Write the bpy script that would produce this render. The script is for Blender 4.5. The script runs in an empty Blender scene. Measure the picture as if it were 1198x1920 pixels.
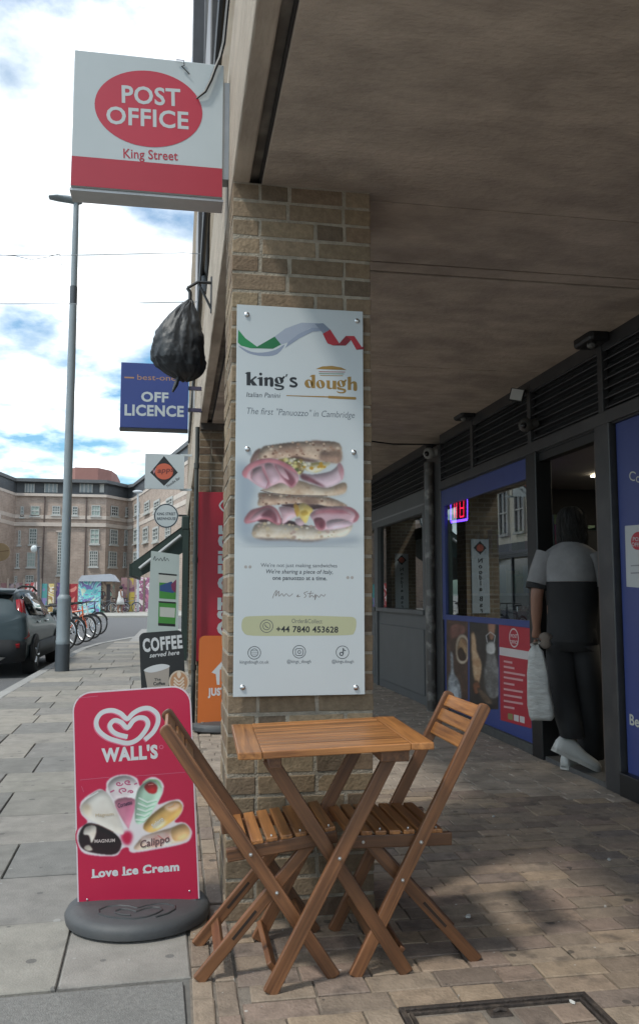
import bpy, bmesh, math, random
import numpy as np
from mathutils import Vector as V, Matrix, noise as mnoise
random.seed(7)
SC = bpy.context.scene
COL = SC.collection

# ------------------------------------------------------------------ camera
F = 1550.0                       # focal length in pixels of the 1198 x 1920 photograph
VPX, HOR = 332.0, 1115.0         # where the street vanishes
PITCH = math.atan((HOR-960.0)/F)
YAW = math.atan((599.0-VPX)/F*math.cos(PITCH))
CAMP = V((0, 0, 1.2))
cam_d = bpy.data.cameras.new('camera'); cam = bpy.data.objects.new('camera', cam_d); COL.objects.link(cam)
cam.location = CAMP; cam.rotation_euler = (math.pi/2+PITCH, 0, -YAW)
cam_d.sensor_fit = 'VERTICAL'; cam_d.sensor_height = 24.0; cam_d.lens = 24.0*F/1920.0
cam_d.clip_start = 0.05; cam_d.clip_end = 1500
SC.camera = cam

# ------------------------------------------------------------------ sky and sun
SUN_EL, SUN_AZ = math.radians(57), math.radians(34)   # azimuth measured from -x towards -y
sdir = V((-math.cos(SUN_AZ)*math.cos(SUN_EL), -math.sin(SUN_AZ)*math.cos(SUN_EL), math.sin(SUN_EL)))
world = bpy.data.worlds.new('World'); SC.world = world; world.use_nodes = True
nt = world.node_tree; nt.nodes.clear()
def N(t, ty, **kw):
    n = t.nodes.new(ty)
    for k, v in kw.items(): setattr(n, k, v)
    return n
def L(t, a, b): t.links.new(a, b)
out = N(nt, 'ShaderNodeOutputWorld'); bg = N(nt, 'ShaderNodeBackground'); bg.inputs['Strength'].default_value = 0.12
sky = N(nt, 'ShaderNodeTexSky', sky_type='NISHITA'); sky.sun_disc = False
sky.sun_elevation = SUN_EL; sky.sun_rotation = math.atan2(sdir.x, sdir.y); sky.air_density = 1.0; sky.dust_density = 1.5; sky.ozone_density = 1.5
tc = N(nt, 'ShaderNodeTexCoord'); sep = N(nt, 'ShaderNodeSeparateXYZ'); L(nt, tc.outputs['Generated'], sep.inputs[0])
zp = N(nt, 'ShaderNodeMath', operation='ADD'); L(nt, sep.outputs['Z'], zp.inputs[0]); zp.inputs[1].default_value = 0.22
zm = N(nt, 'ShaderNodeMath', operation='MAXIMUM'); L(nt, zp.outputs[0], zm.inputs[0]); zm.inputs[1].default_value = 0.05
dx = N(nt, 'ShaderNodeMath', operation='DIVIDE'); dy = N(nt, 'ShaderNodeMath', operation='DIVIDE')
L(nt, sep.outputs['X'], dx.inputs[0]); L(nt, zm.outputs[0], dx.inputs[1]); L(nt, sep.outputs['Y'], dy.inputs[0]); L(nt, zm.outputs[0], dy.inputs[1])
cmb = N(nt, 'ShaderNodeCombineXYZ'); L(nt, dx.outputs[0], cmb.inputs[0]); L(nt, dy.outputs[0], cmb.inputs[1]); cmb.inputs[2].default_value = 3.7
nz = N(nt, 'ShaderNodeTexNoise'); nz.inputs['Scale'].default_value = 2.3; nz.inputs['Detail'].default_value = 9; nz.inputs['Roughness'].default_value = 0.56
L(nt, cmb.outputs[0], nz.inputs['Vector'])
rmp = N(nt, 'ShaderNodeValToRGB'); rmp.color_ramp.elements[0].position = 0.425; rmp.color_ramp.elements[1].position = 0.60
L(nt, nz.outputs['Fac'], rmp.inputs[0])
nz2 = N(nt, 'ShaderNodeTexNoise'); nz2.inputs['Scale'].default_value = 5.0; nz2.inputs['Detail'].default_value = 6; L(nt, cmb.outputs[0], nz2.inputs['Vector'])
cr2 = N(nt, 'ShaderNodeValToRGB'); cr2.color_ramp.elements[0].position = 0.36; cr2.color_ramp.elements[1].position = 0.60
cr2.color_ramp.elements[0].color = (2.75, 3.0, 3.15, 1); cr2.color_ramp.elements[1].color = (6.3, 6.35, 6.4, 1)
L(nt, nz2.outputs['Fac'], cr2.inputs[0])
blue = N(nt, 'ShaderNodeMix', data_type='RGBA', blend_type='MULTIPLY'); blue.inputs[0].default_value = 1.0
L(nt, sky.outputs[0], blue.inputs[6]); blue.inputs[7].default_value = (0.30, 0.44, 0.46, 1)
mx = N(nt, 'ShaderNodeMix', data_type='RGBA'); L(nt, rmp.outputs[0], mx.inputs[0]); L(nt, blue.outputs[2], mx.inputs[6]); L(nt, cr2.outputs[0], mx.inputs[7])
L(nt, mx.outputs[2], bg.inputs['Color']); L(nt, bg.outputs[0], out.inputs[0])
sun_d = bpy.data.lights.new('sun', 'SUN'); sun = bpy.data.objects.new('sun', sun_d); COL.objects.link(sun)
sun_d.energy = 0.8; sun_d.angle = math.radians(6.0); sun_d.color = (1.0, 0.95, 0.87)
sun.rotation_euler = sdir.to_track_quat('Z', 'Y').to_euler(); sun.location = (0, 0, 30)
SC.view_settings.view_transform = 'Standard'; SC.view_settings.look = 'None'
SC.view_settings.exposure = 1.78; SC.view_settings.gamma = 1.0; SC.view_settings.use_curve_mapping = False

# ------------------------------------------------------------------ pixel helpers (photograph pixel -> point on a real plane)
_fw = V((math.sin(YAW)*math.cos(PITCH), math.cos(YAW)*math.cos(PITCH), math.sin(PITCH)))
_r = V((math.cos(YAW), -math.sin(YAW), 0)); _u = _r.cross(_fw)
def ray(px, py): return _fw*F + _r*(px-599.0) - _u*(py-960.0)
def onz(px, py, z=0.0): d = ray(px, py); return CAMP + d*((z-CAMP.z)/d.z)
def ony(px, py, y): d = ray(px, py); return CAMP + d*((y-CAMP.y)/d.y)
def onx(px, py, x): d = ray(px, py); return CAMP + d*((x-CAMP.x)/d.x)
class Fr:
    "a flat frame in the world: origin o, right u, up v, facing n"
    def __init__(s, o, u, v):
        s.o = V(o); s.u = V(u).normalized(); s.n = s.u.cross(V(v)).normalized(); s.v = s.n.cross(s.u).normalized()
    def uv(s, px, py):
        d = ray(px, py); t = (s.o-CAMP).dot(s.n)/d.dot(s.n); p = CAMP+d*t-s.o
        return p.dot(s.u), p.dot(s.v)
    def P(s, a, b, l=0.0): return s.o+s.u*a+s.v*b+s.n*l
    def X(s, px, py, l=0.0): return s.P(*s.uv(px, py), l)

# ------------------------------------------------------------------ mesh builder
class MB:
    def __init__(s): s.v = []; s.f = []; s.m = []; s.ms = []
    def mi(s, mat):
        if mat not in s.ms: s.ms.append(mat)
        return s.ms.index(mat)
    def add(s, vs, fs, mat=None):
        b = len(s.v); s.v += [tuple(x) for x in vs]; k = s.mi(mat)
        for f in fs: s.f.append(tuple(i+b for i in f)); s.m.append(k)
        return s
    def poly(s, pts, mat=None): return s.add(pts, [tuple(range(len(pts)))], mat)
    def box(s, x0, x1, y0, y1, z0, z1, mat=None):
        return s.add([(x0,y0,z0),(x1,y0,z0),(x1,y1,z0),(x0,y1,z0),(x0,y0,z1),(x1,y0,z1),(x1,y1,z1),(x0,y1,z1)],
                     [(0,3,2,1),(4,5,6,7),(0,1,5,4),(1,2,6,5),(2,3,7,6),(3,0,4,7)], mat)
    def fbox(s, fr, a0, a1, b0, b1, l0, l1, mat=None):
        P = fr.P
        return s.add([P(a0,b0,l0),P(a1,b0,l0),P(a1,b1,l0),P(a0,b1,l0),P(a0,b0,l1),P(a1,b0,l1),P(a1,b1,l1),P(a0,b1,l1)],
                     [(0,3,2,1),(4,5,6,7),(0,1,5,4),(1,2,6,5),(2,3,7,6),(3,0,4,7)], mat)
    def prism(s, pts0, pts1, mat=None, mat2=None):
        n = len(pts0)
        s.add(list(pts0)+list(pts1), [tuple(range(n-1,-1,-1))]+[(i,(i+1)%n,n+(i+1)%n,n+i) for i in range(n)], mat2 or mat)
        return s.add(pts1, [tuple(range(n))], mat)
    def tube(s, path, r, seg=8, mat=None, cap=True):
        path = [V(p) for p in path]; n = len(path); rs = r if isinstance(r, (list, tuple)) else [r]*n
        vs = []; nrm = None
        for i, p in enumerate(path):
            t = (path[min(i+1,n-1)]-path[max(i-1,0)]).normalized()
            if nrm is None: nrm = t.orthogonal().normalized()
            else:
                nrm = nrm-t*nrm.dot(t)
                nrm = nrm.normalized() if nrm.length > 1e-6 else t.orthogonal().normalized()
            b = t.cross(nrm)
            for k in range(seg):
                a = 2*math.pi*k/seg; vs.append(p+(nrm*math.cos(a)+b*math.sin(a))*rs[i])
        fs = [(i*seg+k, i*seg+(k+1)%seg, (i+1)*seg+(k+1)%seg, (i+1)*seg+k) for i in range(n-1) for k in range(seg)]
        if cap: fs += [tuple(range(seg-1,-1,-1)), tuple((n-1)*seg+k for k in range(seg))]
        return s.add(vs, fs, mat)
    def rings(s, rings, mat=None, cap=True):
        seg = len(rings[0]); n = len(rings); vs = [p for r in rings for p in r]
        fs = [(i*seg+k, i*seg+(k+1)%seg, (i+1)*seg+(k+1)%seg, (i+1)*seg+k) for i in range(n-1) for k in range(seg)]
        if cap: fs += [tuple(range(seg-1,-1,-1)), tuple((n-1)*seg+k for k in range(seg))]
        return s.add(vs, fs, mat)
    def lathe(s, prof, o=(0,0,0), seg=24, mat=None, sx=1.0, sy=1.0):
        o = V(o)
        return s.rings([[o+V((r*sx*math.cos(2*math.pi*k/seg), r*sy*math.sin(2*math.pi*k/seg), z)) for k in range(seg)] for r, z in prof], mat)
    def ball(s, c, rx, ry, rz, mat=None, seg=12, nr=8):
        c = V(c)
        return s.rings([[c+V((rx*math.sin(t)*math.cos(2*math.pi*k/seg), ry*math.sin(t)*math.sin(2*math.pi*k/seg), -rz*math.cos(t))) for k in range(seg)]
                        for t in [0.05+(math.pi-0.1)*i/nr for i in range(nr+1)]], mat)
    def stroke(s, pts, w, mat=None):
        "flat ribbon through 3-D points lying in one plane; pts = [(Vector, normal)]"
        n = len(pts); ws = w if isinstance(w, (list, tuple)) else [w]*n; vs = []
        for i in range(n):
            p, nn = pts[i]; t = pts[min(i+1,n-1)][0]-pts[max(i-1,0)][0]; sd = nn.cross(t).normalized()
            vs += [p+sd*ws[i]/2, p-sd*ws[i]/2]
        return s.add(vs, [(2*i+1, 2*i+3, 2*i+2, 2*i) for i in range(n-1)], mat)
    def mesh(s, name):
        me = bpy.data.meshes.new(name); me.from_pydata(s.v, [], s.f)
        for m in s.ms: me.materials.append(m)
        me.polygons.foreach_set('material_index', s.m); me.update()
        return me
    def build(s, name, mat=None, parent=None, smooth=False, bevel=0.0, fix=True):
        for i, m in enumerate(s.ms):
            if m is None: s.ms[i] = mat
        me = s.mesh(name)
        if fix:
            bm = bmesh.new(); bm.from_mesh(me); bmesh.ops.recalc_face_normals(bm, faces=bm.faces[:]); bm.to_mesh(me); bm.free()
        return place(name, me, parent, None, smooth, bevel)
def place(name, me, parent=None, mw=None, smooth=False, bevel=0.0):
    o = bpy.data.objects.new(name, me); COL.objects.link(o)
    if mw is not None: o.matrix_basis = mw
    if parent is not None:
        o.parent = parent; o.matrix_parent_inverse = WM[parent.name].inverted()
    WM[o.name] = mw.copy() if mw is not None else Matrix.Identity(4)
    if smooth:
        me.polygons.foreach_set('use_smooth', [True]*len(me.polygons))
        if smooth != 'all':
            try: me.set_sharp_from_angle(angle=math.radians(40))
            except Exception: pass
    if bevel:
        b = o.modifiers.new('bevel', 'BEVEL'); b.width = bevel; b.segments = 2; b.limit_method = 'ANGLE'; b.angle_limit = math.radians(40)
    return o
WM = {}      # world matrix of every object built, by name
def tag(o, label=None, cat=None, group=None, kind=None):
    if label: o['label'] = label
    if cat: o['category'] = cat
    if group: o['group'] = group
    if kind: o['kind'] = kind
    return o
def thing(name, label, cat, loc, group=None):
    o = bpy.data.objects.new(name, None); COL.objects.link(o); o.empty_display_size = 0.1
    o.location = loc; WM[o.name] = Matrix.Translation(V(loc))
    return tag(o, label, cat, group)
def beam(name, p0, p1, w, t, nrm, mat, parent, bevel=0.003, round_end=False, round_start=False):
    "a wooden bar: local X along its length, local Y = width, local Z = thickness along nrm"
    p0, p1 = V(p0), V(p1); d = p1-p0; Ln = d.length; x = d.normalized(); z = V(nrm); z = (z-x*z.dot(x)).normalized(); y = z.cross(x)
    pts = [(0, -w/2)]
    if round_end:
        pts += [(Ln-w*0.35+w*0.35*math.sin(a), -w/2*math.cos(a)) for a in [math.pi*i/8 for i in range(9)]]
    else: pts += [(Ln, -w/2), (Ln, w/2)]
    pts.append((0, w/2))
    mb = MB(); mb.prism([(a, b, -t/2) for a, b in pts], [(a, b, t/2) for a, b in pts], mat)
    me = mb.mesh(name)
    bm = bmesh.new(); bm.from_mesh(me); bmesh.ops.remove_doubles(bm, verts=bm.verts[:], dist=1e-5); bmesh.ops.recalc_face_normals(bm, faces=bm.faces[:]); bm.to_mesh(me); bm.free()
    mw = Matrix.Translation(p0) @ Matrix((x, y, z)).transposed().to_4x4()
    return place(name, me, parent, mw, False, bevel)

# ------------------------------------------------------------------ text
_tc = {}
def text2d(body, bold=0.0, shear=0.0, sp=1.0):
    if sp == 1.0: sp = 1.0+bold*2.0
    k = (body, bold, shear, sp)
    if k in _tc: return _tc[k]
    cu = bpy.data.curves.new('t', 'FONT'); cu.body = body; cu.size = 1.0; cu.offset = bold; cu.shear = shear; cu.space_character = sp; cu.resolution_u = 3
    ob = bpy.data.objects.new('t', cu); COL.objects.link(ob)
    dg = bpy.context.evaluated_depsgraph_get(); dg.update()
    me = bpy.data.meshes.new_from_object(ob.evaluated_get(dg))
    vs = [(v.co.x, v.co.y) for v in me.vertices]; fs = [tuple(p.vertices) for p in me.polygons]
    bpy.data.objects.remove(ob); bpy.data.curves.remove(cu); bpy.data.meshes.remove(me)
    x0 = min(v[0] for v in vs); x1 = max(v[0] for v in vs)
    _tc[k] = ([(v[0]-x0, v[1]) for v in vs], fs, x1-x0)
    return _tc[k]
CAP = max(v[1] for v in text2d('H')[0])
LK = 0.3
def put_text(mb, fr, body, pl, pr, cap, mat, lift=0.002, bold=0.0, shear=0.0, sp=1.0):
    "text whose baseline runs from photo pixel pl to pr on frame fr, cap = capital height in photo pixels"
    a = V(fr.uv(*pl)); b = V(fr.uv(*pr)); c = V(fr.uv(pl[0], pl[1]-cap))
    put_text_uv(mb, fr, body, a, b, (c-a).length, mat, lift, bold, shear, sp)
def put_text_uv(mb, fr, body, a, b, h, mat, lift=0.002, bold=0.0, shear=0.0, sp=1.0):
    lift *= LK
    a = V(a); b = V(b); vs, fs, w = text2d(body, bold, shear, sp)
    d = (b-a); s = d.length/w; d.normalize(); e = V((-d.y, d.x)); k = h/CAP
    mb.add([fr.P(*(a+d*(x*s)+e*(y*k)), lift) for x, y in vs], fs, mat)
def put_poly(mb, fr, pts, mat, lift=0.002): mb.poly([fr.X(x, y, lift*LK) for x, y in pts], mat)
def put_rect(mb, fr, x0, y0, x1, y1, mat, lift=0.002):
    a0, b0 = fr.uv(x0, y1); a1, b1 = fr.uv(x1, y0); lift *= LK
    mb.poly([fr.P(a0,b0,lift), fr.P(a1,b0,lift), fr.P(a1,b1,lift), fr.P(a0,b1,lift)], mat)
def put_stroke(mb, fr, pts, w, mat, lift=0.002, closed=False):
    "w in photo pixels"
    q = [fr.uv(*p) for p in pts]; q2 = []; lift *= LK
    n = len(q)
    for i in range(n-1 if not closed else n):     # Catmull-Rom
        p0 = q[(i-1) % n] if (closed or i > 0) else q[0]; p1 = q[i]; p2 = q[(i+1) % n]; p3 = q[(i+2) % n] if (closed or i+2 < n) else q[-1]
        for k in range(4):
            t = k/4; q2.append(tuple(0.5*((2*p1[j])+(-p0[j]+p2[j])*t+(2*p0[j]-5*p1[j]+4*p2[j]-p3[j])*t*t+(-p0[j]+3*p1[j]-3*p2[j]+p3[j])*t**3) for j in (0, 1)))
    q2.append(q[0] if closed else q[-1])
    a = V(fr.uv(*pts[0])); b = V(fr.uv(pts[0][0], pts[0][1]-10)); sc = (b-a).length/10
    m = len(q2)
    ws = [w*sc]*m if not isinstance(w, (list, tuple)) else [sc*(w[0]+(w[1]-w[0])*i/(m-1)) for i in range(m)]
    mb.stroke([(fr.P(x, y, lift), fr.n) for x, y in q2], ws, mat)
def put_ellipse(mb, fr, cx, cy, rx, ry, mat, lift=0.002, seg=40, ring=None):
    lift *= LK; a, b = fr.uv(cx, cy); a1 = fr.uv(cx+rx, cy)[0]-a; b1 = fr.uv(cx, cy-ry)[1]-b
    o = [(math.cos(2*math.pi*k/seg), math.sin(2*math.pi*k/seg)) for k in range(seg)]
    if ring is None: mb.poly([fr.P(a+a1*x, b+b1*y, lift) for x, y in o], mat)
    else:
        vs = [fr.P(a+a1*x, b+b1*y, lift) for x, y in o]+[fr.P(a+a1*x*ring, b+b1*y*ring, lift) for x, y in o]
        mb.add(vs, [(k, (k+1) % seg, seg+(k+1) % seg, seg+k) for k in range(seg)], mat)
def smooth_poly(pts, k=4):
    n = len(pts); r = []
    for i in range(n):
        p0, p1, p2, p3 = pts[i-1], pts[i], pts[(i+1) % n], pts[(i+2) % n]
        for q in range(k):
            t = q/k; r.append(tuple(0.5*((2*p1[j])+(-p0[j]+p2[j])*t+(2*p0[j]-5*p1[j]+4*p2[j]-p3[j])*t*t+(-p0[j]+3*p1[j]-3*p2[j]+p3[j])*t**3) for j in (0, 1)))
    return r
def round_rect(a0, a1, b0, b1, r, corners=(1, 1, 1, 1), k=6):
    "bl, br, tr, tl"
    r4 = []
    for i, (cx, cy, st) in enumerate(((a0, b0, math.pi), (a1, b0, 1.5*math.pi), (a1, b1, 0), (a0, b1, 0.5*math.pi))):
        if not corners[i]: r4.append((cx, cy)); continue
        ox = cx+(r if cx == a0 else -r); oy = cy+(r if cy == b0 else -r)
        r4 += [(ox+r*math.cos(st+math.pi/2*q/k), oy+r*math.sin(st+math.pi/2*q/k)) for q in range(k+1)]
    return r4

# ------------------------------------------------------------------ materials
def s2l(c): return tuple(((x/255)/12.92 if x/255 <= 0.04045 else ((x/255+0.055)/1.055)**2.4) for x in c)
_mats = {}
def mat(name, col, rough=0.6, var=0.12, scale=6.0, bump=0.0, bscale=60.0, metal=0.0, rnd=0.0, spec=0.5, emit=0.0, coat=0.0, stretch=None, dirt=None):
    "col linear rgb; var = noise variation; rnd = variation from object to object; dirt=(colour, amount, scale)"
    if name in _mats: return _mats[name]
    m = bpy.data.materials.new(name); m.use_nodes = True; t = m.node_tree; p = t.nodes['Principled BSDF']
    p.inputs['Roughness'].default_value = rough; p.inputs['Metallic'].default_value = metal; p.inputs['Specular IOR Level'].default_value = spec
    if coat: p.inputs['Coat Weight'].default_value = coat; p.inputs['Coat Roughness'].default_value = 0.05
    tcn = N(t, 'ShaderNodeTexCoord'); vec = tcn.outputs['Object']
    if stretch:
        mp = N(t, 'ShaderNodeMapping'); mp.inputs['Scale'].default_value = stretch; L(t, vec, mp.inputs['Vector']); vec = mp.outputs[0]
    n1 = N(t, 'ShaderNodeTexNoise'); n1.inputs['Scale'].default_value = scale; n1.inputs['Detail'].default_value = 6; n1.inputs['Roughness'].default_value = 0.65
    L(t, vec, n1.inputs['Vector'])
    mr = N(t, 'ShaderNodeMapRange'); mr.inputs[1].default_value = 0.25; mr.inputs[2].default_value = 0.75; mr.inputs[3].default_value = 1-var; mr.inputs[4].default_value = 1+var
    L(t, n1.outputs['Fac'], mr.inputs[0]); fac = mr.outputs[0]
    if rnd:
        oi = N(t, 'ShaderNodeObjectInfo'); m2 = N(t, 'ShaderNodeMapRange'); m2.inputs[3].default_value = 1-rnd; m2.inputs[4].default_value = 1+rnd
        L(t, oi.outputs['Random'], m2.inputs[0]); mm = N(t, 'ShaderNodeMath', operation='MULTIPLY'); L(t, fac, mm.inputs[0]); L(t, m2.outputs[0], mm.inputs[1]); fac = mm.outputs[0]
    vm = N(t, 'ShaderNodeVectorMath', operation='SCALE'); vm.inputs[0].default_value = col[:3]; L(t, fac, vm.inputs['Scale'])
    cout = vm.outputs[0]
    if dirt:
        dc, da, ds = dirt
        n3 = N(t, 'ShaderNodeTexNoise'); n3.inputs['Scale'].default_value = ds; n3.inputs['Detail'].default_value = 5; L(t, tcn.outputs['Object'], n3.inputs['Vector'])
        m3 = N(t, 'ShaderNodeMapRange'); m3.inputs[1].default_value = 0.5; m3.inputs[2].default_value = 0.72; m3.inputs[4].default_value = da; L(t, n3.outputs['Fac'], m3.inputs[0])
        mxn = N(t, 'ShaderNodeMix', data_type='RGBA'); L(t, m3.outputs[0], mxn.inputs[0]); L(t, cout, mxn.inputs[6]); mxn.inputs[7].default_value = (*dc, 1); cout = mxn.outputs[2]
    L(t, cout, p.inputs['Base Color'])
    if bump:
        n2 = N(t, 'ShaderNodeTexNoise'); n2.inputs['Scale'].default_value = bscale; n2.inputs['Detail'].default_value = 5; L(t, vec, n2.inputs['Vector'])
        bp = N(t, 'ShaderNodeBump'); bp.inputs['Strength'].default_value = bump; bp.inputs['Distance'].default_value = 0.01
        L(t, n2.outputs['Fac'], bp.inputs['Height']); L(t, bp.outputs[0], p.inputs['Normal'])
    if emit:
        p.inputs['Emission Color'].default_value = (*col[:3], 1); p.inputs['Emission Strength'].default_value = emit
    _mats[name] = m
    return m
PK = 0.64
def P8(name, rgb, rough=0.45, var=0.04, **k):
    "printed / painted colour given as 8-bit sRGB"
    return mat(name, tuple(x*PK for x in s2l(rgb)), rough, var, **k)
def ramp_mat(name, cols, rough=0.85, gum=None, nscale=18.0, bump=0.5, bscale=90.0, spot=None, nvar=0.3, coord='Object', stretch=(1, 1, 1)):
    "each object picks its own colour from cols; mottled by noise"
    m = bpy.data.materials.new(name); m.use_nodes = True; t = m.node_tree; p = t.nodes['Principled BSDF']; p.inputs['Roughness'].default_value = rough
    p.inputs['Specular IOR Level'].default_value = 0.25
    oi = N(t, 'ShaderNodeObjectInfo'); r = N(t, 'ShaderNodeValToRGB'); r.color_ramp.interpolation = 'LINEAR'
    while len(r.color_ramp.elements) < len(cols): r.color_ramp.elements.new(0.5)
    for i, c in enumerate(cols):
        r.color_ramp.elements[i].position = i/(len(cols)-1); r.color_ramp.elements[i].color = (*c, 1)
    L(t, oi.outputs['Random'], r.inputs[0])
    g = N(t, 'ShaderNodeNewGeometry'); mp = N(t, 'ShaderNodeMapping'); mp.inputs['Scale'].default_value = stretch; L(t, g.outputs['Position'], mp.inputs[0])
    n1 = N(t, 'ShaderNodeTexNoise'); n1.inputs['Scale'].default_value = nscale; n1.inputs['Detail'].default_value = 7; n1.inputs['Roughness'].default_value = 0.7; L(t, mp.outputs[0], n1.inputs['Vector'])
    mr = N(t, 'ShaderNodeMapRange'); mr.inputs[1].default_value = 0.28; mr.inputs[2].default_value = 0.72; mr.inputs[3].default_value = 1-nvar; mr.inputs[4].default_value = 1+nvar; L(t, n1.outputs['Fac'], mr.inputs[0])
    vm = N(t, 'ShaderNodeVectorMath', operation='SCALE'); L(t, r.outputs[0], vm.inputs[0]); L(t, mr.outputs[0], vm.inputs['Scale']); co = vm.outputs[0]
    if spot:
        sc, sa, ss, lo, hi = spot
        n3 = N(t, 'ShaderNodeTexNoise'); n3.inputs['Scale'].default_value = ss; n3.inputs['Detail'].default_value = 3; L(t, g.outputs['Position'], n3.inputs['Vector'])
        m3 = N(t, 'ShaderNodeMapRange'); m3.inputs[1].default_value = lo; m3.inputs[2].default_value = hi; m3.inputs[4].default_value = sa; L(t, n3.outputs['Fac'], m3.inputs[0])
        mxn = N(t, 'ShaderNodeMix', data_type='RGBA'); L(t, m3.outputs[0], mxn.inputs[0]); L(t, co, mxn.inputs[6]); mxn.inputs[7].default_value = (*sc, 1); co = mxn.outputs[2]
    if gum:
        for gs, gr, gc in gum:
            vo = N(t, 'ShaderNodeTexVoronoi', voronoi_dimensions='2D'); vo.inputs['Scale'].default_value = gs; L(t, g.outputs['Position'], vo.inputs['Vector'])
            sx = N(t, 'ShaderNodeSeparateColor'); L(t, vo.outputs['Color'], sx.inputs[0])
            rd = N(t, 'ShaderNodeMath', operation='MULTIPLY'); L(t, sx.outputs[0], rd.inputs[0]); rd.inputs[1].default_value = gr
            lt_ = N(t, 'ShaderNodeMath', operation='LESS_THAN'); L(t, vo.outputs['Distance'], lt_.inputs[0]); L(t, rd.outputs[0], lt_.inputs[1])
            ab = N(t, 'ShaderNodeMath', operation='GREATER_THAN'); L(t, sx.outputs[1], ab.inputs[0]); ab.inputs[1].default_value = 0.6
            mm2 = N(t, 'ShaderNodeMath', operation='MULTIPLY'); L(t, lt_.outputs[0], mm2.inputs[0]); L(t, ab.outputs[0], mm2.inputs[1])
            m9 = N(t, 'ShaderNodeMath', operation='MULTIPLY'); L(t, mm2.outputs[0], m9.inputs[0]); m9.inputs[1].default_value = 0.7
            mxg = N(t, 'ShaderNodeMix', data_type='RGBA'); L(t, m9.outputs[0], mxg.inputs[0]); L(t, co, mxg.inputs[6]); mxg.inputs[7].default_value = (*gc, 1); co = mxg.outputs[2]
    L(t, co, p.inputs['Base Color'])
    n2 = N(t, 'ShaderNodeTexNoise'); n2.inputs['Scale'].default_value = bscale; n2.inputs['Detail'].default_value = 6; L(t, g.outputs['Position'], n2.inputs['Vector'])
    bp = N(t, 'ShaderNodeBump'); bp.inputs['Strength'].default_value = bump; bp.inputs['Distance'].default_value = 0.008; L(t, n2.outputs['Fac'], bp.inputs['Height']); L(t, bp.outputs[0], p.inputs['Normal'])
    return m
def wood_mat(name, c0, c1, rough=0.42):
    m = bpy.data.materials.new(name); m.use_nodes = True; t = m.node_tree; p = t.nodes['Principled BSDF']; p.inputs['Roughness'].default_value = rough
    tcn = N(t, 'ShaderNodeTexCoord'); oi = N(t, 'ShaderNodeObjectInfo')
    off = N(t, 'ShaderNodeVectorMath', operation='SCALE'); off.inputs[0].default_value = (3, 7, 5); L(t, oi.outputs['Random'], off.inputs['Scale'])
    ad = N(t, 'ShaderNodeVectorMath', operation='ADD'); L(t, tcn.outputs['Object'], ad.inputs[0]); L(t, off.outputs[0], ad.inputs[1])
    mp = N(t, 'ShaderNodeMapping'); mp.inputs['Scale'].default_value = (2.5, 55, 55); L(t, ad.outputs[0], mp.inputs[0])
    n1 = N(t, 'ShaderNodeTexNoise'); n1.inputs['Scale'].default_value = 1.0; n1.inputs['Detail'].default_value = 6; n1.inputs['Roughness'].default_value = 0.6; n1.inputs['Distortion'].default_value = 0.6; L(t, mp.outputs[0], n1.inputs['Vector'])
    n2 = N(t, 'ShaderNodeTexNoise'); n2.inputs['Scale'].default_value = 5.0; n2.inputs['Detail'].default_value = 3; L(t, ad.outputs[0], n2.inputs['Vector'])
    r = N(t, 'ShaderNodeValToRGB'); r.color_ramp.elements[0].color = (*c0, 1); r.color_ramp.elements[1].color = (*c1, 1); r.color_ramp.elements[0].position = 0.3; r.color_ramp.elements[1].position = 0.68; L(t, n1.outputs['Fac'], r.inputs[0])
    ra = N(t, 'ShaderNodeMapRange'); ra.inputs[3].default_value = 0.72; ra.inputs[4].default_value = 1.28; L(t, oi.outputs['Random'], ra.inputs[0])
    rb = N(t, 'ShaderNodeMapRange'); rb.inputs[1].default_value = 0.3; rb.inputs[2].default_value = 0.7; rb.inputs[3].default_value = 0.85; rb.inputs[4].default_value = 1.15; L(t, n2.outputs['Fac'], rb.inputs[0])
    mm = N(t, 'ShaderNodeMath', operation='MULTIPLY'); L(t, ra.outputs[0], mm.inputs[0]); L(t, rb.outputs[0], mm.inputs[1])
    vm = N(t, 'ShaderNodeVectorMath', operation='SCALE'); L(t, r.outputs[0], vm.inputs[0]); L(t, mm.outputs[0], vm.inputs['Scale']); L(t, vm.outputs[0], p.inputs['Base Color'])
    bp = N(t, 'ShaderNodeBump'); bp.inputs['Strength'].default_value = 0.25; bp.inputs['Distance'].default_value = 0.002; L(t, n1.outputs['Fac'], bp.inputs['Height']); L(t, bp.outputs[0], p.inputs['Normal'])
    return m
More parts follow.
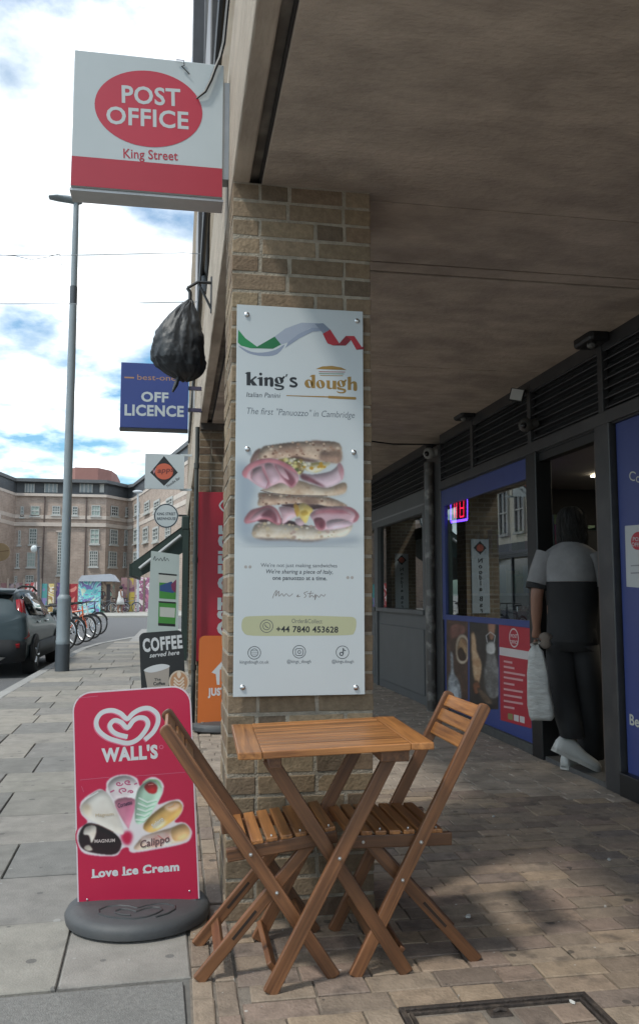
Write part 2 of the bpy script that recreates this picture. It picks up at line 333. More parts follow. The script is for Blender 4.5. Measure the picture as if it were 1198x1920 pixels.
def brick_tex(name, c1, c2, mortar, rot=(0, 0, 0), bw=0.225, bh=0.075, ms=0.012):
    "far brickwork, bricks too small to pick apart. Object coordinates are metres; rot turns them so that brick rows lie in XY"
    m = bpy.data.materials.new(name); m.use_nodes = True; t = m.node_tree; p = t.nodes['Principled BSDF']; p.inputs['Roughness'].default_value = 0.9; p.inputs['Specular IOR Level'].default_value = 0.2
    tcn = N(t, 'ShaderNodeTexCoord'); sp = N(t, 'ShaderNodeSeparateXYZ'); L(t, tcn.outputs['Object'], sp.inputs[0])
    ad = N(t, 'ShaderNodeMath', operation='ADD'); L(t, sp.outputs['X'], ad.inputs[0]); L(t, sp.outputs['Y'], ad.inputs[1])
    cb = N(t, 'ShaderNodeCombineXYZ'); L(t, ad.outputs[0], cb.inputs[0]); L(t, sp.outputs['Z'], cb.inputs[1])
    b = N(t, 'ShaderNodeTexBrick'); b.inputs['Scale'].default_value = 1.0; b.inputs['Brick Width'].default_value = bw; b.inputs['Row Height'].default_value = bh; b.inputs['Mortar Size'].default_value = ms
    b.inputs['Color1'].default_value = (*c1, 1); b.inputs['Color2'].default_value = (*c2, 1); b.inputs['Mortar'].default_value = (*mortar, 1); L(t, cb.outputs[0], b.inputs['Vector'])
    n1 = N(t, 'ShaderNodeTexNoise'); n1.inputs['Scale'].default_value = 1.3; n1.inputs['Detail'].default_value = 8; n1.inputs['Roughness'].default_value = 0.7; L(t, tcn.outputs['Object'], n1.inputs['Vector'])
    mr = N(t, 'ShaderNodeMapRange'); mr.inputs[1].default_value = 0.25; mr.inputs[2].default_value = 0.75; mr.inputs[3].default_value = 0.75; mr.inputs[4].default_value = 1.25; L(t, n1.outputs['Fac'], mr.inputs[0])
    vm = N(t, 'ShaderNodeVectorMath', operation='SCALE'); L(t, b.outputs['Color'], vm.inputs[0]); L(t, mr.outputs[0], vm.inputs['Scale']); L(t, vm.outputs[0], p.inputs['Base Color'])
    return m
def glass_mat(name, tint=(0.6, 0.62, 0.62), ior=1.9, rough=0.0):
    m = bpy.data.materials.new(name); m.use_nodes = True; t = m.node_tree; t.nodes.clear()
    o = N(t, 'ShaderNodeOutputMaterial'); mx = N(t, 'ShaderNodeMixShader'); tr = N(t, 'ShaderNodeBsdfTransparent'); gl = N(t, 'ShaderNodeBsdfGlossy'); fr = N(t, 'ShaderNodeFresnel')
    tr.inputs[0].default_value = (*tint, 1); gl.inputs['Roughness'].default_value = rough; gl.inputs[0].default_value = (0.9, 0.92, 0.92, 1); fr.inputs[0].default_value = ior
    ge = N(t, 'ShaderNodeNewGeometry'); iv = N(t, 'ShaderNodeMath', operation='SUBTRACT'); iv.inputs[0].default_value = 1.0; L(t, ge.outputs['Backfacing'], iv.inputs[1])
    mu = N(t, 'ShaderNodeMath', operation='MULTIPLY'); L(t, fr.outputs[0], mu.inputs[0]); L(t, iv.outputs[0], mu.inputs[1])
    L(t, mu.outputs[0], mx.inputs[0]); L(t, tr.outputs[0], mx.inputs[1]); L(t, gl.outputs[0], mx.inputs[2]); L(t, mx.outputs[0], o.inputs[0])
    return m
BRICK = ramp_mat('stock_brick', [(0.174,0.124,0.080),(0.218,0.161,0.101),(0.109,0.081,0.058),(0.248,0.189,0.122),(0.164,0.112,0.075),(0.199,0.150,0.100),(0.130,0.090,0.064),(0.239,0.179,0.119)], bump=0.45, nvar=0.3, nscale=34)
MORTAR = mat('mortar', (0.28,0.245,0.195), 0.95, 0.3, 25, 0.6, 120)
PAVER = ramp_mat('clay_paver', gum=[(5.0,0.10,(0.045,0.04,0.036)),(9.0,0.05,(0.42,0.40,0.37))], cols=[(0.183,0.143,0.112),(0.248,0.194,0.145),(0.146,0.113,0.092),(0.270,0.205,0.145),(0.216,0.159,0.126),(0.173,0.139,0.116)], bump=0.6, nvar=0.28, nscale=14, spot=((0.06,0.05,0.045),0.55,9.0,0.56,0.70))
JOINT = mat('paver_joint', (0.165,0.14,0.115), 0.95, 0.3, 30, 0.5, 150)
SLAB = ramp_mat('paving_slab', gum=[(2.6,0.055,(0.085,0.082,0.08)),(6.0,0.09,(0.10,0.098,0.095)),(5.0,0.07,(0.30,0.295,0.28))], cols=[(0.194,0.186,0.168),(0.258,0.242,0.211),(0.161,0.156,0.146),(0.278,0.255,0.221),(0.210,0.198,0.184),(0.171,0.168,0.160)], bump=0.35, bscale=140, nvar=0.2, nscale=7, spot=((0.090,0.086,0.083),0.5,5.0,0.58,0.75))
CONC_SLAB = mat('exposed_concrete', (0.165,0.16,0.15), 0.9, 0.3, 60, 0.5, 200, dirt=((0.10,0.097,0.093), 0.6, 3.0))
SJOINT = mat('slab_joint', (0.13,0.125,0.115), 0.95, 0.2, 40)
ASPH = mat('asphalt', (0.10,0.10,0.102), 0.9, 0.25, 40, 0.4, 250)
WOOD = wood_mat('oiled_hardwood', (0.058,0.024,0.011), (0.180,0.077,0.032))
WOODT = wood_mat('oiled_hardwood_top', (0.124,0.046,0.015), (0.354,0.153,0.048), 0.38)
STEEL = mat('bright_steel', (0.6,0.6,0.6), 0.3, 0.05, metal=1.0)
WHITE = P8('white_enamel', (214,222,224), 0.35)
BLACKP = P8('black_paint', (28,29,31), 0.4)
DKGREY = mat('dark_grey_frame', (0.030,0.030,0.032), 0.38, 0.2, 9, dirt=((0.06,0.058,0.055), 0.5, 7))

# ------------------------------------------------------------------ printed photographs: a fine grid of coloured points (ink on a flat sheet)
def _up(a, w, h):
    ys = np.linspace(0, a.shape[0]-1.001, h); xs = np.linspace(0, a.shape[1]-1.001, w); y0 = ys.astype(int); x0 = xs.astype(int); fy = (ys-y0)[:, None]; fx = (xs-x0)[None, :]
    return a[y0][:, x0]*(1-fy)*(1-fx)+a[y0+1][:, x0]*fy*(1-fx)+a[y0][:, x0+1]*(1-fy)*fx+a[y0+1][:, x0+1]*fy*fx
def _blur(a, r):
    for _ in range(2):
        for ax in (0, 1):
            p = np.concatenate([np.repeat(np.take(a, [0], ax), r, ax), a, np.repeat(np.take(a, [-1], ax), r, ax)], ax); c = np.cumsum(p, ax); n = 2*r+1
            z = np.zeros_like(np.take(c, [0], ax)); c = np.concatenate([z, c], ax); m = a.shape[ax]
            a = (np.take(c, range(n, n+m), ax)-np.take(c, range(0, m), ax))/n
    return a
class Print:
    "x0..x1, y0..y1 in drawing units; later shapes lie over earlier ones"
    def __init__(s, x0, x1, y0, y1, w, bg, seed=1):
        s.b = (x0, x1, y0, y1); s.w = w; s.h = int(w*(y1-y0)/(x1-x0)); s.rng = np.random.default_rng(seed)
        s.gx, s.gy = np.meshgrid(np.linspace(x0, x1, s.w), np.linspace(y0, y1, s.h)); s.c = np.zeros((s.h, s.w, 3))+np.array(bg); s.a = np.zeros((s.h, s.w))
    def noise(s, n): return sum(_up(s.rng.random((max(3, int(n*q*s.h/s.w)+2), int(n*q)+2)), s.w, s.h)*k for q, k in ((1, .5), (2.3, .3), (5, .2)))
    def mask(s, pts):
        m = np.zeros(s.gx.shape, bool); n = len(pts)
        for i in range(n):
            (xa, ya), (xb, yb) = pts[i], pts[(i+1) % n]
            if ya == yb: continue
            m ^= ((ya > s.gy) != (yb > s.gy)) & (s.gx < (xb-xa)*(s.gy-ya)/(yb-ya)+xa)
        return m.astype(float)
    def shape(s, pts, c, c2=None, nz=8, amt=1.0, rim=0.0, vol=0.25, soft=1, smooth=True, light=(-.35, -.9), alpha=1.0):
        "c..c2 mottled; vol = roundness of the thing photographed; rim = darker edge"
        pts = smooth_poly(pts, 4) if smooth else pts
        m = s.mask(pts); f = _blur(m, soft) if soft else m
        c = np.array(c, float); c2 = np.array(c2 if c2 is not None else c, float); n = np.clip((s.noise(nz)-.5)*2.2*amt+.5, 0, 1)[:, :, None]; col = c*(1-n)+c2*n
        R = max(2, int(s.w*.03)); b = _blur(m, R); gy, gx = np.gradient(b); sh = -(gx*light[0]+gy*light[1])*R*2
        col = col*(1-vol*np.clip(sh, -.6, 1.0)[:, :, None]*1.0)
        col = col*(1-rim*np.clip((1-b)*2, 0, 1)[:, :, None])
        f = (f*alpha)[:, :, None]; s.c = s.c*(1-f)+col*f; s.a = np.maximum(s.a, f[:, :, 0])
    def line(s, pts, w, c, alpha=1.0):
        d = np.full(s.gx.shape, 1e9)
        for (xa, ya), (xb, yb) in zip(pts, pts[1:]):
            L2 = (xb-xa)**2+(yb-ya)**2+1e-9; t_ = np.clip(((s.gx-xa)*(xb-xa)+(s.gy-ya)*(yb-ya))/L2, 0, 1); d = np.minimum(d, np.hypot(s.gx-xa-t_*(xb-xa), s.gy-ya-t_*(yb-ya)))
        f = (np.clip(1.4-d/(w*.5), 0, 1)*alpha)[:, :, None]; s.c = s.c*(1-f)+np.array(c, float)*f; s.a = np.maximum(s.a, f[:, :, 0])
    def specks(s, pts, n, r, cols):
        m = s.mask(pts); ys, xs = np.nonzero(m > .5)
        for k in s.rng.integers(0, len(ys), n):
            q = r*(.5+s.rng.random()); d = np.hypot((s.gx-s.gx[ys[k], xs[k]])*.8, s.gy-s.gy[ys[k], xs[k]]); f = np.clip(1.5-d/q, 0, 1)[:, :, None]*.85; s.c = s.c*(1-f)+np.array(cols[s.rng.integers(len(cols))], float)*f
    def build(s, name, fr, to_px, parent, lift, rough=0.4, k=PK, every=0.02):
        keep = s.a > every; H_, W_ = s.h, s.w; vs = []
        for j in range(H_):
            for i in range(W_): vs.append(fr.X(*to_px(s.gx[j, i], s.gy[j, i]), lift))
        kq_ = keep[:-1, :-1] | keep[1:, :-1] | keep[:-1, 1:] | keep[1:, 1:]
        fs = [(j*W_+i, (j+1)*W_+i, (j+1)*W_+i+1, j*W_+i+1) for j in range(H_-1) for i in range(W_-1) if kq_[j, i]]
        me = bpy.data.meshes.new(name); me.from_pydata(vs, [], fs); at = me.color_attributes.new('ink', 'FLOAT_COLOR', 'POINT')
        c = np.clip(s.c, 0, 255)/255; lin = np.where(c <= .04045, c/12.92, ((c+.055)/1.055)**2.4)*k
        at.data.foreach_set('color', np.concatenate([lin, np.ones((H_, W_, 1))], 2).reshape(-1).astype(np.float32))
        bm = bmesh.new(); bm.from_mesh(me); bmesh.ops.delete(bm, geom=[v for v in bm.verts if not v.link_faces], context='VERTS'); bm.to_mesh(me); bm.free()
        m = bpy.data.materials.get('printed_ink')
        if not m:
            m = bpy.data.materials.new('printed_ink'); m.use_nodes = True; n_ = N(m.node_tree, 'ShaderNodeVertexColor'); n_.layer_name = 'ink'; p = m.node_tree.nodes['Principled BSDF']; p.inputs['Roughness'].default_value = rough; L(m.node_tree, n_.outputs[0], p.inputs['Base Color'])
        me.materials.append(m); me.update(); return place(name, me, parent)
# ================================================================== THE SETTING
SOF, SHOPX, FASX = 2.85, 2.68, 0.19
def struct(name, mb, m, **k): return tag(mb.build(name, m, **k), kind='structure')
struct('ground', MB().poly([(-400,-200,-0.16),(400,-200,-0.16),(400,900,-0.16),(-400,900,-0.16)]), mat('far_ground', (0.24,0.24,0.23), 0.95, 0.2, 0.3))
struct('road', MB().poly([(-7.0,-30,-0.104),(-2.0,-30,-0.104),(-2.0,19,-0.104),(-1.2,24,-0.104),(0.6,29.5,-0.104),(12,30,-0.104),(30,30,-0.104),(30,49,-0.104),(-40,49,-0.104),(-40,36,-0.104),(-7.0,36,-0.104)]), ASPH)
KERB = mat('granite_kerb', (0.26,0.255,0.245), 0.85, 0.2, 30, 0.4, 150, rnd=0.15)
kerb = struct('kerb', MB().box(-2.13,-2.02,-30,19.2,-0.15,-0.012), SJOINT)
kl = [(-2.14,y) for y in [i*0.92 for i in range(2, 21)]]
for i in range(len(kl)-1):
    y0, y1 = kl[i][1]+0.004, kl[i+1][1]-0.004
    MB().box(-2.15,-2.0,y0,y1,-0.14,0.0+random.uniform(-.002,.002)).build('kerbstone', KERB, kerb, bevel=0.012)
kc = [(-2.075,18.4),(-2.06,19.5),(-1.85,21.5),(-1.2,24.4),(-0.2,27.2),(0.8,29.2),(3,29.8),(12,30)]
mb = MB()
for i in range(len(kc)-1):
    a, b = V((*kc[i],0)), V((*kc[i+1],0)); n = (b-a).normalized().cross(V((0,0,1)))*0.075
    mb.prism([a-n+V((0,0,-.14)),b-n+V((0,0,-.14)),b+n+V((0,0,-.14)),a+n+V((0,0,-.14))], [a-n,b-n,b+n,a+n])
mb.build('corner_kerb', KERB, kerb)
# far pavement beyond the junction
struct('far_pavement', MB().prism([(-40,49,-.16),(30,49,-.16),(30,66,-.16),(-40,66,-.16)], [(-40,49,.0),(30,49,.0),(30,66,.02),(-40,66,.02)]), mat('far_paving', (0.30,0.29,0.26), 0.9, 0.12, 0.8))
struct('opposite_pavement', MB().prism([(-9,-30,-.16),(-7,-30,-.16),(-7,36,-.16),(-9,36,-.16)], [(-9,-30,0),(-7,-30,0),(-7,36,0),(-9,36,0)]), mat('far_paving', (0.3,0.3,0.29)))

# ---- pavement of big slabs
def cbox_mesh(L_, D_, H_, ch, jit=0.0, m=None):
    "box with chamfered top edges centred on x,y; top at z=0"
    a, b = L_/2, D_/2; j = lambda: random.uniform(-jit, jit)
    vs = []
    for z, sx in ((-H_, 0), (-ch, 0), (0, ch)):
        for cx, cy in ((-1,-1),(1,-1),(1,1),(-1,1)): vs.append((cx*(a-sx)+j(), cy*(b-sx)+j(), z))
    fs = [(8,9,10,11)]+[(i,(i+1)%4,4+(i+1)%4,4+i) for i in range(4)]+[(4+i,4+(i+1)%4,8+(i+1)%4,8+i) for i in range(4)]
    me = bpy.data.meshes.new('piece'); me.from_pydata(vs, [], fs); me.materials.append(m); me.update(); return me
EDGE = 0.06     # where slabs end and clay pavers begin
pave = struct('pavement', MB().poly([(-2.03,-30,-0.012),(0.9,-30,-0.012),(0.9,30,-0.012),(0.8,29.2,-0.012),(-0.2,27.2,-0.012),(-1.2,24.4,-0.012),(-1.85,21.5,-0.012),(-2.03,19.4,-0.012)]), SJOINT)
rowsY = [2.74, 3.30, 3.82, 4.33, 4.87, 5.44]
while rowsY[-1] < 22: rowsY.append(rowsY[-1]+random.uniform(0.5,0.62))
SKEW = 0.028
nb = 0
for r in range(len(rowsY)-1):
    y0, y1 = rowsY[r], rowsY[r+1]; x = -2.0 if y0 < 19 else -1.55
    x1 = EDGE if y0 < 7.5 else 0.2
    while x < x1-0.05:
        w = random.choice((0.45,0.6,0.75,0.9,0.68)); xe = min(x+w, x1)
        if x1-xe < 0.2: xe = x1
        if r == 2 and x < -0.9 < xe: xe = -0.72
        me = cbox_mesh(xe-x-0.008, y1-y0-0.008, 0.03, 0.004, 0.0015, SLAB)
        xm, ym = (x+xe)/2, (y0+y1)/2+SKEW*((x+xe)/2+1.0)
        o = place('slab', me, pave, Matrix.Translation((xm, ym, random.uniform(-.0025,.0015))) @ Matrix.Rotation(SKEW, 4, 'Z') @ Matrix.Rotation(random.uniform(-.003,.003), 4, 'X'))
        x = xe
# big exposed-aggregate slabs nearest the camera
for (xa, xb, ya, yb) in ((-2.0,-0.62,1.6,2.72),(-0.61,EDGE,1.6,2.72),(-2.0,EDGE,-0.5,1.59)):
    me = cbox_mesh(xb-xa-0.008, yb-ya-0.008, 0.03, 0.004, 0.001, CONC_SLAB)
    place('slab', me, pave, Matrix.Translation(((xa+xb)/2,(ya+yb)/2+SKEW*((xa+xb)/2+1.0),0)) @ Matrix.Rotation(SKEW, 4, 'Z'))
me = cbox_mesh(1.7, 8, 0.02, 0.004, 0, mat('far_slab_tone', (0.23,0.225,0.215), 0.9, 0.15, 2)); place('slab', me, pave, Matrix.Translation((-0.35,26.0,-0.004)))

# ---- arcade floor of clay pavers
CX0, CX1, CY0, CY1 = 0.655, 1.235, 1.86, 2.462     # inspection cover
floor = struct('arcade_floor', MB().poly([(EDGE,-3,-0.008),(2.9,-3,-0.008),(2.9,24,-0.008),(EDGE,24,-0.008)]), JOINT)
PW, PD = 0.222, 0.106
plist = []
row = 0; y = 1.2
while y < 11.5:
    xs = 0.21 - (PW/2 if row % 2 else 0) + random.uniform(-0.015, 0.015); x = xs
    while x < SHOPX-0.02:
        pw = random.choice((PW, PW, 0.2, 0.165, 0.14))
        a, b = max(x, 0.205), min(x+pw, SHOPX+0.01); c, d = y, y+PD
        x += pw
        if b-a > 0.05:
            if a < CX1 and b > CX0 and c < CY1 and d > CY0:      # cut round the inspection cover
                if c >= CY0 and d > CY1 and d-CY1 > 0.03: c = CY1
                elif a < CX0 and CX0-a > 0.03: b = CX0
                elif b > CX1 and b-CX1 > 0.03: a = CX1
                else: continue
            plist.append((a, b, c, d))
    y += PD; row += 1
y = 1.2
while y < 9:                                    # soldier course along the slab edge
    plist.append((0.135, 0.203, y, y+0.215)); plist.append((EDGE+0.004, 0.132, y-0.1, y+0.115)); y += 0.218
plist = [p for p in plist if not (0.19 < (p[0]+p[1])/2 < 0.76 and 3.2 < (p[2]+p[3])/2 < 3.62)]
def seen(p):
    q = V(((p[0]+p[1])/2, (p[2]+p[3])/2, 0))-CAMP; z = q.dot(_fw)
    px, py = 599+F*q.dot(_r)/z, 960-F*q.dot(_u)/z
    return z > 0 and -60 < px < 1260 and py < 1990
plist.sort(key=lambda p: (0 if seen(p) else 1, (p[0]+p[1])**2/4+(p[2]+p[3])**2/4))
cache = {}
rest = MB()
for i, (a, b, c, d) in enumerate(plist):
    z = random.gauss(0, 0.0018)
    if i < 300:
        k = (round(b-a, 3), round(d-c, 3), random.randrange(3))
        if k not in cache: cache[k] = cbox_mesh(k[0]-0.006, k[1]-0.006, 0.02, 0.003, 0.002, PAVER)
        place('paver', cache[k], floor, Matrix.Translation(((a+b)/2,(c+d)/2,z)) @ Matrix.Rotation(random.gauss(0,.007), 4, 'Z') @ Matrix.Rotation(random.gauss(0,.004), 4, 'X'))
    else:
        g = 0.0035; j = lambda: random.uniform(-.002,.002); e = 0.004
        a0, b0, c0, d0 = a+g+j(), b-g+j(), c+g+j(), d-g+j()
        vs = [(a0,c0,-.02),(b0,c0,-.02),(b0,d0,-.02),(a0,d0,-.02),(a0,c0,z-e),(b0,c0,z-e),(b0,d0,z-e),(a0,d0,z-e),(a0+e,c0+e,z),(b0-e,c0+e,z),(b0-e,d0-e,z),(a0+e,d0-e,z)]
        rest.add(vs, [(8,9,10,11)]+[(q,(q+1)%4,4+(q+1)%4,4+q) for q in range(4)]+[(4+q,4+(q+1)%4,8+(q+1)%4,8+q) for q in range(4)])
PAVER2 = mat('clay_paver_far', (0.25,0.205,0.165), 0.85, 0.45, 5.5, 0.5, 90)
tag(rest.build('pavers_further_off', PAVER2, floor, fix=False), kind='stuff')

# ================================================================== THE ARCADE BUILDING
bld = thing('arcade_building', 'brown brick building with concrete arcade ceiling and brick pillars along the pavement', 'building', (2.68, 3.2, 0))
CONC = mat('soffit_concrete', (0.42,0.35,0.285), 0.9, 0.3, 4.0, 0.7, 40, stretch=(0.8,1.7,1.0), dirt=((0.23,0.19,0.16), 0.75, 2.6))
FASC = mat('board_marked_fascia', (0.42,0.355,0.285), 0.9, 0.38, 4.0, 0.9, 26, stretch=(1.0,0.35,14.0), dirt=((0.26,0.21,0.165), 0.6, 2.5))
FBRICK = brick_tex('facade_brick', (0.26,0.195,0.13), (0.17,0.125,0.085), (0.27,0.235,0.185))
DARKG = mat('shadow_gap', (0.035,0.032,0.03), 0.9, 0.3, 9)
# soffit in precast panels
BY0 = 0.6
sj = [BY0, 3.25, 3.87, 3.99, 5.68, 6.86, 8.2, 10.0, 12.0, 14.0, 16.0, 18.0, 20.0, 22.4]
soff = MB().box(0.30, 3.2, BY0, 22.4, SOF+0.012, SOF+0.2).build('soffit', DARKG, bld)
for i in range(len(sj)-1):
    zz = SOF+random.uniform(-.003,.003)
    MB().box(0.31, SHOPX+0.15, sj[i]+(0.012 if sj[i] in (3.87, 3.99) else 0.006), sj[i+1]-0.006, zz, SOF+0.05).build('soffit_panel', CONC, soff, bevel=0.004)
# fascia beam with its drip groove
MB().box(FASX, 0.262, BY0, 22.4, SOF, 3.58).build('fascia', FASC, bld, bevel=0.008)
MB().box(0.262, 0.31, BY0, 22.4, SOF+0.035, SOF+0.3).build('drip_groove', mat('groove_mottle', (0.13,0.115,0.10), 0.95, 0.4, 7, dirt=((0.34,0.31,0.27), 0.7, 5)), bld)  # dark brown groove, mottled with paler patches
MB().box(0.25, 0.36, BY0, 22.4, 3.58, 3.80).build('dark_flashing', mat('lead_flashing', (0.045,0.047,0.052), 0.6, 0.25, 5), bld)
MB().box(0.23, 9.0, BY0, 22.4, 3.80, 9.5).build('upper_wall', FBRICK, bld)
MB().box(3.2, 9.0, 9.6, 22.4, -0.02, 3.8).build('rear_wall', FBRICK, bld)
MB().box(SHOPX+0.06, 9.0, BY0, 3.4, -0.02, 3.8).build('flank_wall', FBRICK, bld)
for (y0, y1, z0, z1, x0, nm) in ((3.0,4.2,4.5,5.9,0.17,'window_frame'),(5.6,6.9,4.5,5.9,0.17,'window_frame'),(9.2,10.6,4.5,5.9,0.17,'window_frame')):
    MB().box(x0, 0.235, y0, y1, z0, z1).build(nm, DKGREY, bld, bevel=0.01)
w_ = MB().box(0.07, 0.24, 8.0, 9.4, 6.55, 9.3)
bay = w_.build('bay_window', mat('bay_cladding', (0.035,0.04,0.05), 0.5, 0.25, 4), bld)
mb = MB()
for k in range(24): 
    y0 = 8.0+k*1.4/24; mb.poly([(0.069,y0,6.56),(0.069,y0+0.055,6.56),(0.069,y0+0.03,6.56-random.uniform(.03,.15))]); mb.poly([(0.07+k*.007,7.999,6.56),(0.078+k*.007,7.999,6.56),(0.074+k*.007,7.999,6.56-random.uniform(.03,.12))])
mb.build('torn_edge', mat('bay_cladding', (0.035,0.04,0.05)), bay, fix=False)
# horizontal pipes and loose cables on the wall above the fascia
mb = MB(); mb.tube([(0.17,2.0,3.95),(0.16,5.0,3.98),(0.17,9.0,3.96),(0.17,15,3.95)], 0.022, 8); mb.build('wall_pipe', BLACKP, bld, smooth=True)
mb = MB(); mb.tube([(0.21,7.0,3.8),(0.20,7.0,6.0),(0.2,7.0,9.0)], 0.045, 10); mb.build('rainwater_pipe', BLACKP, bld, smooth=True)
# brick columns
COLX0, COLX1 = 0.195, 0.755
def brick_mesh(L_, D_, H_, v):
    k = ('b', round(L_,3), round(D_,3), v)
    if k in cache: return cache[k]
    c = 0.0022; j = lambda s=0.0014: random.uniform(-s, s)
    ax, ay, az = L_/2, D_/2, H_/2; vs = []; idx = {}
    for sx in (-1,1):
        for sy in (-1,1):
            for sz in (-1,1):
                q = (j(), j(), j())
                for w in range(3):
                    e = [c, c, c]; e[w] = 0
                    idx[(sx,sy,sz,w)] = len(vs); vs.append((sx*(ax-e[0])+q[0], sy*(ay-e[1])+q[1], sz*(az-e[2])+q[2]))
    fs = []
    for w in range(3):
        o1, o2 = (w+1)%3, (w+2)%3
        for s in (-1,1):
            f = []
            for a, b in ((-1,-1),(1,-1),(1,1),(-1,1)):
                t = [0,0,0]; t[w] = s; t[o1] = a; t[o2] = b; f.append(idx[(*t, w)])
            fs.append(tuple(f))
        for a in (-1,1):
            for b in (-1,1):
                f = []
                for s, ww in ((-1,o1),(1,o1),(1,o2),(-1,o2)):
                    t = [0,0,0]; t[w] = s; t[o1] = a; t[o2] = b; f.append(idx[(*t, ww)])
                fs.append(tuple(f))
    for sx in (-1,1):
        for sy in (-1,1):
            for sz in (-1,1): fs.append(tuple(idx[(sx,sy,sz,w)] for w in range(3)))
    me = bpy.data.meshes.new('brick'); me.from_pydata(vs, [], fs); me.materials.append(BRICK)
    bm = bmesh.new(); bm.from_mesh(me); bmesh.ops.recalc_face_normals(bm, faces=bm.faces[:]); bm.to_mesh(me); bm.free(); me.update()
    cache[k] = me; return me
def column(y0, bricks=True, depth=0.4425, top=SOF):
    y1 = y0+depth
    if not bricks:
        MB().box(COLX0, COLX1, y0, y1, -0.02, top).build('column', FBRICK, bld); return
    co = MB().box(COLX0+0.002, COLX1-0.002, y0+0.002, y1-0.002, -0.02, top).build('column', MORTAR, bld)
    H = 0.075; n = int(round(top/H)); H = top/n; W = COLX1-COLX0; g = 0.0125; D = 0.1025
    for c in range(n):
        z = (c+0.5)*H; pcs = []
        if c % 2 == 0:
            L_ = (W-2*g)/2.5
            xs = [(COLX0, L_), (COLX0+L_+g, L_), (COLX0+2*L_+2*g, L_/2)] if (c//2) % 2 == 0 else [(COLX0, L_/2), (COLX0+L_/2+g, L_), (COLX0+1.5*L_+2*g, L_)]
            pcs += [(x, w, y0, D) for x, w in xs]
            d2 = depth-2*(D+g); pcs += [(COLX0, D, y0+D+g, d2), (COLX1-D, D, y0+D+g, d2), (COLX0, 0.215, y1-D, D), (COLX1-0.215, 0.215, y1-D, D)]
        else:
            d1 = (depth-g)/2
            pcs += [(COLX0, D, y0, d1), (COLX0, D, y0+d1+g, d1), (COLX1-D, D, y0, d1), (COLX1-D, D, y0+d1+g, d1)]
            w = W-2*(D+g)
            if (c//2) % 2: pcs += [(COLX0+D+g, w*0.66-g/2, y0, D), (COLX0+D+g+w*0.66+g/2, w*0.34-g/2, y0, D)]
            else: pcs += [(COLX0+D+g, w*0.34-g/2, y0, D), (COLX0+D+g+w*0.34+g/2, w*0.66-g/2, y0, D)]
        for x, lx, y, ly in pcs:
            pr = random.uniform(-0.001, 0.002)
            me = brick_mesh(lx, ly, H-g, random.randrange(5))
            place('brick', me, co, Matrix.Translation((x+lx/2-(pr if x < 0.4 else -pr), y+ly/2-pr, z)) @ Matrix.Rotation(random.gauss(0,.004), 4, 'Y') @ Matrix.Rotation(random.gauss(0,.004), 4, 'Z'))
    return co
COLY = 3.18
column(COLY); column(8.0)
for yy in (12.85, 17.7, 22.0): column(yy, False)
MB().box(0.20, 0.80, 7.93, 8.5, SOF-0.06, SOF+0.01).build('padstone', mat('dark_concrete', (0.09,0.08,0.07), 0.9, 0.2, 12), bld)

# ================================================================== SHOPFRONTS (plane x = SHOPX)
SF = Fr((SHOPX, 0, 0), (0,-1,0), (0,0,1))      # a = -y, b = z
GLASS = glass_mat('shop_glass', (0.7,0.72,0.72), 3.2)
BLUE = P8('blue_vinyl', (60,76,142), 0.4, 0.06)
def sbox(mb, ya, yb, z0, z1, d0=-0.03, d1=0.03, m=None): mb.fbox(SF, -yb, -ya, z0, z1, d0, d1, m); return mb
shop = thing('shopfront', 'blue and black convenience shop front with open doorway under the arcade', 'shopfront', (SHOPX, 6.4, 0))
# louvre band
def louvres(par, ya, yb):
    sbox(MB(), ya, yb, 2.36, SOF-0.005, -0.06, -0.03).build('louvre_backing', mat('louvre_back', (0.008,0.008,0.009), 0.7), par)
    z = 2.38
    while z < SOF-0.09:
        mb = MB(); P = SF.P
        mb.add([P(-yb,z,0.012),P(-ya,z,0.012),P(-ya,z+0.045,-0.03),P(-yb,z+0.045,-0.03),P(-yb,z+0.006,0.014),P(-ya,z+0.006,0.014),P(-ya,z+0.05,-0.026),P(-yb,z+0.05,-0.026)],
               [(0,1,2,3),(4,7,6,5),(0,4,5,1),(1,5,6,2),(2,6,7,3),(3,7,4,0)])
        mb.build('louvre_blade', DKGREY, par); z += 0.062
    sbox(MB(), ya, yb, SOF-0.09, SOF-0.002, -0.02, 0.022).build('head_trim', DKGREY, par)
louvres(shop, 2.4, 8.14); 
for yy in (4.83, 7.2, 5.93): sbox(MB(), yy-0.03, yy+0.03, 2.36, SOF-0.03, -0.02, 0.026).build('louvre_post', DKGREY, shop, bevel=0.004)
sbox(MB(), 2.4, 8.14, 2.275, 2.36, -0.05, 0.035).build('transom', DKGREY, shop, bevel=0.005)
sbox(MB(), 2.4, 8.14, 2.262, 2.275, -0.04, 0.02).build('transom_trim', BLACKP, shop)
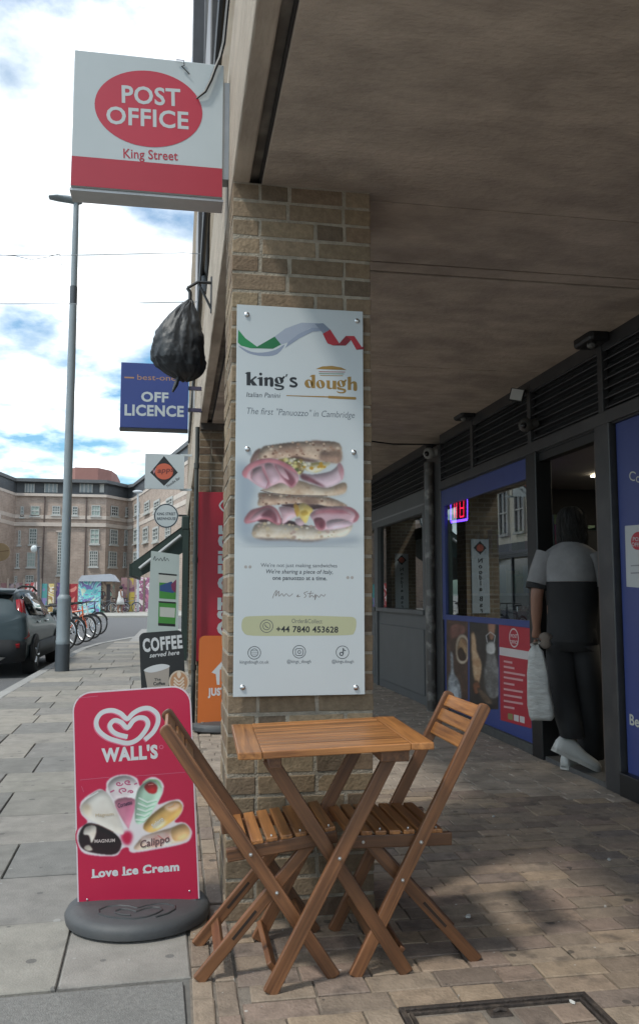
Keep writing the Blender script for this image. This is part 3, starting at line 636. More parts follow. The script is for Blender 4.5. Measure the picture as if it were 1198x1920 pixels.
# posts
for ya, yb in ((4.72,4.90),(5.80,5.98)): sbox(MB(), ya, yb, 0, 2.275, -0.09, 0.04).build('door_post', BLACKP if ya > 5 else DKGREY, shop, bevel=0.006)
sbox(MB(), 4.93, 4.98, 0, 2.26, -0.07, 0.0).build('door_jamb', mat('brown_jamb', (0.075,0.055,0.045), 0.5, 0.2, 8), shop)
sbox(MB(), 4.9, 5.8, 2.2, 2.262, -0.06, 0.01).build('door_head', BLACKP, shop)
sbox(MB(), 4.9, 5.8, -0.01, 0.03, -0.12, 0.02).build('threshold', mat('worn_metal', (0.12,0.12,0.12), 0.5, 0.3, 20, metal=0.6), shop)
post = sbox(MB(), 8.14, 8.62, 0, SOF-0.09, -0.08, 0.02).build('pier', DKGREY, shop, bevel=0.006)
mb = MB(); mb.tube([SF.P(-8.40, 0.0, 0.06), SF.P(-8.40, 2.6, 0.06)], 0.055, 14); mb.build('pier_tube', mat('chipped_pipe', (0.055,0.048,0.044), 0.35, 0.3, 6, dirt=((0.3,0.28,0.26), 0.8, 9)), shop, smooth=True)
# window
sbox(MB(), 5.98, 8.14, 0.0, 0.075, -0.04, 0.03).build('plinth', mat('dark_plinth', (0.05,0.048,0.045), 0.8, 0.3, 15), shop, bevel=0.004)
sbox(MB(), 5.98, 8.14, 0.075, 0.95, -0.03, 0.0, BLUE).build('window_vinyl', BLUE, shop)
fw = MB(); sbox(fw, 5.98, 8.14, 2.10, 2.262, -0.02, 0.012); sbox(fw, 5.98, 8.14, 0.95, 1.0, -0.02, 0.012); sbox(fw, 8.05, 8.14, 1.0, 2.10, -0.02, 0.012); sbox(fw, 5.98, 6.01, 1.0, 2.10, -0.02, 0.012)
wfr = fw.build('window_frame', BLUE, shop)
sbox(MB(), 6.01, 8.05, 1.0, 2.10, -0.012, -0.006).build('pane', GLASS, wfr)
# blue panel right of the door
sbox(MB(), 2.4, 4.72, 0.0, 0.14, -0.04, 0.05).build('plinth', BLACKP, shop, bevel=0.006)
pan = sbox(MB(), 2.4, 4.70, 0.14, 2.262, -0.04, 0.0).build('blue_panel', BLUE, shop)
mb = MB(); CREAM = P8('cream_print', (222,222,205)); NOTE = P8('notice_paper', (205,208,208)); PORED = P8('poster_red', (196,40,58))
put_text(mb, SF, 'Co', (1178,899), (1200,906), 17, CREAM, 0.003, 0.0); mb.build('lettering', CREAM, pan, fix=False)
mb = MB(); put_text(mb, SF, 'Bee', (1180,1358), (1207,1367), 19, CREAM, 0.003, 0.02); mb.build('lettering', CREAM, pan, fix=False)
mb = MB(); put_poly(mb, SF, [(1171,986),(1225,982),(1227,1104),(1174,1100)], NOTE, 0.003); put_ellipse(mb, SF, 1196, 1014, 14, 17, PORED, 0.0045)
put_text(mb, SF, 'POST', (1186,1014), (1206,1015), 7, NOTE, 0.006, 0.02); put_text(mb, SF, 'OFFICE', (1184,1024), (1208,1026), 7, NOTE, 0.006, 0.02)
for q in (1058, 1072): put_rect(mb, SF, 1182, q, 1210, q+4, P8('grey_ink', (150,150,155)), 0.0045)
mb.build('notice', NOTE, pan, fix=False)
# prints on the window vinyl
pr = Print(837, 877, 1160, 1312, 46, (96,68,54), 3)
pr.shape([(836,1158),(878,1158),(878,1314),(836,1314)], (104,74,60), (70,50,42), 3, 1, 0, 0, 0, False)
pr.shape([(842,1176),(856,1168),(872,1176),(868,1190),(846,1196)], (150,100,88), (110,70,60), 4, 1, .2, .3)
pr.shape([(854,1217),(857,1197),(866,1189),(876,1196),(879,1217),(876,1238),(866,1245),(857,1238)], (222,206,186), (196,176,150), 4, .6, .1, .2); pr.shape([(857,1217),(860,1201),(866,1195),(874,1201),(876,1217),(873,1234),(866,1239),(860,1233)], (150,110,76), (196,160,120), 5, 1, .3, .1); pr.shape([(858,1222),(864,1214),(872,1226),(873,1236),(866,1239),(860,1234)], (52,34,26), (70,46,34), 5, 1, .2, .1)
pr.shape([(843,1222),(849,1228),(851,1260),(861,1278),(864,1312),(840,1312),(840,1270),(845,1254)], (196,200,204), (120,124,130), 6, 1, .2, .4); pr.shape([(846,1286),(857,1290),(858,1312),(845,1312)], (226,230,234), (180,184,190), 6, 1, 0, .3)
pr.build('photo_print', SF, lambda x, y: (x, y), shop, 0.0008)
pr = Print(880, 934, 1160, 1330, 56, (56,48,46), 5)
pr.shape([(879,1158),(935,1158),(935,1332),(879,1332)], (62,54,50), (40,36,36), 3, 1, 0, 0, 0, False)
pr.shape([(914,1160),(929,1160),(925,1196),(917,1196)], (190,140,112), (160,112,90), 4, 1, .2, .4)
pr.shape([(882,1194),(887,1184),(892,1198),(894,1220),(902,1240),(902,1262),(896,1284),(888,1272),(884,1240)], (230,196,158), (196,150,110), 6, 1, .25, .4); pr.shape([(886,1282),(894,1276),(900,1286),(896,1300),(888,1298)], (150,90,60), (110,66,46), 6, 1, .3, .4)
pr.shape([(911,1208),(926,1205),(928,1226),(934,1248),(935,1300),(922,1310),(910,1294),(906,1256),(911,1234)], (150,148,146), (96,94,92), 6, 1, .3, .6); pr.shape([(912,1206),(926,1204),(927,1224),(913,1224)], (226,224,220), (196,194,190), 5, .6, .1, .4)
pr.line([(913,1204),(911,1192),(919,1185),(928,1192),(926,1204)], 2, (190,190,190)); pr.shape([(893,1290),(906,1296),(924,1318),(908,1316)], (140,116,96), (96,76,60), 6, 1, .2, .4)
pr.build('photo_print', SF, lambda x, y: (x, y), shop, 0.0008)
mb = MB(); RED = P8('print_red', (190,44,62)); PALE = P8('print_pale', (224,216,214))
put_poly(mb, SF, [(935,1171),(993,1178),(996,1366),(938,1350)], RED, 0.002)
put_ellipse(mb, SF, 963, 1196, 9, 18, PALE, 0.003, ring=0.86); put_text(mb, SF, 'POST', (957,1195), (970,1196), 6, PALE, 0.003, 0.02); put_text(mb, SF, 'OFFICE', (956,1206), (971,1208), 6, PALE, 0.003, 0.02)
put_poly(mb, SF, [(936,1213),(994,1222),(994,1238),(936,1228)], PALE, 0.003)
for q, (yy, wv) in enumerate(((1238,16),(1248,20),(1258,40),(1268,36),(1279,20),(1290,36),(1301,34),(1312,36),(1323,20))):
    put_poly(mb, SF, [(944,yy),(944+wv,yy+wv*0.16),(944+wv,yy+wv*0.16+4),(944,yy+3.5)], P8('print_text_pale', (224,170,172)), 0.003)
for q in range(3): put_poly(mb, SF, [(952+q*11,1337+q*2.6),(961+q*11,1339+q*2.6),(961+q*11,1351+q*2.8),(952+q*11,1348+q*2.8)], PALE if q else P8('print_olive', (150,140,90)), 0.003)
mb.build('poster', RED, shop, fix=False)
# shop interior
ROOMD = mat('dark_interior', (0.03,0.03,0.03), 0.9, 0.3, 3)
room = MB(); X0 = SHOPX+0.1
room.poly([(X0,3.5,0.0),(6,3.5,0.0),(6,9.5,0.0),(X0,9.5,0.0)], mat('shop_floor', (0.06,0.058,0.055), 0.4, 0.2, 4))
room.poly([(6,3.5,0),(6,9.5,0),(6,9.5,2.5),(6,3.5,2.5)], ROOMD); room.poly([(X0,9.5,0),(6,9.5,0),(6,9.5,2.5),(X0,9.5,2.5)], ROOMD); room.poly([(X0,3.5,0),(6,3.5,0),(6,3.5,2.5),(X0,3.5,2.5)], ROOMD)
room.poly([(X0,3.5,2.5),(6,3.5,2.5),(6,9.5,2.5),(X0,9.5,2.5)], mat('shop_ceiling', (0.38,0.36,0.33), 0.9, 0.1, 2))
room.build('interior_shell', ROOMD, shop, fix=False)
lq = onz(1120,892,2.47); LAMP_FILL = mat('lamp_fill_panel', (1,0.9,0.7), emit=1.6)
MB().box(lq.x-.02,lq.x+.5,lq.y-.12,lq.y+.12,2.47,2.49).build('ceiling_lamp_or_fill', LAMP_FILL, shop)
MB().box(4.4,5.2,5.2,7.6,2.47,2.49).build('ceiling_lamp_or_fill', LAMP_FILL, shop)  # second glowing panel, added out of view to brighten the shop ceiling
for k in range(3):
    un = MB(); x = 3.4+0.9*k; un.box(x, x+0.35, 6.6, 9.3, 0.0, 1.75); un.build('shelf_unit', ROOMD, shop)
    for q in range(4):
        MB().box(x-0.12, x-0.005, 6.55, 9.3, 0.35+q*0.42, 0.375+q*0.42).build('shelf', mat('shelf_edge', (0.16,0.16,0.16), 0.5), shop)
        gd = MB(); yy = 6.6
        while yy < 9.1:
            w = random.uniform(.08,.2); h = random.uniform(.15,.3); gd.box(x-0.11, x-0.02, yy, yy+w-0.01, 0.376+q*0.42, 0.376+q*0.42+h, random.choice([P8('goods_red',(120,40,40)),P8('goods_blue',(50,70,110)),P8('goods_tan',(140,120,90)),P8('goods_white',(160,160,160)),P8('goods_green',(60,90,60))])); yy += w
        tag(gd.build('shelf_goods', None, shop), kind='stuff')
# grey shopfront further along
shop2 = thing('shopfront', 'plain dark grey shop front half hidden behind the brick pillar', 'shopfront', (SHOPX, 10.5, 0))
GREYP = mat('grey_panel_paint', (0.085,0.088,0.09), 0.5, 0.12, 3)
louvres(shop2, 8.62, 16.5); sbox(MB(), 8.62, 16.5, 2.2, 2.36, -0.05, 0.02).build('transom', GREYP, shop2, bevel=0.004)
sbox(MB(), 8.62, 16.5, 2.18, 2.2, -0.03, 0.03).build('transom_bead', mat('grey_bead', (0.2,0.2,0.2), 0.5), shop2)
for ya, yb in ((8.62,8.72),(10.9,10.98),(13.5,13.6)): sbox(MB(), ya, yb, 0.0, 2.18, -0.05, 0.03).build('mullion', GREYP, shop2, bevel=0.004)
for ya, yb in ((8.72,10.9),(10.98,13.5),(13.6,16.5)):
    sbox(MB(), ya, yb, 0.0, 0.98, -0.05, 0.0).build('stall_riser', GREYP, shop2); pb = MB()
    sbox(pb, ya+0.08, yb-0.08, 0.1, 0.82, 0.0, 0.02); pb.build('riser_panel', GREYP, shop2, bevel=0.008)
    sl = sbox(MB(), ya, yb, 0.98, 1.03, -0.05, 0.05).build('sill', GREYP, shop2, bevel=0.005)
    wf = MB(); sbox(wf, ya, ya+0.05, 1.03, 2.18); sbox(wf, yb-0.05, yb, 1.03, 2.18); sbox(wf, ya+0.05, yb-0.05, 2.1, 2.18)
    f_ = wf.build('window_frame', GREYP, shop2)
    sbox(MB(), ya+0.05, yb-0.05, 1.03, 2.1, -0.02, -0.014).build('pane', GLASS, f_)
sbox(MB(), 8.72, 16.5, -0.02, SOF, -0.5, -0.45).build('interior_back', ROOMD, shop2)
# ================================================================== SIGNS ON THE BUILDING
GREYW = P8('sign_grey_white', (208,217,220), 0.35, 0.03); SIGNRED = P8('sign_red', (205,48,72), 0.4, 0.04); SIGNRED2 = P8('sign_red_band', (190,40,62), 0.4, 0.04)
ALU = mat('sign_edge_aluminium', (0.45,0.46,0.47), 0.45, 0.1, 8, metal=0.6)
# --- post office projecting box sign
t = thing('projecting_sign', 'white post office box sign with red oval projecting high from the fascia', 'sign', (0.16, 3.4, 2.88))
A = Fr((0,3.40,0), (1,0,0), (0,0,1))
x0, x1, z0, z1 = -0.463, 0.163, 2.885, 3.487
MB().box(x0, x1, 3.40, 3.53, z0, z1).build('sign_box', GREYW, t, bevel=0.004)
MB().box(x0-0.004, x1+0.004, 3.41, 3.52, z0-0.012, z0-0.001).build('underside_tray', ALU, t)
MB().box(x1+0.001, FASX+0.005, 3.43, 3.50, z0+0.1, z1-0.06).build('bracket', ALU, t)
BT = A.uv(280,305)[1]; mb = MB(); put_ellipse(mb, A, 280, 204, 100, 71, SIGNRED, 0.003, 56); mb.poly([A.P(x0+.002,z0+.002,.003),A.P(x1-.002,z0+.002,.003),A.P(x1-.002,BT,.003),A.P(x0+.002,BT,.003)], SIGNRED2); mb.build('red_print', SIGNRED, t, fix=False)
mb = MB(); put_text(mb, A, 'POST', (229,192), (339,199), 31, WHITE, 0.005, 0.022); mb.build('lettering', WHITE, t, fix=False); mb = MB(); put_text(mb, A, 'OFFICE', (200,231), (354,242), 31, WHITE, 0.005, 0.022); mb.build('lettering', WHITE, t, fix=False)
mb = MB(); put_text(mb, A, 'King Street', (232,296), (334,301), 17, SIGNRED2, 0.003, 0.012); mb.build('street_lettering', SIGNRED2, t, fix=False)
t = thing('cable', 'loose black cable hanging from the wall down across the post office sign', 'cable', (0.16,3.35,3.4))
c1 = MB(); pts = [ony(x, y, 3.385) for x, y in ((369,183),(385,172),(396,150),(404,128),(413,108),(420,80),(424,40),(428,0),(432,-60))]
pts[0].y = 3.392; c1.tube(pts, [.004,.006,.007,.0075,.008,.008,.008,.008,.008], 8); c1.build('cable_run', BLACKP, t, smooth=True)
c1 = MB(); c1.tube([ony(x, y, 3.39) for x, y in ((331,112),(345,113),(346,123),(341,124),(356,139))], 0.0022, 6); c1.build('loose_wire', BLACKP, t, smooth=True)
# --- off licence sign
OFFB = P8('off_licence_blue', (52,74,150), 0.45, 0.05)
t = thing('projecting_sign', 'square blue off licence sign projecting from the wall behind the hanging black bag', 'sign', (0.07,7.4,2.67))
A = Fr((0,7.40,0), (1,0,0), (0,0,1)); MB().box(-0.523, 0.072, 7.40, 7.48, 2.675, 3.265).build('sign_box', OFFB, t, bevel=0.004)
MB().box(-0.526, 0.074, 7.395, 7.485, 2.655, 2.674).build('underside_tray', BLACKP, t)
for z in (2.86, 3.06): MB().box(0.073, 0.20, 7.42, 7.45, z-0.016, z+0.016).build('bracket_arm', P8('bracket_violet', (70,62,90)), t)
MB().box(0.115, 0.130, 7.425, 7.445, 2.87, 3.04).build('bracket_strut', ALU, t)
mb = MB(); put_text(mb, A, 'OFF', (265,752), (316,754), 17, WHITE, 0.003, 0.035); mb.build('lettering', WHITE, t, fix=False); mb = MB(); put_text(mb, A, 'LICENCE', (234,778), (345,781), 19, WHITE, 0.003, 0.035); mb.build('lettering', WHITE, t, fix=False)
TANP = P8('tan_print', (196,150,110)); mb = MB(); put_text(mb, A, 'best-one', (258,712), (330,714), 10, TANP, 0.003, 0.0); put_rect(mb, A, 234, 707, 252, 709, TANP, 0.003); mb.build('shop_name', TANP, t, fix=False)
# --- hanging black bag
BAG = mat('black_polythene', (0.015,0.017,0.020), 0.5, 0.25, 8, 0.3, 40)
t = thing('hanging_bag', 'black bag tied over a hanging basket on a wall bracket', 'bag', (0.05,5.2,2.6))
rows0 = [(562,356,4),(568,355,9),(576,350,16),(588,346,25),(604,342,34),(622,338,42),(642,335,48),(660,333,50),(676,334,50),(690,338,44),(702,343,32),(710,346,18),(715,347,6)]
rows = []
for (a_, b_) in zip(rows0, rows0[1:]):
    for k in range(7): rows.append(tuple(a_[q]+(b_[q]-a_[q])*k/7 for q in range(3)))
rows.append(rows0[-1])
rg = []
for i, (py, cx, hw) in enumerate(rows):
    c = ony(cx, py, 5.2); w = hw*5.2/F; ring = []
    for k in range(140):
        a = 2*math.pi*k/140; n = mnoise.noise(V((math.cos(a)*1.6, math.sin(a)*1.6, py*0.012)))+.55*mnoise.noise(V((math.cos(a)*3.4+9, math.sin(a)*3.4, py*0.045)))
        pleat = 0.05*math.sin(a*7+py*0.02)*max(0, 1-(i/56)) + 0.02*math.sin(a*13+py*.05)
        cz = .5-abs(mnoise.noise(V((math.cos(a)*2.6+3, math.sin(a)*2.6, py*.030))))*1.4; c2 = .5-abs(mnoise.noise(V((math.cos(a)*6+7, math.sin(a)*6, py*.075))))*1.4; rr = w*(1+0.13*n+pleat*.6+.09*cz+.045*c2); ring.append((c.x+rr*math.cos(a), 5.2+0.7*rr*math.sin(a), c.z+0.012*mnoise.noise(V((a*3, py*.05, 2)))))
    rg.append(ring)
mb = MB(); mb.rings(rg); mb.build('bag_body', BAG, t, smooth='all')
mb = MB(); mb.tube([ony(335,708,5.16), ony(330,722,5.15), ony(324,735,5.15)], [0.012,0.014,0.006], 8); mb.build('tie_end', BAG, t, smooth=True)
mb = MB(); mb.tube([ony(357,562,5.2), ony(357,548,5.2), ony(352,540,5.2)], 0.012, 8); mb.build('knot', BAG, t, smooth=True)
mb = MB(); mb.tube([ony(352,540,5.2), V((0.10,5.2,3.2)), V((0.195,5.2,3.2))], 0.010, 8); mb.tube([V((0.19,5.2,3.0)), V((0.19,5.2,3.24))], 0.010, 8); mb.tube([V((0.10,5.2,3.2)), V((0.19,5.2,3.02))], 0.008, 6); mb.build('wall_bracket', BLACKP, t, smooth=True)
# --- noodle bar sign
ORG = P8('sign_orange', (222,108,78)); t = thing('projecting_sign', 'white square sign with black diamond and orange disc on white brackets', 'sign', (0.07,12.5,2.77))
A = Fr((0,12.50,0), (1,0,0), (0,0,1)); MB().box(-0.5, 0.078, 12.50, 12.53, 2.775, 3.305).build('sign_board', GREYW, t)
for z in (2.775, 3.30): MB().box(0.02, 0.195, 12.535, 12.56, z-0.016, z+0.016).build('bracket_arm', WHITE, t)
mb = MB(); put_poly(mb, A, [(308,855),(334,886),(308,911),(282,886)], BLACKP, 0.004); put_ellipse(mb, A, 308, 884, 17, 15, ORG, 0.006); put_text(mb, A, 'V', (287,888), (294,887.5), 9, P8('sign_pale_pink', (206,160,170)), 0.008, 0.02, 0.2); put_text(mb, A, 'apps', (296,887), (327,884), 9, P8('sign_dark_red', (120,50,44)), 0.008, 0.02, 0.2); mb.build('emblem', ORG, t, fix=False)
mb = MB(); put_text(mb, A, 'Noodle Bar', (315,914), (339,897), 5, BLACKP, 0.004, 0.01); mb.build('lettering', BLACKP, t, fix=False)
# --- round sign
t = thing('projecting_sign', 'small round white sign with dark rim above the green awning', 'sign', (0.1,18,2.9))
A = Fr((0,18.0,0), (1,0,0), (0,0,1)); mb = MB(); c = A.uv(312,967); k = 32
o_ = [(c[0]+0.26*math.cos(2*math.pi*i/k), c[1]+0.26*math.sin(2*math.pi*i/k)) for i in range(k)]
mb.prism([A.P(a, b, -0.05) for a, b in o_], [A.P(a, b, 0) for a, b in o_]); mb.build('disc', WHITE, t)
NAVY = P8('sign_navy', (44,56,70)); mb = MB(); put_ellipse(mb, A, 312, 967, 22.4, 22.4, NAVY, 0.004, 40, 0.91); mb.build('rim', NAVY, t, fix=False)
mb = MB(); put_text(mb, A, 'KING STREET', (295,966), (330,966), 5, NAVY, 0.004, 0.02); mb.build('lettering', NAVY, t, fix=False); mb = MB(); put_text(mb, A, 'BREWHOUSE', (295,975), (330,975), 5, NAVY, 0.004, 0.02); mb.build('lettering', NAVY, t, fix=False)
MB().box(-0.02, 0.2, 18.01, 18.04, 2.88, 2.92).build('bracket_arm', BLACKP, t)
# --- awning
GRN = mat('awning_canvas', (0.018,0.034,0.028), 0.7, 0.2, 5); t = thing('awning', 'dark green shop awning sloping down over the pavement beyond the signs', 'awning', (0.1,17,1.7))
top, bot = ony(346,984,15.6), ony(245,1058,15.6)
def slab3(p, q, th, ya, yb, name, m):
    d = (q-p).normalized(); n = V((0,1,0)).cross(d)*th
    MB().prism([V((p.x,ya,p.z))-n,V((q.x,ya,q.z))-n,V((q.x,ya,q.z)),V((p.x,ya,p.z))], [V((p.x,yb,p.z))-n,V((q.x,yb,q.z))-n,V((q.x,yb,q.z)),V((p.x,yb,p.z))], m).build(name, m, t)
slab3(top, bot, 0.02, 15.6, 19.5, 'canvas', GRN)
MB().box(bot.x-0.02, bot.x+0.03, 15.6, 19.5, bot.z-0.22, bot.z+0.01).build('valance', GRN, t)
e1, e2 = ony(262,1082,15.6), ony(347,1034,15.6); ep = [top, bot, bot-V((0,0,.2)), e1, e2]; MB().prism(ep, [p+V((0,.03,0)) for p in ep], GRN).build('end_panel', GRN, t)
mb = MB(); a_, b_ = ony(262,1066,15.55), ony(340,1004,15.55); mb.tube([a_, b_], 0.03, 8); mb.build('folding_arm', mat('arm_grey', (0.35,0.36,0.36), 0.5), t, smooth=True)
MB().box(0.07, 0.21, 15.5, 19.6, 2.40, 2.66).build('cassette', GRN, t, bevel=0.02)
MB().box(0.09, 0.2, 15.48, 15.58, 0.0, 2.4).build('side_post', GRN, t)
# --- red wall sign on the second pillar
t = thing('wall_sign', 'tall red post office sign with vertical white lettering on the second brick pillar', 'sign', (0.4,7.98,0.5))
A = Fr((0,7.965,0), (1,0,0), (0,0,1)); tl = A.uv(371,922); br = A.uv(372,1240)
MB().box(tl[0], 0.735, 7.967, 7.995, br[1], tl[1]).build('sign_board', SIGNRED2, t, bevel=0.003)
mb = MB(); mb.poly([A.P(tl[0]-.004,br[1],.0),A.P(tl[0]+.008,br[1],.0),A.P(tl[0]+.008,tl[1],.0),A.P(tl[0]-.004,tl[1],.0)])
for p in mb.v: pass
mb.build('white_edge', WHITE, t, fix=False)
mb = MB(); u0 = A.uv(412,1100)[0]
def vtext(mb, fr, body, u, z0, z1, h, m):      # reads upwards
    vs, fs, w = text2d(body, 0.03); s = (z1-z0)/w; k = h/CAP
    mb.add([fr.P(u-y*k+h, z0+x*s, 0.003) for x, y in vs], fs, m)
ux = A.uv(410,1100)[0]
vtext(mb, A, 'POST OFFICE', ux, A.uv(410,1212)[1], A.uv(410,985)[1], 0.17, WHITE); 
mb.build('lettering', WHITE, t, fix=False); mb = MB(); put_stroke(mb, A, [(424,962),(412,948),(424,934)], 3.0, WHITE, 0.003)
mb.build('lettering', WHITE, t, fix=False)
# --- drainpipe beside the second pillar
t = thing('drainpipe', 'slim black drainpipe at the left edge of the second brick pillar', 'drainpipe', (0.165,7.9,0))
PIPEG = mat('pipe_grey_green', (0.05,0.056,0.052), 0.6, 0.2, 6); mb = MB(); mb.tube([V((0.165,7.9,0.02)), V((0.165,7.9,2.2)), V((0.17,7.9,2.6)), V((0.17,7.9,2.80))], 0.021, 12); mb.build('pipe', PIPEG, t, smooth=True)
for z in (0.5, 1.5, 2.4):
    mb = MB(); mb.tube([V((0.166,7.9,z)), V((0.166,7.9,z+0.05))], 0.027, 12); mb.build('pipe_clip', PIPEG, t, smooth=True)
# --- noodle bar banners on the inner faces of further pillars, seen as reflections
for yy, lab in ((12.85,'narrow white banner with black vertical letters mirrored in the blue-framed window'),(17.7,'narrow white banner with vertical letters mirrored in the grey shop window')):
    t = thing('banner', lab, 'banner', (0.52, yy-.01, 1.2)); A = Fr((0.52, yy-0.012, 0), (1,0,0), (0,0,1))
    MB().box(0.37, 0.67, yy-0.012, yy-.004, 0.90, 2.10).build('banner_sheet', GREYW, t)
    mb = MB(); mb.poly([A.P(0,1.85,.001),A.P(.11,1.96,.001),A.P(0,2.07,.001),A.P(-.11,1.96,.001)], BLACKP); mb.poly([A.P(.06*math.cos(i),1.96+.06*math.sin(i),.002) for i in [2*math.pi*q/16 for q in range(16)]], ORG); mb.build('emblem', BLACKP, t, fix=False)
    mb = MB(); z = 1.72
    for ch in 'Noodle Bar':
        if ch != ' ':
            w = text2d(ch, 0.03)[2]*0.075/CAP*1.0; put_text_uv(mb, A, ch, (-w/2,z), (w/2,z), 0.070, BLACKP, 0.003, 0.03)
        z -= 0.092 if ch != ' ' else 0.07
    mb.build('lettering', BLACKP, t, fix=False)
# --- the poster board on the near pillar
PY = COLY-0.03
t = thing('poster_board', 'tall pale panini poster board screwed to the near brick pillar', 'poster', (0.46, PY, 0.81))
A = Fr((0,PY,0), (1,0,0), (0,0,1)); c4 = [A.uv(446,570), A.uv(682,585), A.uv(682,1303), A.uv(436,1306)]
bx0 = (c4[0][0]+c4[3][0])/2; bx1 = (c4[1][0]+c4[2][0])/2; bz1 = (c4[0][1]+c4[1][1])/2; bz0 = (c4[2][1]+c4[3][1])/2
BOARD = P8('poster_board', (218,226,230), 0.3, 0.03, scale=1.5)
MB().box(bx0, bx1, PY, PY+0.006, bz0, bz1).build('board', BOARD, t, bevel=0.001)
for x, y in ((463,590),(669,602),(464,842),(663,848),(455,1289),(667,1289)):
    a, b = A.uv(x, y); mb = MB(); mb.rings([[A.P(a+r*math.cos(2*math.pi*k/14), b+r*math.sin(2*math.pi*k/14), l) for k in range(14)] for r, l in ((.010,.0002),(.010,.004),(.007,.007),(.0015,.008))]); mb.build('screw_cap', STEEL, t, smooth=True)
    mb = MB(); mb.tube([A.P(a, b, 0), A.P(a, b, -0.03)], 0.008, 10); mb.build('standoff', STEEL, t, smooth=True)
GREEN = P8('ribbon_green', (34,150,88)); GREEN2 = P8('ribbon_green_dark', (24,122,72)); RIBR = P8('ribbon_red', (196,40,58)); RIBR2 = P8('ribbon_red_dark', (150,28,46)); RIBW = P8('ribbon_white', (176,186,204)); RIBW2 = P8('ribbon_shade', (156,168,190)); RIBW3 = P8('ribbon_pale', (196,206,216))
lf = 0.0012
mb = MB()
put_poly(mb, A, smooth_poly([(447,648),(470,659),(492,661),(516,656),(534,646),(520,664),(495,668),(465,662)], 3), RIBW2, lf*0.5)
put_poly(mb, A, [(447,618),(460,634),(482,650),(470,653),(452,648),(446,642)], GREEN, lf); put_poly(mb, A, [(482,650),(515,631),(527,646),(512,654),(470,653)], GREEN2, lf)
put_poly(mb, A, [(515,631),(535,616),(565,605),(596,606),(612,612),(580,616),(556,630),(540,642),(527,646)], RIBW, lf); put_poly(mb, A, [(540,642),(560,626),(584,615),(604,614),(612,620),(586,622),(562,634),(535,652)], RIBW2, lf*1.5)
put_poly(mb, A, [(590,607),(606,606),(619,618),(606,626),(596,614)], P8('ribbon_grey', (140,152,172)), lf*2); put_poly(mb, A, [(605,626),(619,618),(636,644),(625,648),(614,644)], RIBR, lf*2.5)
put_poly(mb, A, [(625,648),(636,644),(648,630),(662,630),(656,640),(648,648)], RIBR2, lf*2.6); put_poly(mb, A, [(648,630),(664,630),(678,651),(682,655),(668,656),(658,638)], RIBR, lf*2.8); put_poly(mb, A, [(668,656),(682,655),(682,649),(676,652)], RIBR2, lf*2.9)
mb.build('ribbon_print', GREEN, t, fix=False)
INK = P8('poster_ink', (30,36,44)); GOLD = P8('poster_gold', (168,132,62)); GINK = P8('poster_grey_ink', (116,124,134)); GINK2 = P8('poster_mid_ink', (84,90,98))
def kq(x, y): return (462+(x-183)*0.2590, 722.5+(y-452)*0.25+(x-183)*0.008)
def dq(x, y): return (571+(x-603)*0.2513, 727+(y-452)*0.25+(x-603)*0.0128)
def glyphs(mq, shapes, m):
    g = MB()
    for kind, pts in shapes:
        if kind == 'p': put_poly(g, A, [mq(*p) for p in pts], m, lf)
        elif kind == 's': put_poly(g, A, smooth_poly([mq(*p) for p in pts], 3), m, lf)
        elif kind == 'c': put_poly(g, A, smooth_poly([mq(*p) for p in pts], 3), BOARD, lf*1.6)
        elif kind == 'l': put_stroke(g, A, [mq(*p) for p in pts[1:]], pts[0]*.25, m, lf*1.3)
    return g
def bowl(cx, cy, rx, ry): return [(cx+rx*math.cos(a), cy+ry*math.sin(a)) for a in [2*math.pi*k/12 for k in range(12)]]
def cut(cx, cy, h=24, w=8, sk=7): return [(cx-sk,cy-h),(cx-sk+w,cy-h+4),(cx+sk+w*.4,cy+h-6),(cx+sk,cy+h),(cx+sk-w,cy+h-4),(cx-sk-w*.4,cy-h+6)]
KING = [('p',[(172,362),(190,352),(214,351),(214,452),(185,452),(185,368)]),('p',[(214,410),(248,381),(262,386),(232,412),(264,452),(226,452),(214,430)]),
 ('s',bowl(287,364,11,11)),('p',[(258,402),(276,388),(301,386),(301,452),(275,452),(275,402)]),
 ('p',[(306,402),(318,388),(338,386),(338,452),(314,452),(314,402)]),('s',[(336,396),(352,385),(370,388),(378,400),(378,452),(354,452),(354,408),(346,402),(336,408)]),
 ('s',bowl(420,408,33,27)),('c',cut(419,408,20,8)),('p',[(436,392),(452,374),(464,376),(458,390),(446,398)]),('s',[(392,432),(420,440),(448,446),(457,458),(448,475),(420,481),(394,476),(386,464),(398,468),(420,471),(438,466),(438,460),(420,456),(394,452),(388,442)]),
 ('p',[(470,360),(483,358),(474,380),(466,378)]),('l',[17,(545,394),(528,388),(508,392),(505,404),(520,414),(538,424),(546,436),(534,448),(512,448),(496,442)])]
DOUGH = [('s',bowl(634,420,31,32)),('c',cut(640,420,22,8)),('p',[(640,366),(658,352),(682,351),(682,452),(656,452),(656,368)]),('s',bowl(722,420,33,32)),('c',cut(720,420,23,8)),
 ('p',[(764,388),(792,388),(792,440),(806,444),(812,436),(812,388),(840,388),(840,452),(814,452),(812,446),(796,454),(780,452),(768,444),(768,396),(764,396)]),
 ('s',bowl(876,408,32,27)),('c',cut(874,408,20,8)),('p',[(892,392),(906,374),(918,376),(912,390),(902,398)]),('s',[(848,432),(876,440),(904,446),(913,458),(904,475),(876,481),(850,476),(842,464),(854,468),(876,471),(894,466),(894,460),(876,456),(850,452),(844,442)]),
 ('p',[(918,362),(932,352),(950,351),(950,452),(924,452),(924,366)]),('s',[(948,398),(966,385),(984,388),(993,402),(993,452),(967,452),(967,408),(958,402),(948,410)])]
glyphs(kq, KING, INK).build('wordmark', INK, t, fix=False); glyphs(dq, DOUGH, GOLD).build('wordmark', GOLD, t, fix=False)
mb = MB()
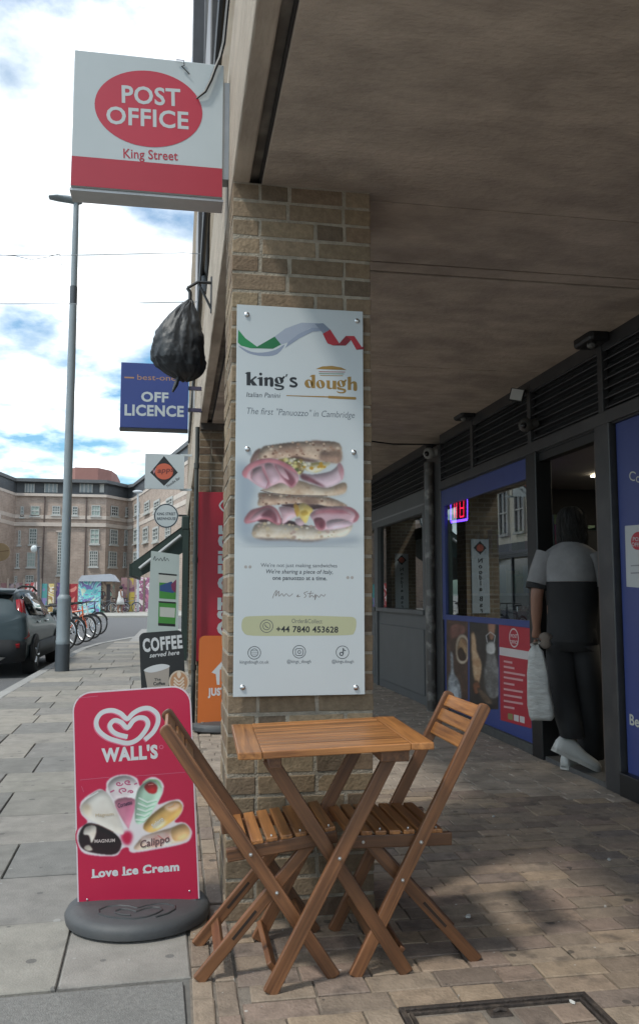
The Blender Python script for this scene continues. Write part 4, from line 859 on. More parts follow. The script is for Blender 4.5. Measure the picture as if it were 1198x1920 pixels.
for pts, m in (([(592,692),(604,687),(622,686),(640,689),(650,694)], GOLD),): put_poly(mb, A, pts, m, lf)
for y, a_, b_, m in ((697,598,647,P8('poster_red_line',(168,90,80))),(700.5,598,645,P8('poster_green_line',(100,140,110))),(704,600,643,GOLD)): put_poly(mb, A, [(a_,y-0.7),(b_,y),(b_,y+1.4),(a_,y+0.7)], m, lf)
mb.build('bun_emblem', GOLD, t, fix=False); mb = MB(); put_text(mb, A, 'Italian Panini', (462,744), (526,746), 9, GINK2, lf, 0.0, 0.2)
put_poly(mb, A, [(537,741),(615,743),(616,742),(667,744.5),(668,747),(667,749.5),(616,747),(615,745.5),(537,742.5)], GOLD, lf)
mb.build('subtitle', INK, t, fix=False)
mb = MB(); put_text(mb, A, 'The first "Panuozzo" in Cambridge', (463,776), (665,784), 12, GINK, lf, -0.004, 0.22)
mb.build('slogan', GINK, t, fix=False)
mb = MB()
put_text(mb, A, "We're not just making sandwiches", (489,1063), (632,1064), 7, GINK2, lf, 0.0); mb.build('quotation_line', GINK2, t, fix=False); mb = MB(); put_text(mb, A, "We're sharing a piece of Italy,", (499,1075), (624,1076), 7.5, GINK2, lf, 0.012, 0.18); mb.build('quotation_line', GINK2, t, fix=False); mb = MB(); put_text(mb, A, 'one panuozzo at a time.', (511,1087), (613,1088), 7.5, GINK2, lf, 0.02); mb.build('quotation_line', GINK2, t, fix=False); mb = MB()
put_stroke(mb, A, [(511,1122),(515,1112),(519,1107),(517,1118),(523,1108),(523,1118),(529,1113),(532,1118),(537,1113),(542,1118),(549,1113)], 1.1, P8('poster_taupe', (140,128,124)), lf); put_stroke(mb, A, [(556,1118),(560,1115),(557,1119),(563,1118)], 1.1, P8('poster_taupe', (140,128,124)), lf)
put_stroke(mb, A, [(577,1109),(570,1112),(574,1117),(570,1121)], 1.1, P8('poster_taupe', (140,128,124)), lf); put_stroke(mb, A, [(583,1108),(580,1120),(585,1116),(588,1120),(592,1114),(590,1125),(594,1116),(598,1120),(602,1115),(607,1118),(610,1114)], 1.1, P8('poster_taupe', (140,128,124)), lf); put_stroke(mb, A, [(576,1113),(588,1112)], 0.9, P8('poster_taupe', (140,128,124)), lf)
for x, y in ((461,1063),(469,1063),(652,1083),(660,1083)): put_ellipse(mb, A, x, y, 3, 3, P8('poster_quote', (186,180,176)), lf, 12)
mb.build('signature', GINK2, t, fix=False)
YEL = P8('poster_yellow', (200,202,164)); YR = [(458,1158),(480,1155),(560,1154),(640,1156),(664,1158),(668,1170),(664,1186),(650,1191),(560,1192),(475,1192),(457,1186),(453,1172)]
mb = MB(); put_poly(mb, A, smooth_poly(YR, 3), YEL, lf*0.5); put_text(mb, A, 'Order&Collect', (547,1168), (604,1169), 8, GINK2, lf, -0.004); put_text(mb, A, '+44 7840 453628', (518,1185), (634,1186), 11, INK, lf, 0.024)
put_ellipse(mb, A, 500, 1174, 12.5, 12.5, GINK2, lf, 28, 0.9); put_ellipse(mb, A, 500, 1174, 7.5, 7.5, GINK2, lf, 20, 0.84); put_stroke(mb, A, [(497,1171),(499,1175),(503,1177)], 1.6, GINK2, lf)
mb.build('phone_number', INK, t, fix=False)
mb = MB(); put_ellipse(mb, A, 477, 1224, 12.5, 12.5, GINK2, lf, 28, 0.9); put_ellipse(mb, A, 477, 1224, 7.5, 8, GINK2, lf, 20, 0.86)
for dy in (-4, 0, 4): put_rect(mb, A, 470.5, 1224+dy-.4, 483.5, 1224+dy+.4, GINK2, lf*1.2)
put_text(mb, A, 'kingsdough.co.uk', (450,1244), (504,1244), 6, GINK2, lf, 0.0); mb.build('website_icon', GINK2, t, fix=False)
mb = MB(); put_ellipse(mb, A, 561, 1222, 12.5, 12.5, GINK2, lf, 28, 0.9); put_stroke(mb, A, [(555,1217),(561,1216),(567,1217),(568,1222),(567,1228),(561,1229),(555,1228),(554,1222)], 1.3, GINK2, lf, True); put_ellipse(mb, A, 561, 1222.5, 3.4, 3.4, GINK2, lf, 16, 0.62)
put_text(mb, A, '@kings_dough', (538,1243), (583,1243), 6, GINK2, lf, 0.0); mb.build('photo_icon', GINK2, t, fix=False)
mb = MB(); put_ellipse(mb, A, 642, 1223, 12.5, 12.5, GINK2, lf, 28, 0.9); put_ellipse(mb, A, 640, 1226, 4, 4, GINK2, lf, 16, 0.5); put_rect(mb, A, 642.3, 1215, 644.3, 1226, GINK2, lf*1.2); put_stroke(mb, A, [(643.5,1215.5),(645,1219),(648.5,1220)], 1.7, GINK2, lf*1.4)
put_text(mb, A, '@kings.dough', (622,1243), (663,1243), 6, GINK2, lf, 0.0); mb.build('video_icon', GINK2, t, fix=False)
# the sandwich picture, printed flat
BGC = (218,226,230)
pr = Print(10, 1155, 110, 1080, 260, BGC, 11)
CR, CR2, CRD = (214,190,168), (174,142,122), (132,104,92); CM, CM2 = (222,206,186), (190,162,136); HM, HM2 = (226,186,196), (210,164,176); HR, HR2 = (212,142,152), (190,116,128); HF = (150,86,100); HP_, HP2 = (228,206,216), (208,180,194); YL, YL2 = (232,206,96), (236,232,214); DK = (78,46,52)
def sp(pts, c, c2=None, nz=10, amt=1.0, rim=.12, vol=.35, soft=1, alpha=1.0): pr.shape(pts, c, c2, nz, amt, rim, vol, soft, True, (-.35,-.9), alpha)
sp([(20,330),(110,340),(200,560),(150,700),(180,950),(120,1000),(30,960),(18,600)], (160,176,192), None, 4, .3, 0, 0, 8, .75); sp([(90,990),(300,1000),(700,1020),(1070,990),(1110,1040),(700,1070),(160,1055)], (160,172,186), None, 4, .3, 0, 0, 6, .8)
sp([(240,570),(300,545),(400,500),(560,480),(700,520),(830,545),(990,500),(992,595),(850,625),(640,618),(420,612),(330,590)], CM, CM2, 12, 1.2)
sp([(240,200),(210,290),(145,335),(145,290),(190,215)], (150,118,110), CRD, 12)
U = [(245,190),(330,165),(520,140),(690,132),(940,150),(948,318),(850,318),(760,305),(600,280),(430,290),(280,292),(210,300)]
sp(U, CR, CR2, 12, 1.3, .2, .5); pr.specks(U, 60, 9, [(120,84,66),(214,188,164),(168,128,104),(226,206,186)])
sp([(780,215),(850,230),(945,220),(948,320),(800,316),(765,290)], CR2, CRD, 12, 1.2, .1, .3, 3); sp([(690,130),(720,124),(800,138),(740,152)], CRD, None, 8, 1, 0, 0, 2); sp([(500,278),(560,264),(650,285),(760,310),(700,322),(560,302)], (96,62,52), CRD, 12, 1, 0, 0, 2)
sp([(590,420),(700,430),(860,400),(940,340),(978,420),(945,500),(820,548),(700,500)], HP_, HP2, 8, 1, .15, .4); sp([(920,350),(950,325),(982,400),(966,480),(945,440)], HM, HR, 8); sp([(590,425),(650,440),(720,480),(820,548),(700,508),(600,470)], HF, DK, 8, 1, .1, .1, 2)
F1 = [(390,300),(520,280),(600,300),(640,330),(620,400),(580,430),(540,380),(460,335)]; sp(F1, (206,190,140), (120,104,70), 22, 1.6); F2 = [(610,345),(720,322),(855,325),(820,365),(740,412),(650,398)]; sp(F2, YL, YL2, 14, 1.5, .2, .4); pr.specks(F1, 34, 12, [(236,226,150),(90,100,50),(240,236,220),(150,120,60)]); pr.specks(F2, 14, 11, [(200,150,30),(246,240,220)])
sp([(70,410),(110,355),(190,308),(300,288),(400,306),(500,356),(578,440),(562,505),(510,545),(420,505),(330,535),(270,555),(200,525),(130,475),(80,445)], HM, HM2, 8, 1, .15, .5)
sp([(72,405),(120,345),(200,302),(310,286),(400,300),(500,352),(565,420),(500,392),(400,340),(300,322),(200,350),(125,405),(104,462),(78,445)], HR, HR2, 9, 1, 0, .3)
sp([(360,345),(440,370),(520,440),(548,505),(510,548),(470,505),(410,430)], HF, (120,64,78), 8, 1, 0, .2, 2); sp([(375,345),(440,380),(490,475),(440,455),(395,400)], HM, HM2, 8, 1, .1, .5); sp([(248,345),(282,430),(314,505),(285,556),(252,490),(232,400)], HF, HR2, 8, 1, 0, .1, 3); sp([(268,342),(340,338),(402,452),(392,494),(330,514),(300,440)], HM, HP2, 8, 1, .15, .6); sp([(238,355),(252,400),(302,502),(290,556),(220,525),(148,465),(158,390)], HM, HP2, 8, 1, .2, .6)
pr.line([(160,395),(150,465)], 8, HR, .6); pr.line([(300,505),(285,552)], 10, HR2, .7); pr.line([(548,500),(512,545),(470,505)], 9, HR, .7)
L1 = [(230,590),(420,612),(640,625),(820,630),(930,665),(1010,715),(850,720),(720,690),(560,690),(400,700),(220,715),(215,650)]
sp([(420,700),(560,690),(720,695),(880,722),(700,745),(500,730)], DK, (60,36,40), 10); sp(L1, CR, CR2, 12, 1.2, .15, .45); pr.specks(L1, 26, 8, [(130,94,76),(220,196,172)]); sp([(590,640),(700,640),(760,690),(640,702)], CRD, CR2, 12, 1, 0, .1, 3)
pr.line([(235,572),(330,598),(520,616),(640,620),(830,622)], 7, (90,62,52), .8)
sp([(200,840),(300,800),(560,860),(700,900),(820,880),(700,925),(500,885),(300,875)], DK, (60,36,40), 10)
L2 = [(160,930),(200,870),(320,860),(500,880),(660,890),(830,900),(990,860),(1060,890),(1000,980),(860,1000),(680,1025),(480,1012),(300,1010),(170,995)]; sp(L2, (226,216,202), (206,188,164), 12, 1.2, .12, .45); pr.specks(L2, 40, 10, [(236,230,220),(200,176,150),(214,196,160),(190,160,150)])
sp([(170,996),(320,1004),(480,1008),(680,1022),(860,1000),(690,1034),(480,1022),(300,1020)], (110,92,88), None, 6, .5, 0, 0, 2)
sp([(86,835),(140,755),(220,728),(300,706),(362,728),(404,780),(424,855),(390,884),(330,855),(260,832),(180,855),(105,872)], HR, HR2, 8); sp([(128,842),(200,768),(290,728),(352,748),(394,810),(404,868),(340,834),(270,812),(190,842)], HM, HM2, 8, 1, .1, .5); sp([(236,802),(300,742),(352,762),(384,820),(372,868),(318,822)], HF, (110,60,72), 8, 1, 0, .2, 2); sp([(400,722),(520,728),(558,790),(500,834),(430,874),(420,800)], HP_, HM, 8, 1, .1, .5); sp([(545,830),(600,820),(632,860),(600,892),(550,872)], HP_, HM, 8)
EG = [(556,720),(620,686),(704,745),(672,800),(640,868),(600,832),(566,780)]; sp(EG, (244,242,230), (232,206,120), 10, 1.3, .1, .4); sp([(528,710),(560,698),(584,760),(562,815)], YL, (206,150,60), 10); sp([(590,770),(640,750),(660,780),(620,805)], YL, (222,170,60), 8)
sp([(676,790),(760,738),(900,716),(1040,726),(1110,790),(1098,842),(1060,872),(1000,902),(860,925),(740,925),(716,860)], HM, HP2, 8, 1, .15, .5); sp([(960,720),(1050,730),(1114,790),(1102,842),(1060,858),(1084,790),(1030,745)], HR, HR2, 8); sp([(700,772),(800,740),(950,742),(1025,772),(930,782),(800,776)], HF, HR, 8, 1, 0, .1, 3); sp([(830,850),(960,830),(1062,872),(960,912),(840,918)], HP_, HP2, 8, 1, .1, .5); sp([(712,830),(772,816),(814,860),(804,920),(760,930),(728,892)], HR, HF, 8); sp([(744,850),(792,842),(802,892),(770,914)], (120,62,76), HF, 8, 1, 0, 0, 2)
pr.line([(690,795),(800,765),(960,760),(1040,790)], 6, HR2, .6); pr.line([(900,870),(1010,840),(1070,850)], 6, HM2, .7)
pr.c = pr.c*.92+.08*_blur(pr.c, 1)
pr.build('sandwich_print', A, lambda x, y: (440+x*250/1198, 800+y*240/1150), t, 0.0006)

# ================================================================== PAVEMENT SIGNS
RUB = mat('grey_rubber', (0.048,0.050,0.053), 0.62, 0.15, 8, 0.15, 60, dirt=((0.10,0.097,0.094), 0.35, 6))
# --- ice cream sign
WR = P8('ice_cream_red', (200,26,72), 0.38, 0.05, scale=3); 
pBL, pBR = onz(146,1688,.066), onz(374,1669,.094); pTL = ony(127,1300,pBL.y+.03)
A = Fr(pBL, pBR-pBL, pTL-pBL); Wd = (pBR-pBL).length; Ht = A.uv(230,1293)[1]
t = thing('pavement_sign', 'pink-red ice cream pavement sign with white heart on a grey rubber base', 'sign', V(((pBL.x+pBR.x)/2, (pBL.y+pBR.y)/2, 0)))
pts = round_rect(0, Wd, -0.03, Ht, 0.07, (0,0,1,1), 8)
MB().prism([A.P(a,b,-0.008) for a,b in pts], [A.P(a,b,0.0) for a,b in pts]).build('sign_panel', P8('sign_white_edge', (226,210,216), 0.4), t)
pin = round_rect(0.005, Wd-0.005, -0.03, Ht-0.005, 0.066, (0,0,1,1), 8)
mb = MB(); mb.poly([A.P(a,b,0.0002) for a,b in pin]); mb.build('red_face', WR, t, fix=False)
def Zw(x, y): return (100+x*0.2812, 1260+y*0.2812)
HW = P8('heart_white', (222,224,226)); mb = MB()
hp = [(612,452),(668,400),(700,335),(694,280),(645,243),(588,246),(535,275),(495,312),(450,275),(390,255),(325,272),(290,325),(302,385),(360,435),(430,460),(500,474),(560,452),(606,405),(634,350),(618,312),(575,304),(535,325),(497,372),(455,335),(410,322),(380,352),(392,388),(430,415),(498,432)]
for m, dx_, lf2 in ((P8('heart_shadow', (232,120,150)), -6, 0.0012), (HW, 0, 0.0017)):
    put_stroke(mb, A, [Zw(x+dx_, y+(6 if dx_ else 0)) for x, y in hp], 8.6, m, lf2)
put_text(mb, A, "WALL'S", Zw(325,598), Zw(700,571), 23, HW, 0.0016, 0.05); put_ellipse(mb, A, *Zw(722,500), 4, 4, P8('heart_shadow', (232,120,150)), 0.0016, 16, 0.7)
mb.build('logo', HW, t, fix=False)
mb = MB(); put_text(mb, A, 'Love Ice Cream', Zw(262,1370), Zw(842,1322), 14.5, HW, 0.0016, 0.045)
for x, y in ((256,1372),(460,1355),(600,1340)): put_stroke(mb, A, [Zw(x,y-1), Zw(x+55,y-5)], 2.2, HW, 0.0018)
mb.build('slogan', HW, t, fix=False)
WG = P8('ice_glow', (232,222,224)); IVORY = P8('ice_ivory', (232,228,218)); CHOC = P8('ice_choc', (50,26,30)); MINT = P8('ice_mint', (176,216,190)); CRIM = P8('ice_crimson', (196,44,58)); MANGO = P8('ice_mango', (226,184,120)); PEACH = P8('ice_peach', (232,200,168)); PNK = P8('ice_pink', (222,150,170)); MAG = P8('ice_magenta', (170,40,90)); GREYT = P8('ice_grey_text', (120,110,112))
pr = Print(150, 935, 675, 1240, 240, (200,26,72), 21)
def wp(pts, c, c2=None, nz=7, amt=1.0, rim=.1, vol=.35, soft=1, alpha=1.0): pr.shape(pts, c, c2, nz, amt, rim, vol, soft, True, (-.4,-.85), alpha)
GLW = [(180,890),(210,840),(310,780),(350,800),(360,730),(420,690),(500,685),(560,710),(580,760),(620,715),(680,700),(735,745),(730,810),(700,880),(770,860),(840,850),(870,890),(850,950),(810,1000),(880,1005),(925,1060),(910,1120),(850,1150),(700,1180),(530,1205),(500,1170),(460,1180),(430,1220),(370,1230),(250,1220),(190,1195),(160,1120),(170,1050),(230,1000),(190,950)]
wp(GLW, (240,232,234), None, 3, .2, 0, 0, 1)
wp([(500,1060),(530,1090),(510,1150),(470,1140),(455,1090)], (200,26,72), None, 3, .2, 0, 0, 3)
wp([(190,890),(300,790),(380,830),(470,1050),(440,1080),(330,1030),(210,960)], (240,236,228), (226,216,204), 5); wp([(200,880),(250,890),(250,965),(200,930)], (214,196,170), (232,224,210), 6, 1, 0, .2, 3); pr.line([(215,850),(300,800)], 8, (250,250,248), .8)
wp([(365,760),(420,700),(510,695),(565,750),(545,840),(480,870),(410,850)], (244,238,236), (222,206,210), 6, 1, .12, .5); wp([(410,862),(548,852),(512,1020),(492,1032)], (226,150,172), (206,120,150), 6, 1, .1, .4)
for k in range(4):
    cx, cy, rr = ((440,745,26),(500,735,28),(470,790,34),(520,800,20))[k]; pr.line([(cx+rr*(1-.09*q)*math.cos(q*.75+k), cy+.6*rr*(1-.09*q)*math.sin(q*.75+k)) for q in range(10)], 8, (176,36,92), .85)
pr.line([(385,800),(405,790)], 10, (176,36,92), .8); pr.line([(545,748),(558,742)], 9, (176,36,92), .8)
wp([(560,800),(640,720),(710,730),(725,800),(690,880),(620,990),(550,1000)], (196,226,204), (160,204,176), 5, 1, .12, .5)
for k in range(5): pr.line([(575-k*5,840+k*36),(630-k*6,868+k*30),(690-k*16,850+k*30)], 11, (244,248,244), .8); pr.line([(575-k*5,852+k*36),(630-k*6,880+k*30),(690-k*16,862+k*30)], 5, (130,184,150), .6)
wp([(608,762),(650,733),(694,760),(684,808),(635,804)], (206,44,50), (170,30,40), 5, 1, .2, .4); pr.line([(636,752),(668,748)], 6, (240,170,160), .7); pr.line([(600,735),(640,716),(690,722),(722,770)], 8, (150,200,130), .7)
wp([(600,1040),(640,970),(740,890),(820,860),(860,890),(845,950),(760,1020),(660,1070)], (236,196,124), (214,150,70), 5, 1, .15, .5); wp([(655,1032),(710,976),(752,1000),(700,1042)], (244,232,206), (236,210,150), 5, 1, 0, .2, 2); wp([(740,900),(800,865),(850,890),(790,930)], (240,214,184), (226,186,150), 5, 1, 0, .3, 2); pr.line([(770,905),(800,895),(815,875)], 6, (226,160,80), .7)
wp([(560,1140),(620,1090),(780,1040),(870,1010),(915,1060),(890,1120),(760,1150),(600,1185),(540,1180)], (240,210,186), (226,186,160), 5, 1, .1, .4); wp([(790,1050),(870,1018),(908,1060),(882,1112),(806,1124)], (238,196,140), (222,160,100), 5, 1, .1, .4); wp([(586,1112),(640,1085),(762,1072),(784,1140),(640,1164)], (240,228,220), (226,170,160), 8, 1.2, 0, .2, 2); pr.line([(700,1090),(740,1120),(770,1100)], 8, (206,80,80), .6)
wp([(172,1090),(212,1018),(280,1012),(400,1068),(454,1130),(442,1192),(390,1218),(260,1204),(188,1168)], (58,28,32), (34,14,20), 5, 1, .2, .7); pr.line([(230,1012),(300,1018),(400,1066)], 7, (120,80,80), .6)
wp([(212,1040),(250,1022),(288,1032),(284,1090),(256,1142),(240,1092),(204,1082)], (238,230,220), (214,200,184), 8, 1, .1, .4); wp([(206,1168),(240,1152),(264,1186),(225,1190)], (238,230,220), (206,190,170), 8)
pr.build('ice_cream_print', A, Zw, t, 0.0004)
mb = MB(); put_text(mb, A, 'MAGNUM', Zw(278,1138), Zw(414,1132), 6, P8('magnum_text', (206,190,186)), 0.0078, 0.03); mb.build('ice_cream_name', CHOC, t, fix=False); mb = MB(); put_text(mb, A, 'Magnum', Zw(285,965), Zw(405,955), 6, P8('gold_text', (206,184,150)), 0.0078, 0.0); mb.build('ice_cream_name', CHOC, t, fix=False); mb = MB(); put_text(mb, A, 'Cornetto', Zw(435,905), Zw(530,880), 8, P8('dark_text', (70,50,80)), 0.0078, 0.02, .2); mb.build('ice_cream_name', CHOC, t, fix=False); mb = MB(); put_text(mb, A, 'Solero', Zw(670,1040), Zw(740,985), 8, P8('ice_ivory', (232,228,218)), 0.0078, 0.02); mb.build('ice_cream_name', CHOC, t, fix=False); mb = MB(); put_text(mb, A, 'Calippo', Zw(585,1172), Zw(780,1130), 13, P8('calippo_text', (120,90,90)), 0.0078, 0.02, .2); mb.build('ice_cream_name', CHOC, t, fix=False)
# scuffs
mb = MB(); SCF = P8('scuff', (208,110,140))
for a_ in ([(190,760),(205,800)],[(180,720),(400,700),(600,690),(880,668)],[(160,175),(300,160)]):
    mb = MB(); put_stroke(mb, A, [Zw(*q) for q in a_], 0.8, SCF, 0.0012); mb.build('scuff_mark', SCF, t, fix=False)
# base: flat rounded dome with embossed heart
ang = math.atan2(pBR.y-pBL.y, pBR.x-pBL.x); cb = (pBL+pBR)/2; cb.z = 0
def ell(rx, ry, z, n=48, off=0.0):
    r = []
    for k in range(n):
        a = 2*math.pi*k/n; x, y = rx*math.cos(a), ry*math.sin(a)+off; r.append((cb.x+x*math.cos(ang)-y*math.sin(ang), cb.y+x*math.sin(ang)+y*math.cos(ang), z))
    return r
mb = MB(); mb.rings([ell(.245,.225,0.003),ell(.262,.242,.010),ell(.266,.246,.034),ell(.257,.237,.050),ell(.238,.218,.059),ell(.15,.14,.064),ell(.03,.03,.066)]); base = mb.build('rubber_base', RUB, t, smooth=True)
B = Fr((cb.x,cb.y,0.0), (math.cos(ang),math.sin(ang),0), (-math.sin(ang),math.cos(ang),0)); RUB2 = mat('grey_rubber_emboss', (0.036,0.038,0.04), 0.55, 0.1, 8)
mb = MB()
hh = [(0.01+(x-495)/1500.0, -0.115-(y-360)/1750.0) for x, y in hp]; q3 = []
for i in range(len(hh)-1):
    for k in range(3): q3.append((hh[i][0]+(hh[i+1][0]-hh[i][0])*k/3, hh[i][1]+(hh[i+1][1]-hh[i][1])*k/3))
mb.tube([B.P(x, y, 0.0645-0.006*((x/.26)**2+(y/.24)**2)**2) for x, y in q3], 0.0042, 6); mb.build('embossed_heart', RUB2, base, smooth=True)
MB().fbox(A, 0.01, Wd-0.01, -0.06, -0.03, -0.016, 0.010).build('panel_clamp', RUB, t, bevel=0.004)
for k in range(2):
    c_ = A.P(Wd*(0.08+0.84*k), 0.0, 0.001); mb = MB(); mb.ball(c_, .004, .003, .004); mb.build('bolt', STEEL, t, smooth=True)
# --- coffee and orange signs further along
def swing_sign(px4, yb, face, label, radius=0.05):
    a, b, c, d = px4     # BL, BR, TL, TR pixels
    q0, q2, q3 = ony(*a, yb), ony(*c, yb+0.05), ony(*d, yb+0.05)
    fr = Fr(q2, q3-q2, q2-q0); w = (q3-q2).length; h = (q2-q0).dot(fr.v); fr = Fr(q2-fr.v*h, q3-q2, q2-q0); p0, p1 = fr.P(0,0), fr.P(w,0)
    t_ = thing('pavement_sign', label, 'sign', ((p0.x+p1.x)/2, yb, 0))
    pts = round_rect(0, w, 0, h, radius, (0,0,1,1), 6); MB().prism([fr.P(u,v,-.02) for u,v in pts], [fr.P(u,v,0) for u,v in pts]).build('sign_panel', face, t_, bevel=0.004)
    cx = (p0.x+p1.x)/2; mb = MB(); mb.lathe([(0.9,0.003),(1,0.02),(1,0.05),(0.9,0.075),(0.3,0.085),(0.05,.085)], (cx, yb, 0), 32, None, w*0.6, 0.19); mb.build('rubber_base', RUB, t_, smooth=True)
    mb = MB(); mb.tube([(cx-w*.4,yb,.07),(cx-w*.4,yb,max(p0.z,p1.z)+.02)], .015, 8); mb.tube([(cx+w*.4,yb,.07),(cx+w*.4,yb,max(p0.z,p1.z)+.02)], .015, 8); mb.build('spring', STEEL, t_, smooth=True)
    return t_, fr
CB = P8('coffee_black', (26,28,30), 0.4); t, A = swing_sign(((278,1352),(362,1352),(261,1187),(343,1181)), 7.62, CB, 'black coffee pavement sign with paper cup, behind the ice cream sign')
mb = MB(); put_text(mb, A, 'COFFEE', (269,1222), (343,1214), 23, HW, 0.002, 0.04, 0, 1.12); mb.build('lettering', HW, t, fix=False); mb = MB(); put_text(mb, A, 'served here', (281,1233), (337,1227), 8, HW, 0.002, 0.02, .3); mb.build('lettering', HW, t, fix=False)
mb = MB(); CUPW = P8('cup_grey', (176,166,156)); put_poly(mb, A, [(271,1256),(318,1249),(316,1300),(279,1302)], CUPW, 0.002); put_poly(mb, A, smooth_poly([(270,1257),(284,1249),(305,1245),(319,1249),(306,1256),(284,1261)]), HW, 0.004); put_text(mb, A, 'The', (290,1277), (302,1276), 5, CB, 0.004, 0.02); put_text(mb, A, 'Coffee', (288,1285), (310,1284), 6, CB, 0.004, 0.03)
LAT = P8('latte', (196,148,108)); put_ellipse(mb, A, 336, 1279, 19, 22, P8('latte_rim', (216,200,180)), 0.005); put_ellipse(mb, A, 336, 1279, 16, 19, LAT, 0.007)
for q in range(4): put_stroke(mb, A, [(327-q*.4,1270+q*6),(336,1278+q*6),(345+q*.4,1270+q*6)], 3.0, P8('latte_foam', (232,216,196)), 0.009)
put_poly(mb, A, smooth_poly([(332,1264),(336,1258),(340,1264),(336,1272)]), P8('latte_foam', (232,216,196)), 0.009)
mb.build('cup_print', CUPW, t, fix=False)
t, A = swing_sign(((381,1358),(470,1358),(374,1192),(465,1192)), 7.5, P8('takeaway_orange', (222,116,44), 0.4), 'orange takeaway pavement sign half hidden by the near brick pillar')
mb = MB(); put_text(mb, A, 'JUST EAT', (390,1304), (455,1302), 13, HW, 0.002, 0.05); put_poly(mb, A, [(397,1261),(420,1236),(440,1250),(447,1261),(438,1264),(437,1284),(407,1284),(405,1264)], HW, 0.002); put_rect(mb, A, 412, 1255, 420, 1284, P8('takeaway_orange', (222,116,44)), 0.003); mb.build('lettering', HW, t, fix=False)
# --- white menu board
t = thing('menu_board', 'tall white board with colourful posters standing beyond the coffee sign', 'board', (-0.2,11.0,0))
A = Fr((0,11.0,0), (1,0,0), (0,0,1)); p0, p1 = ony(270,1282,11.0), ony(337,1036,11.0); p0.z = 0.02
mb = MB(); q4 = [(p0.x,.02),(p1.x,.02),(p1.x,p1.z-.03),(p0.x+0.06,p1.z+.02)]; mb.prism([A.P(a,b,-.04) for a,b in q4], [A.P(a,b,0) for a,b in q4]); mb.build('board', P8('menu_board', (196,208,204), 0.5), t)
mb = MB(); PG = P8('poster_green', (70,150,60)); PB = P8('poster_blue', (50,84,140)); put_poly(mb, A, [(298,1075),(332,1078),(331,1100),(298,1098)], P8('poster_paper', (206,208,200)), .002); put_poly(mb, A, [(299,1092),(331,1094),(330,1124),(299,1122)], PG, .003); put_poly(mb, A, [(300,1098),(322,1090),(330,1100),(326,1112),(300,1108)], PB, .004); put_poly(mb, A, [(321,1096),(331,1086),(330,1112),(323,1106)], P8('poster_plum', (130,50,90)), .005)
put_poly(mb, A, [(298,1127),(331,1130),(329,1174),(297,1172)], PG, .002); put_poly(mb, A, [(300,1138),(329,1140),(328,1158),(300,1156)], P8('poster_paper', (206,208,200)), .003); put_poly(mb, A, [(297,1168),(329,1170),(329,1175),(297,1173)], BLACKP, .003); put_poly(mb, A, [(298,1074),(332,1077),(332,1080),(298,1077)], BLACKP, .004); put_poly(mb, A, [(298,1127),(330,1129),(330,1132),(298,1130)], BLACKP, .004)
mb.build('posters', PG, t, fix=False)
mb = MB(); put_stroke(mb, A, [(288,1050),(291,1043),(292,1051),(296,1047),(299,1051),(302,1046),(305,1052),(309,1044),(310,1052),(314,1047),(317,1052)], 1.0, INK, .002); mb.build('lettering', INK, t, fix=False)
# ---- small fittings on the shopfront
t = thing('floodlight', 'small white floodlight tilted out from the louvres above the shop door', 'light', SF.P(-6.3,2.66,.03))
p = onx(968,740,SHOPX-0.12); R3 = Matrix.Rotation(math.radians(35),4,'Y')@Matrix.Rotation(math.radians(-20),4,'Z')
def rbox(c, sx, sy, sz, R_, mb, m=None):
    vs = [V(c)+(R_@V((a*sx,b*sy,d*sz))) for a, b, d in ((-1,-1,-1),(1,-1,-1),(1,1,-1),(-1,1,-1),(-1,-1,1),(1,-1,1),(1,1,1),(-1,1,1))]
    mb.add(vs, [(0,3,2,1),(4,5,6,7),(0,1,5,4),(1,2,6,5),(2,3,7,6),(3,0,4,7)], m); return mb
FR_ = Fr(p, (0.82,-0.5,-0.25), (0.2,-0.1,0.8)); 
mb = MB(); mb.fbox(FR_, -.055,.055,-.05,.05,-.03,0.0); mb.build('lamp_body', BLACKP, t, bevel=0.006)
mb = MB(); mb.fbox(FR_, -.045,.045,-.042,.042,0.0,0.006); mb.build('lamp_glass', P8('lamp_white', (226,228,226), 0.3), t)
mb = MB(); mb.tube([FR_.P(0,0,-.03), V((SHOPX,p.y+.05,p.z+.06))], .012, 8); mb.build('bracket', BLACKP, t)
def dome_cam(px, py, off, r, m, label, name='security_camera'):
    p = onx(px, py, SHOPX-off); t_ = thing(name, label, 'camera', p)
    mb = MB(); mb.ball(p, r, r, r, None, 16, 10); mb.build('dome', m, t_, smooth=True)
    mb = MB(); mb.ball(p+V((-r*.6,-r*.65,-r*.2)), r*.45, r*.45, r*.45); mb.build('lens', mat('lens_black', (0.01,0.01,0.012), 0.1), t_, smooth=True)
    mb = MB(); mb.tube([p+V((r*.5,0,0.0)), V((SHOPX+.0,p.y,p.z+.02))], r*.7, 12); mb.build('mount', m, t_, smooth=True)
CAMG = P8('camera_grey', (168,168,166), 0.45); dome_cam(804, 850, 0.10, 0.062, CAMG, 'pale grey turret security camera at the head of the pier')
dome_cam(985, 797, 0.09, 0.055, mat('camera_dark', (0.06,0.058,0.055), 0.4), 'dark round security camera below the floodlight')
for px, py, lab in ((1110,634,'black downlight box high on the louvres near the right edge'),(872,776,'black downlight box on the louvres above the blue window')):
    p = onx(px, py, SHOPX-0.08); t = thing('light_box', lab, 'light', p); MB().box(p.x-.08, SHOPX-.02, p.y-.12, p.y+.12, p.z-.05, p.z+.05).build('housing', BLACKP, t, bevel=0.025)
    mb = MB(); mb.ball(p+V((-.03,-.04,-.06)), .03, .03, .022); mb.build('lens', P8('lens_grey', (110,110,108)), t, smooth=True)
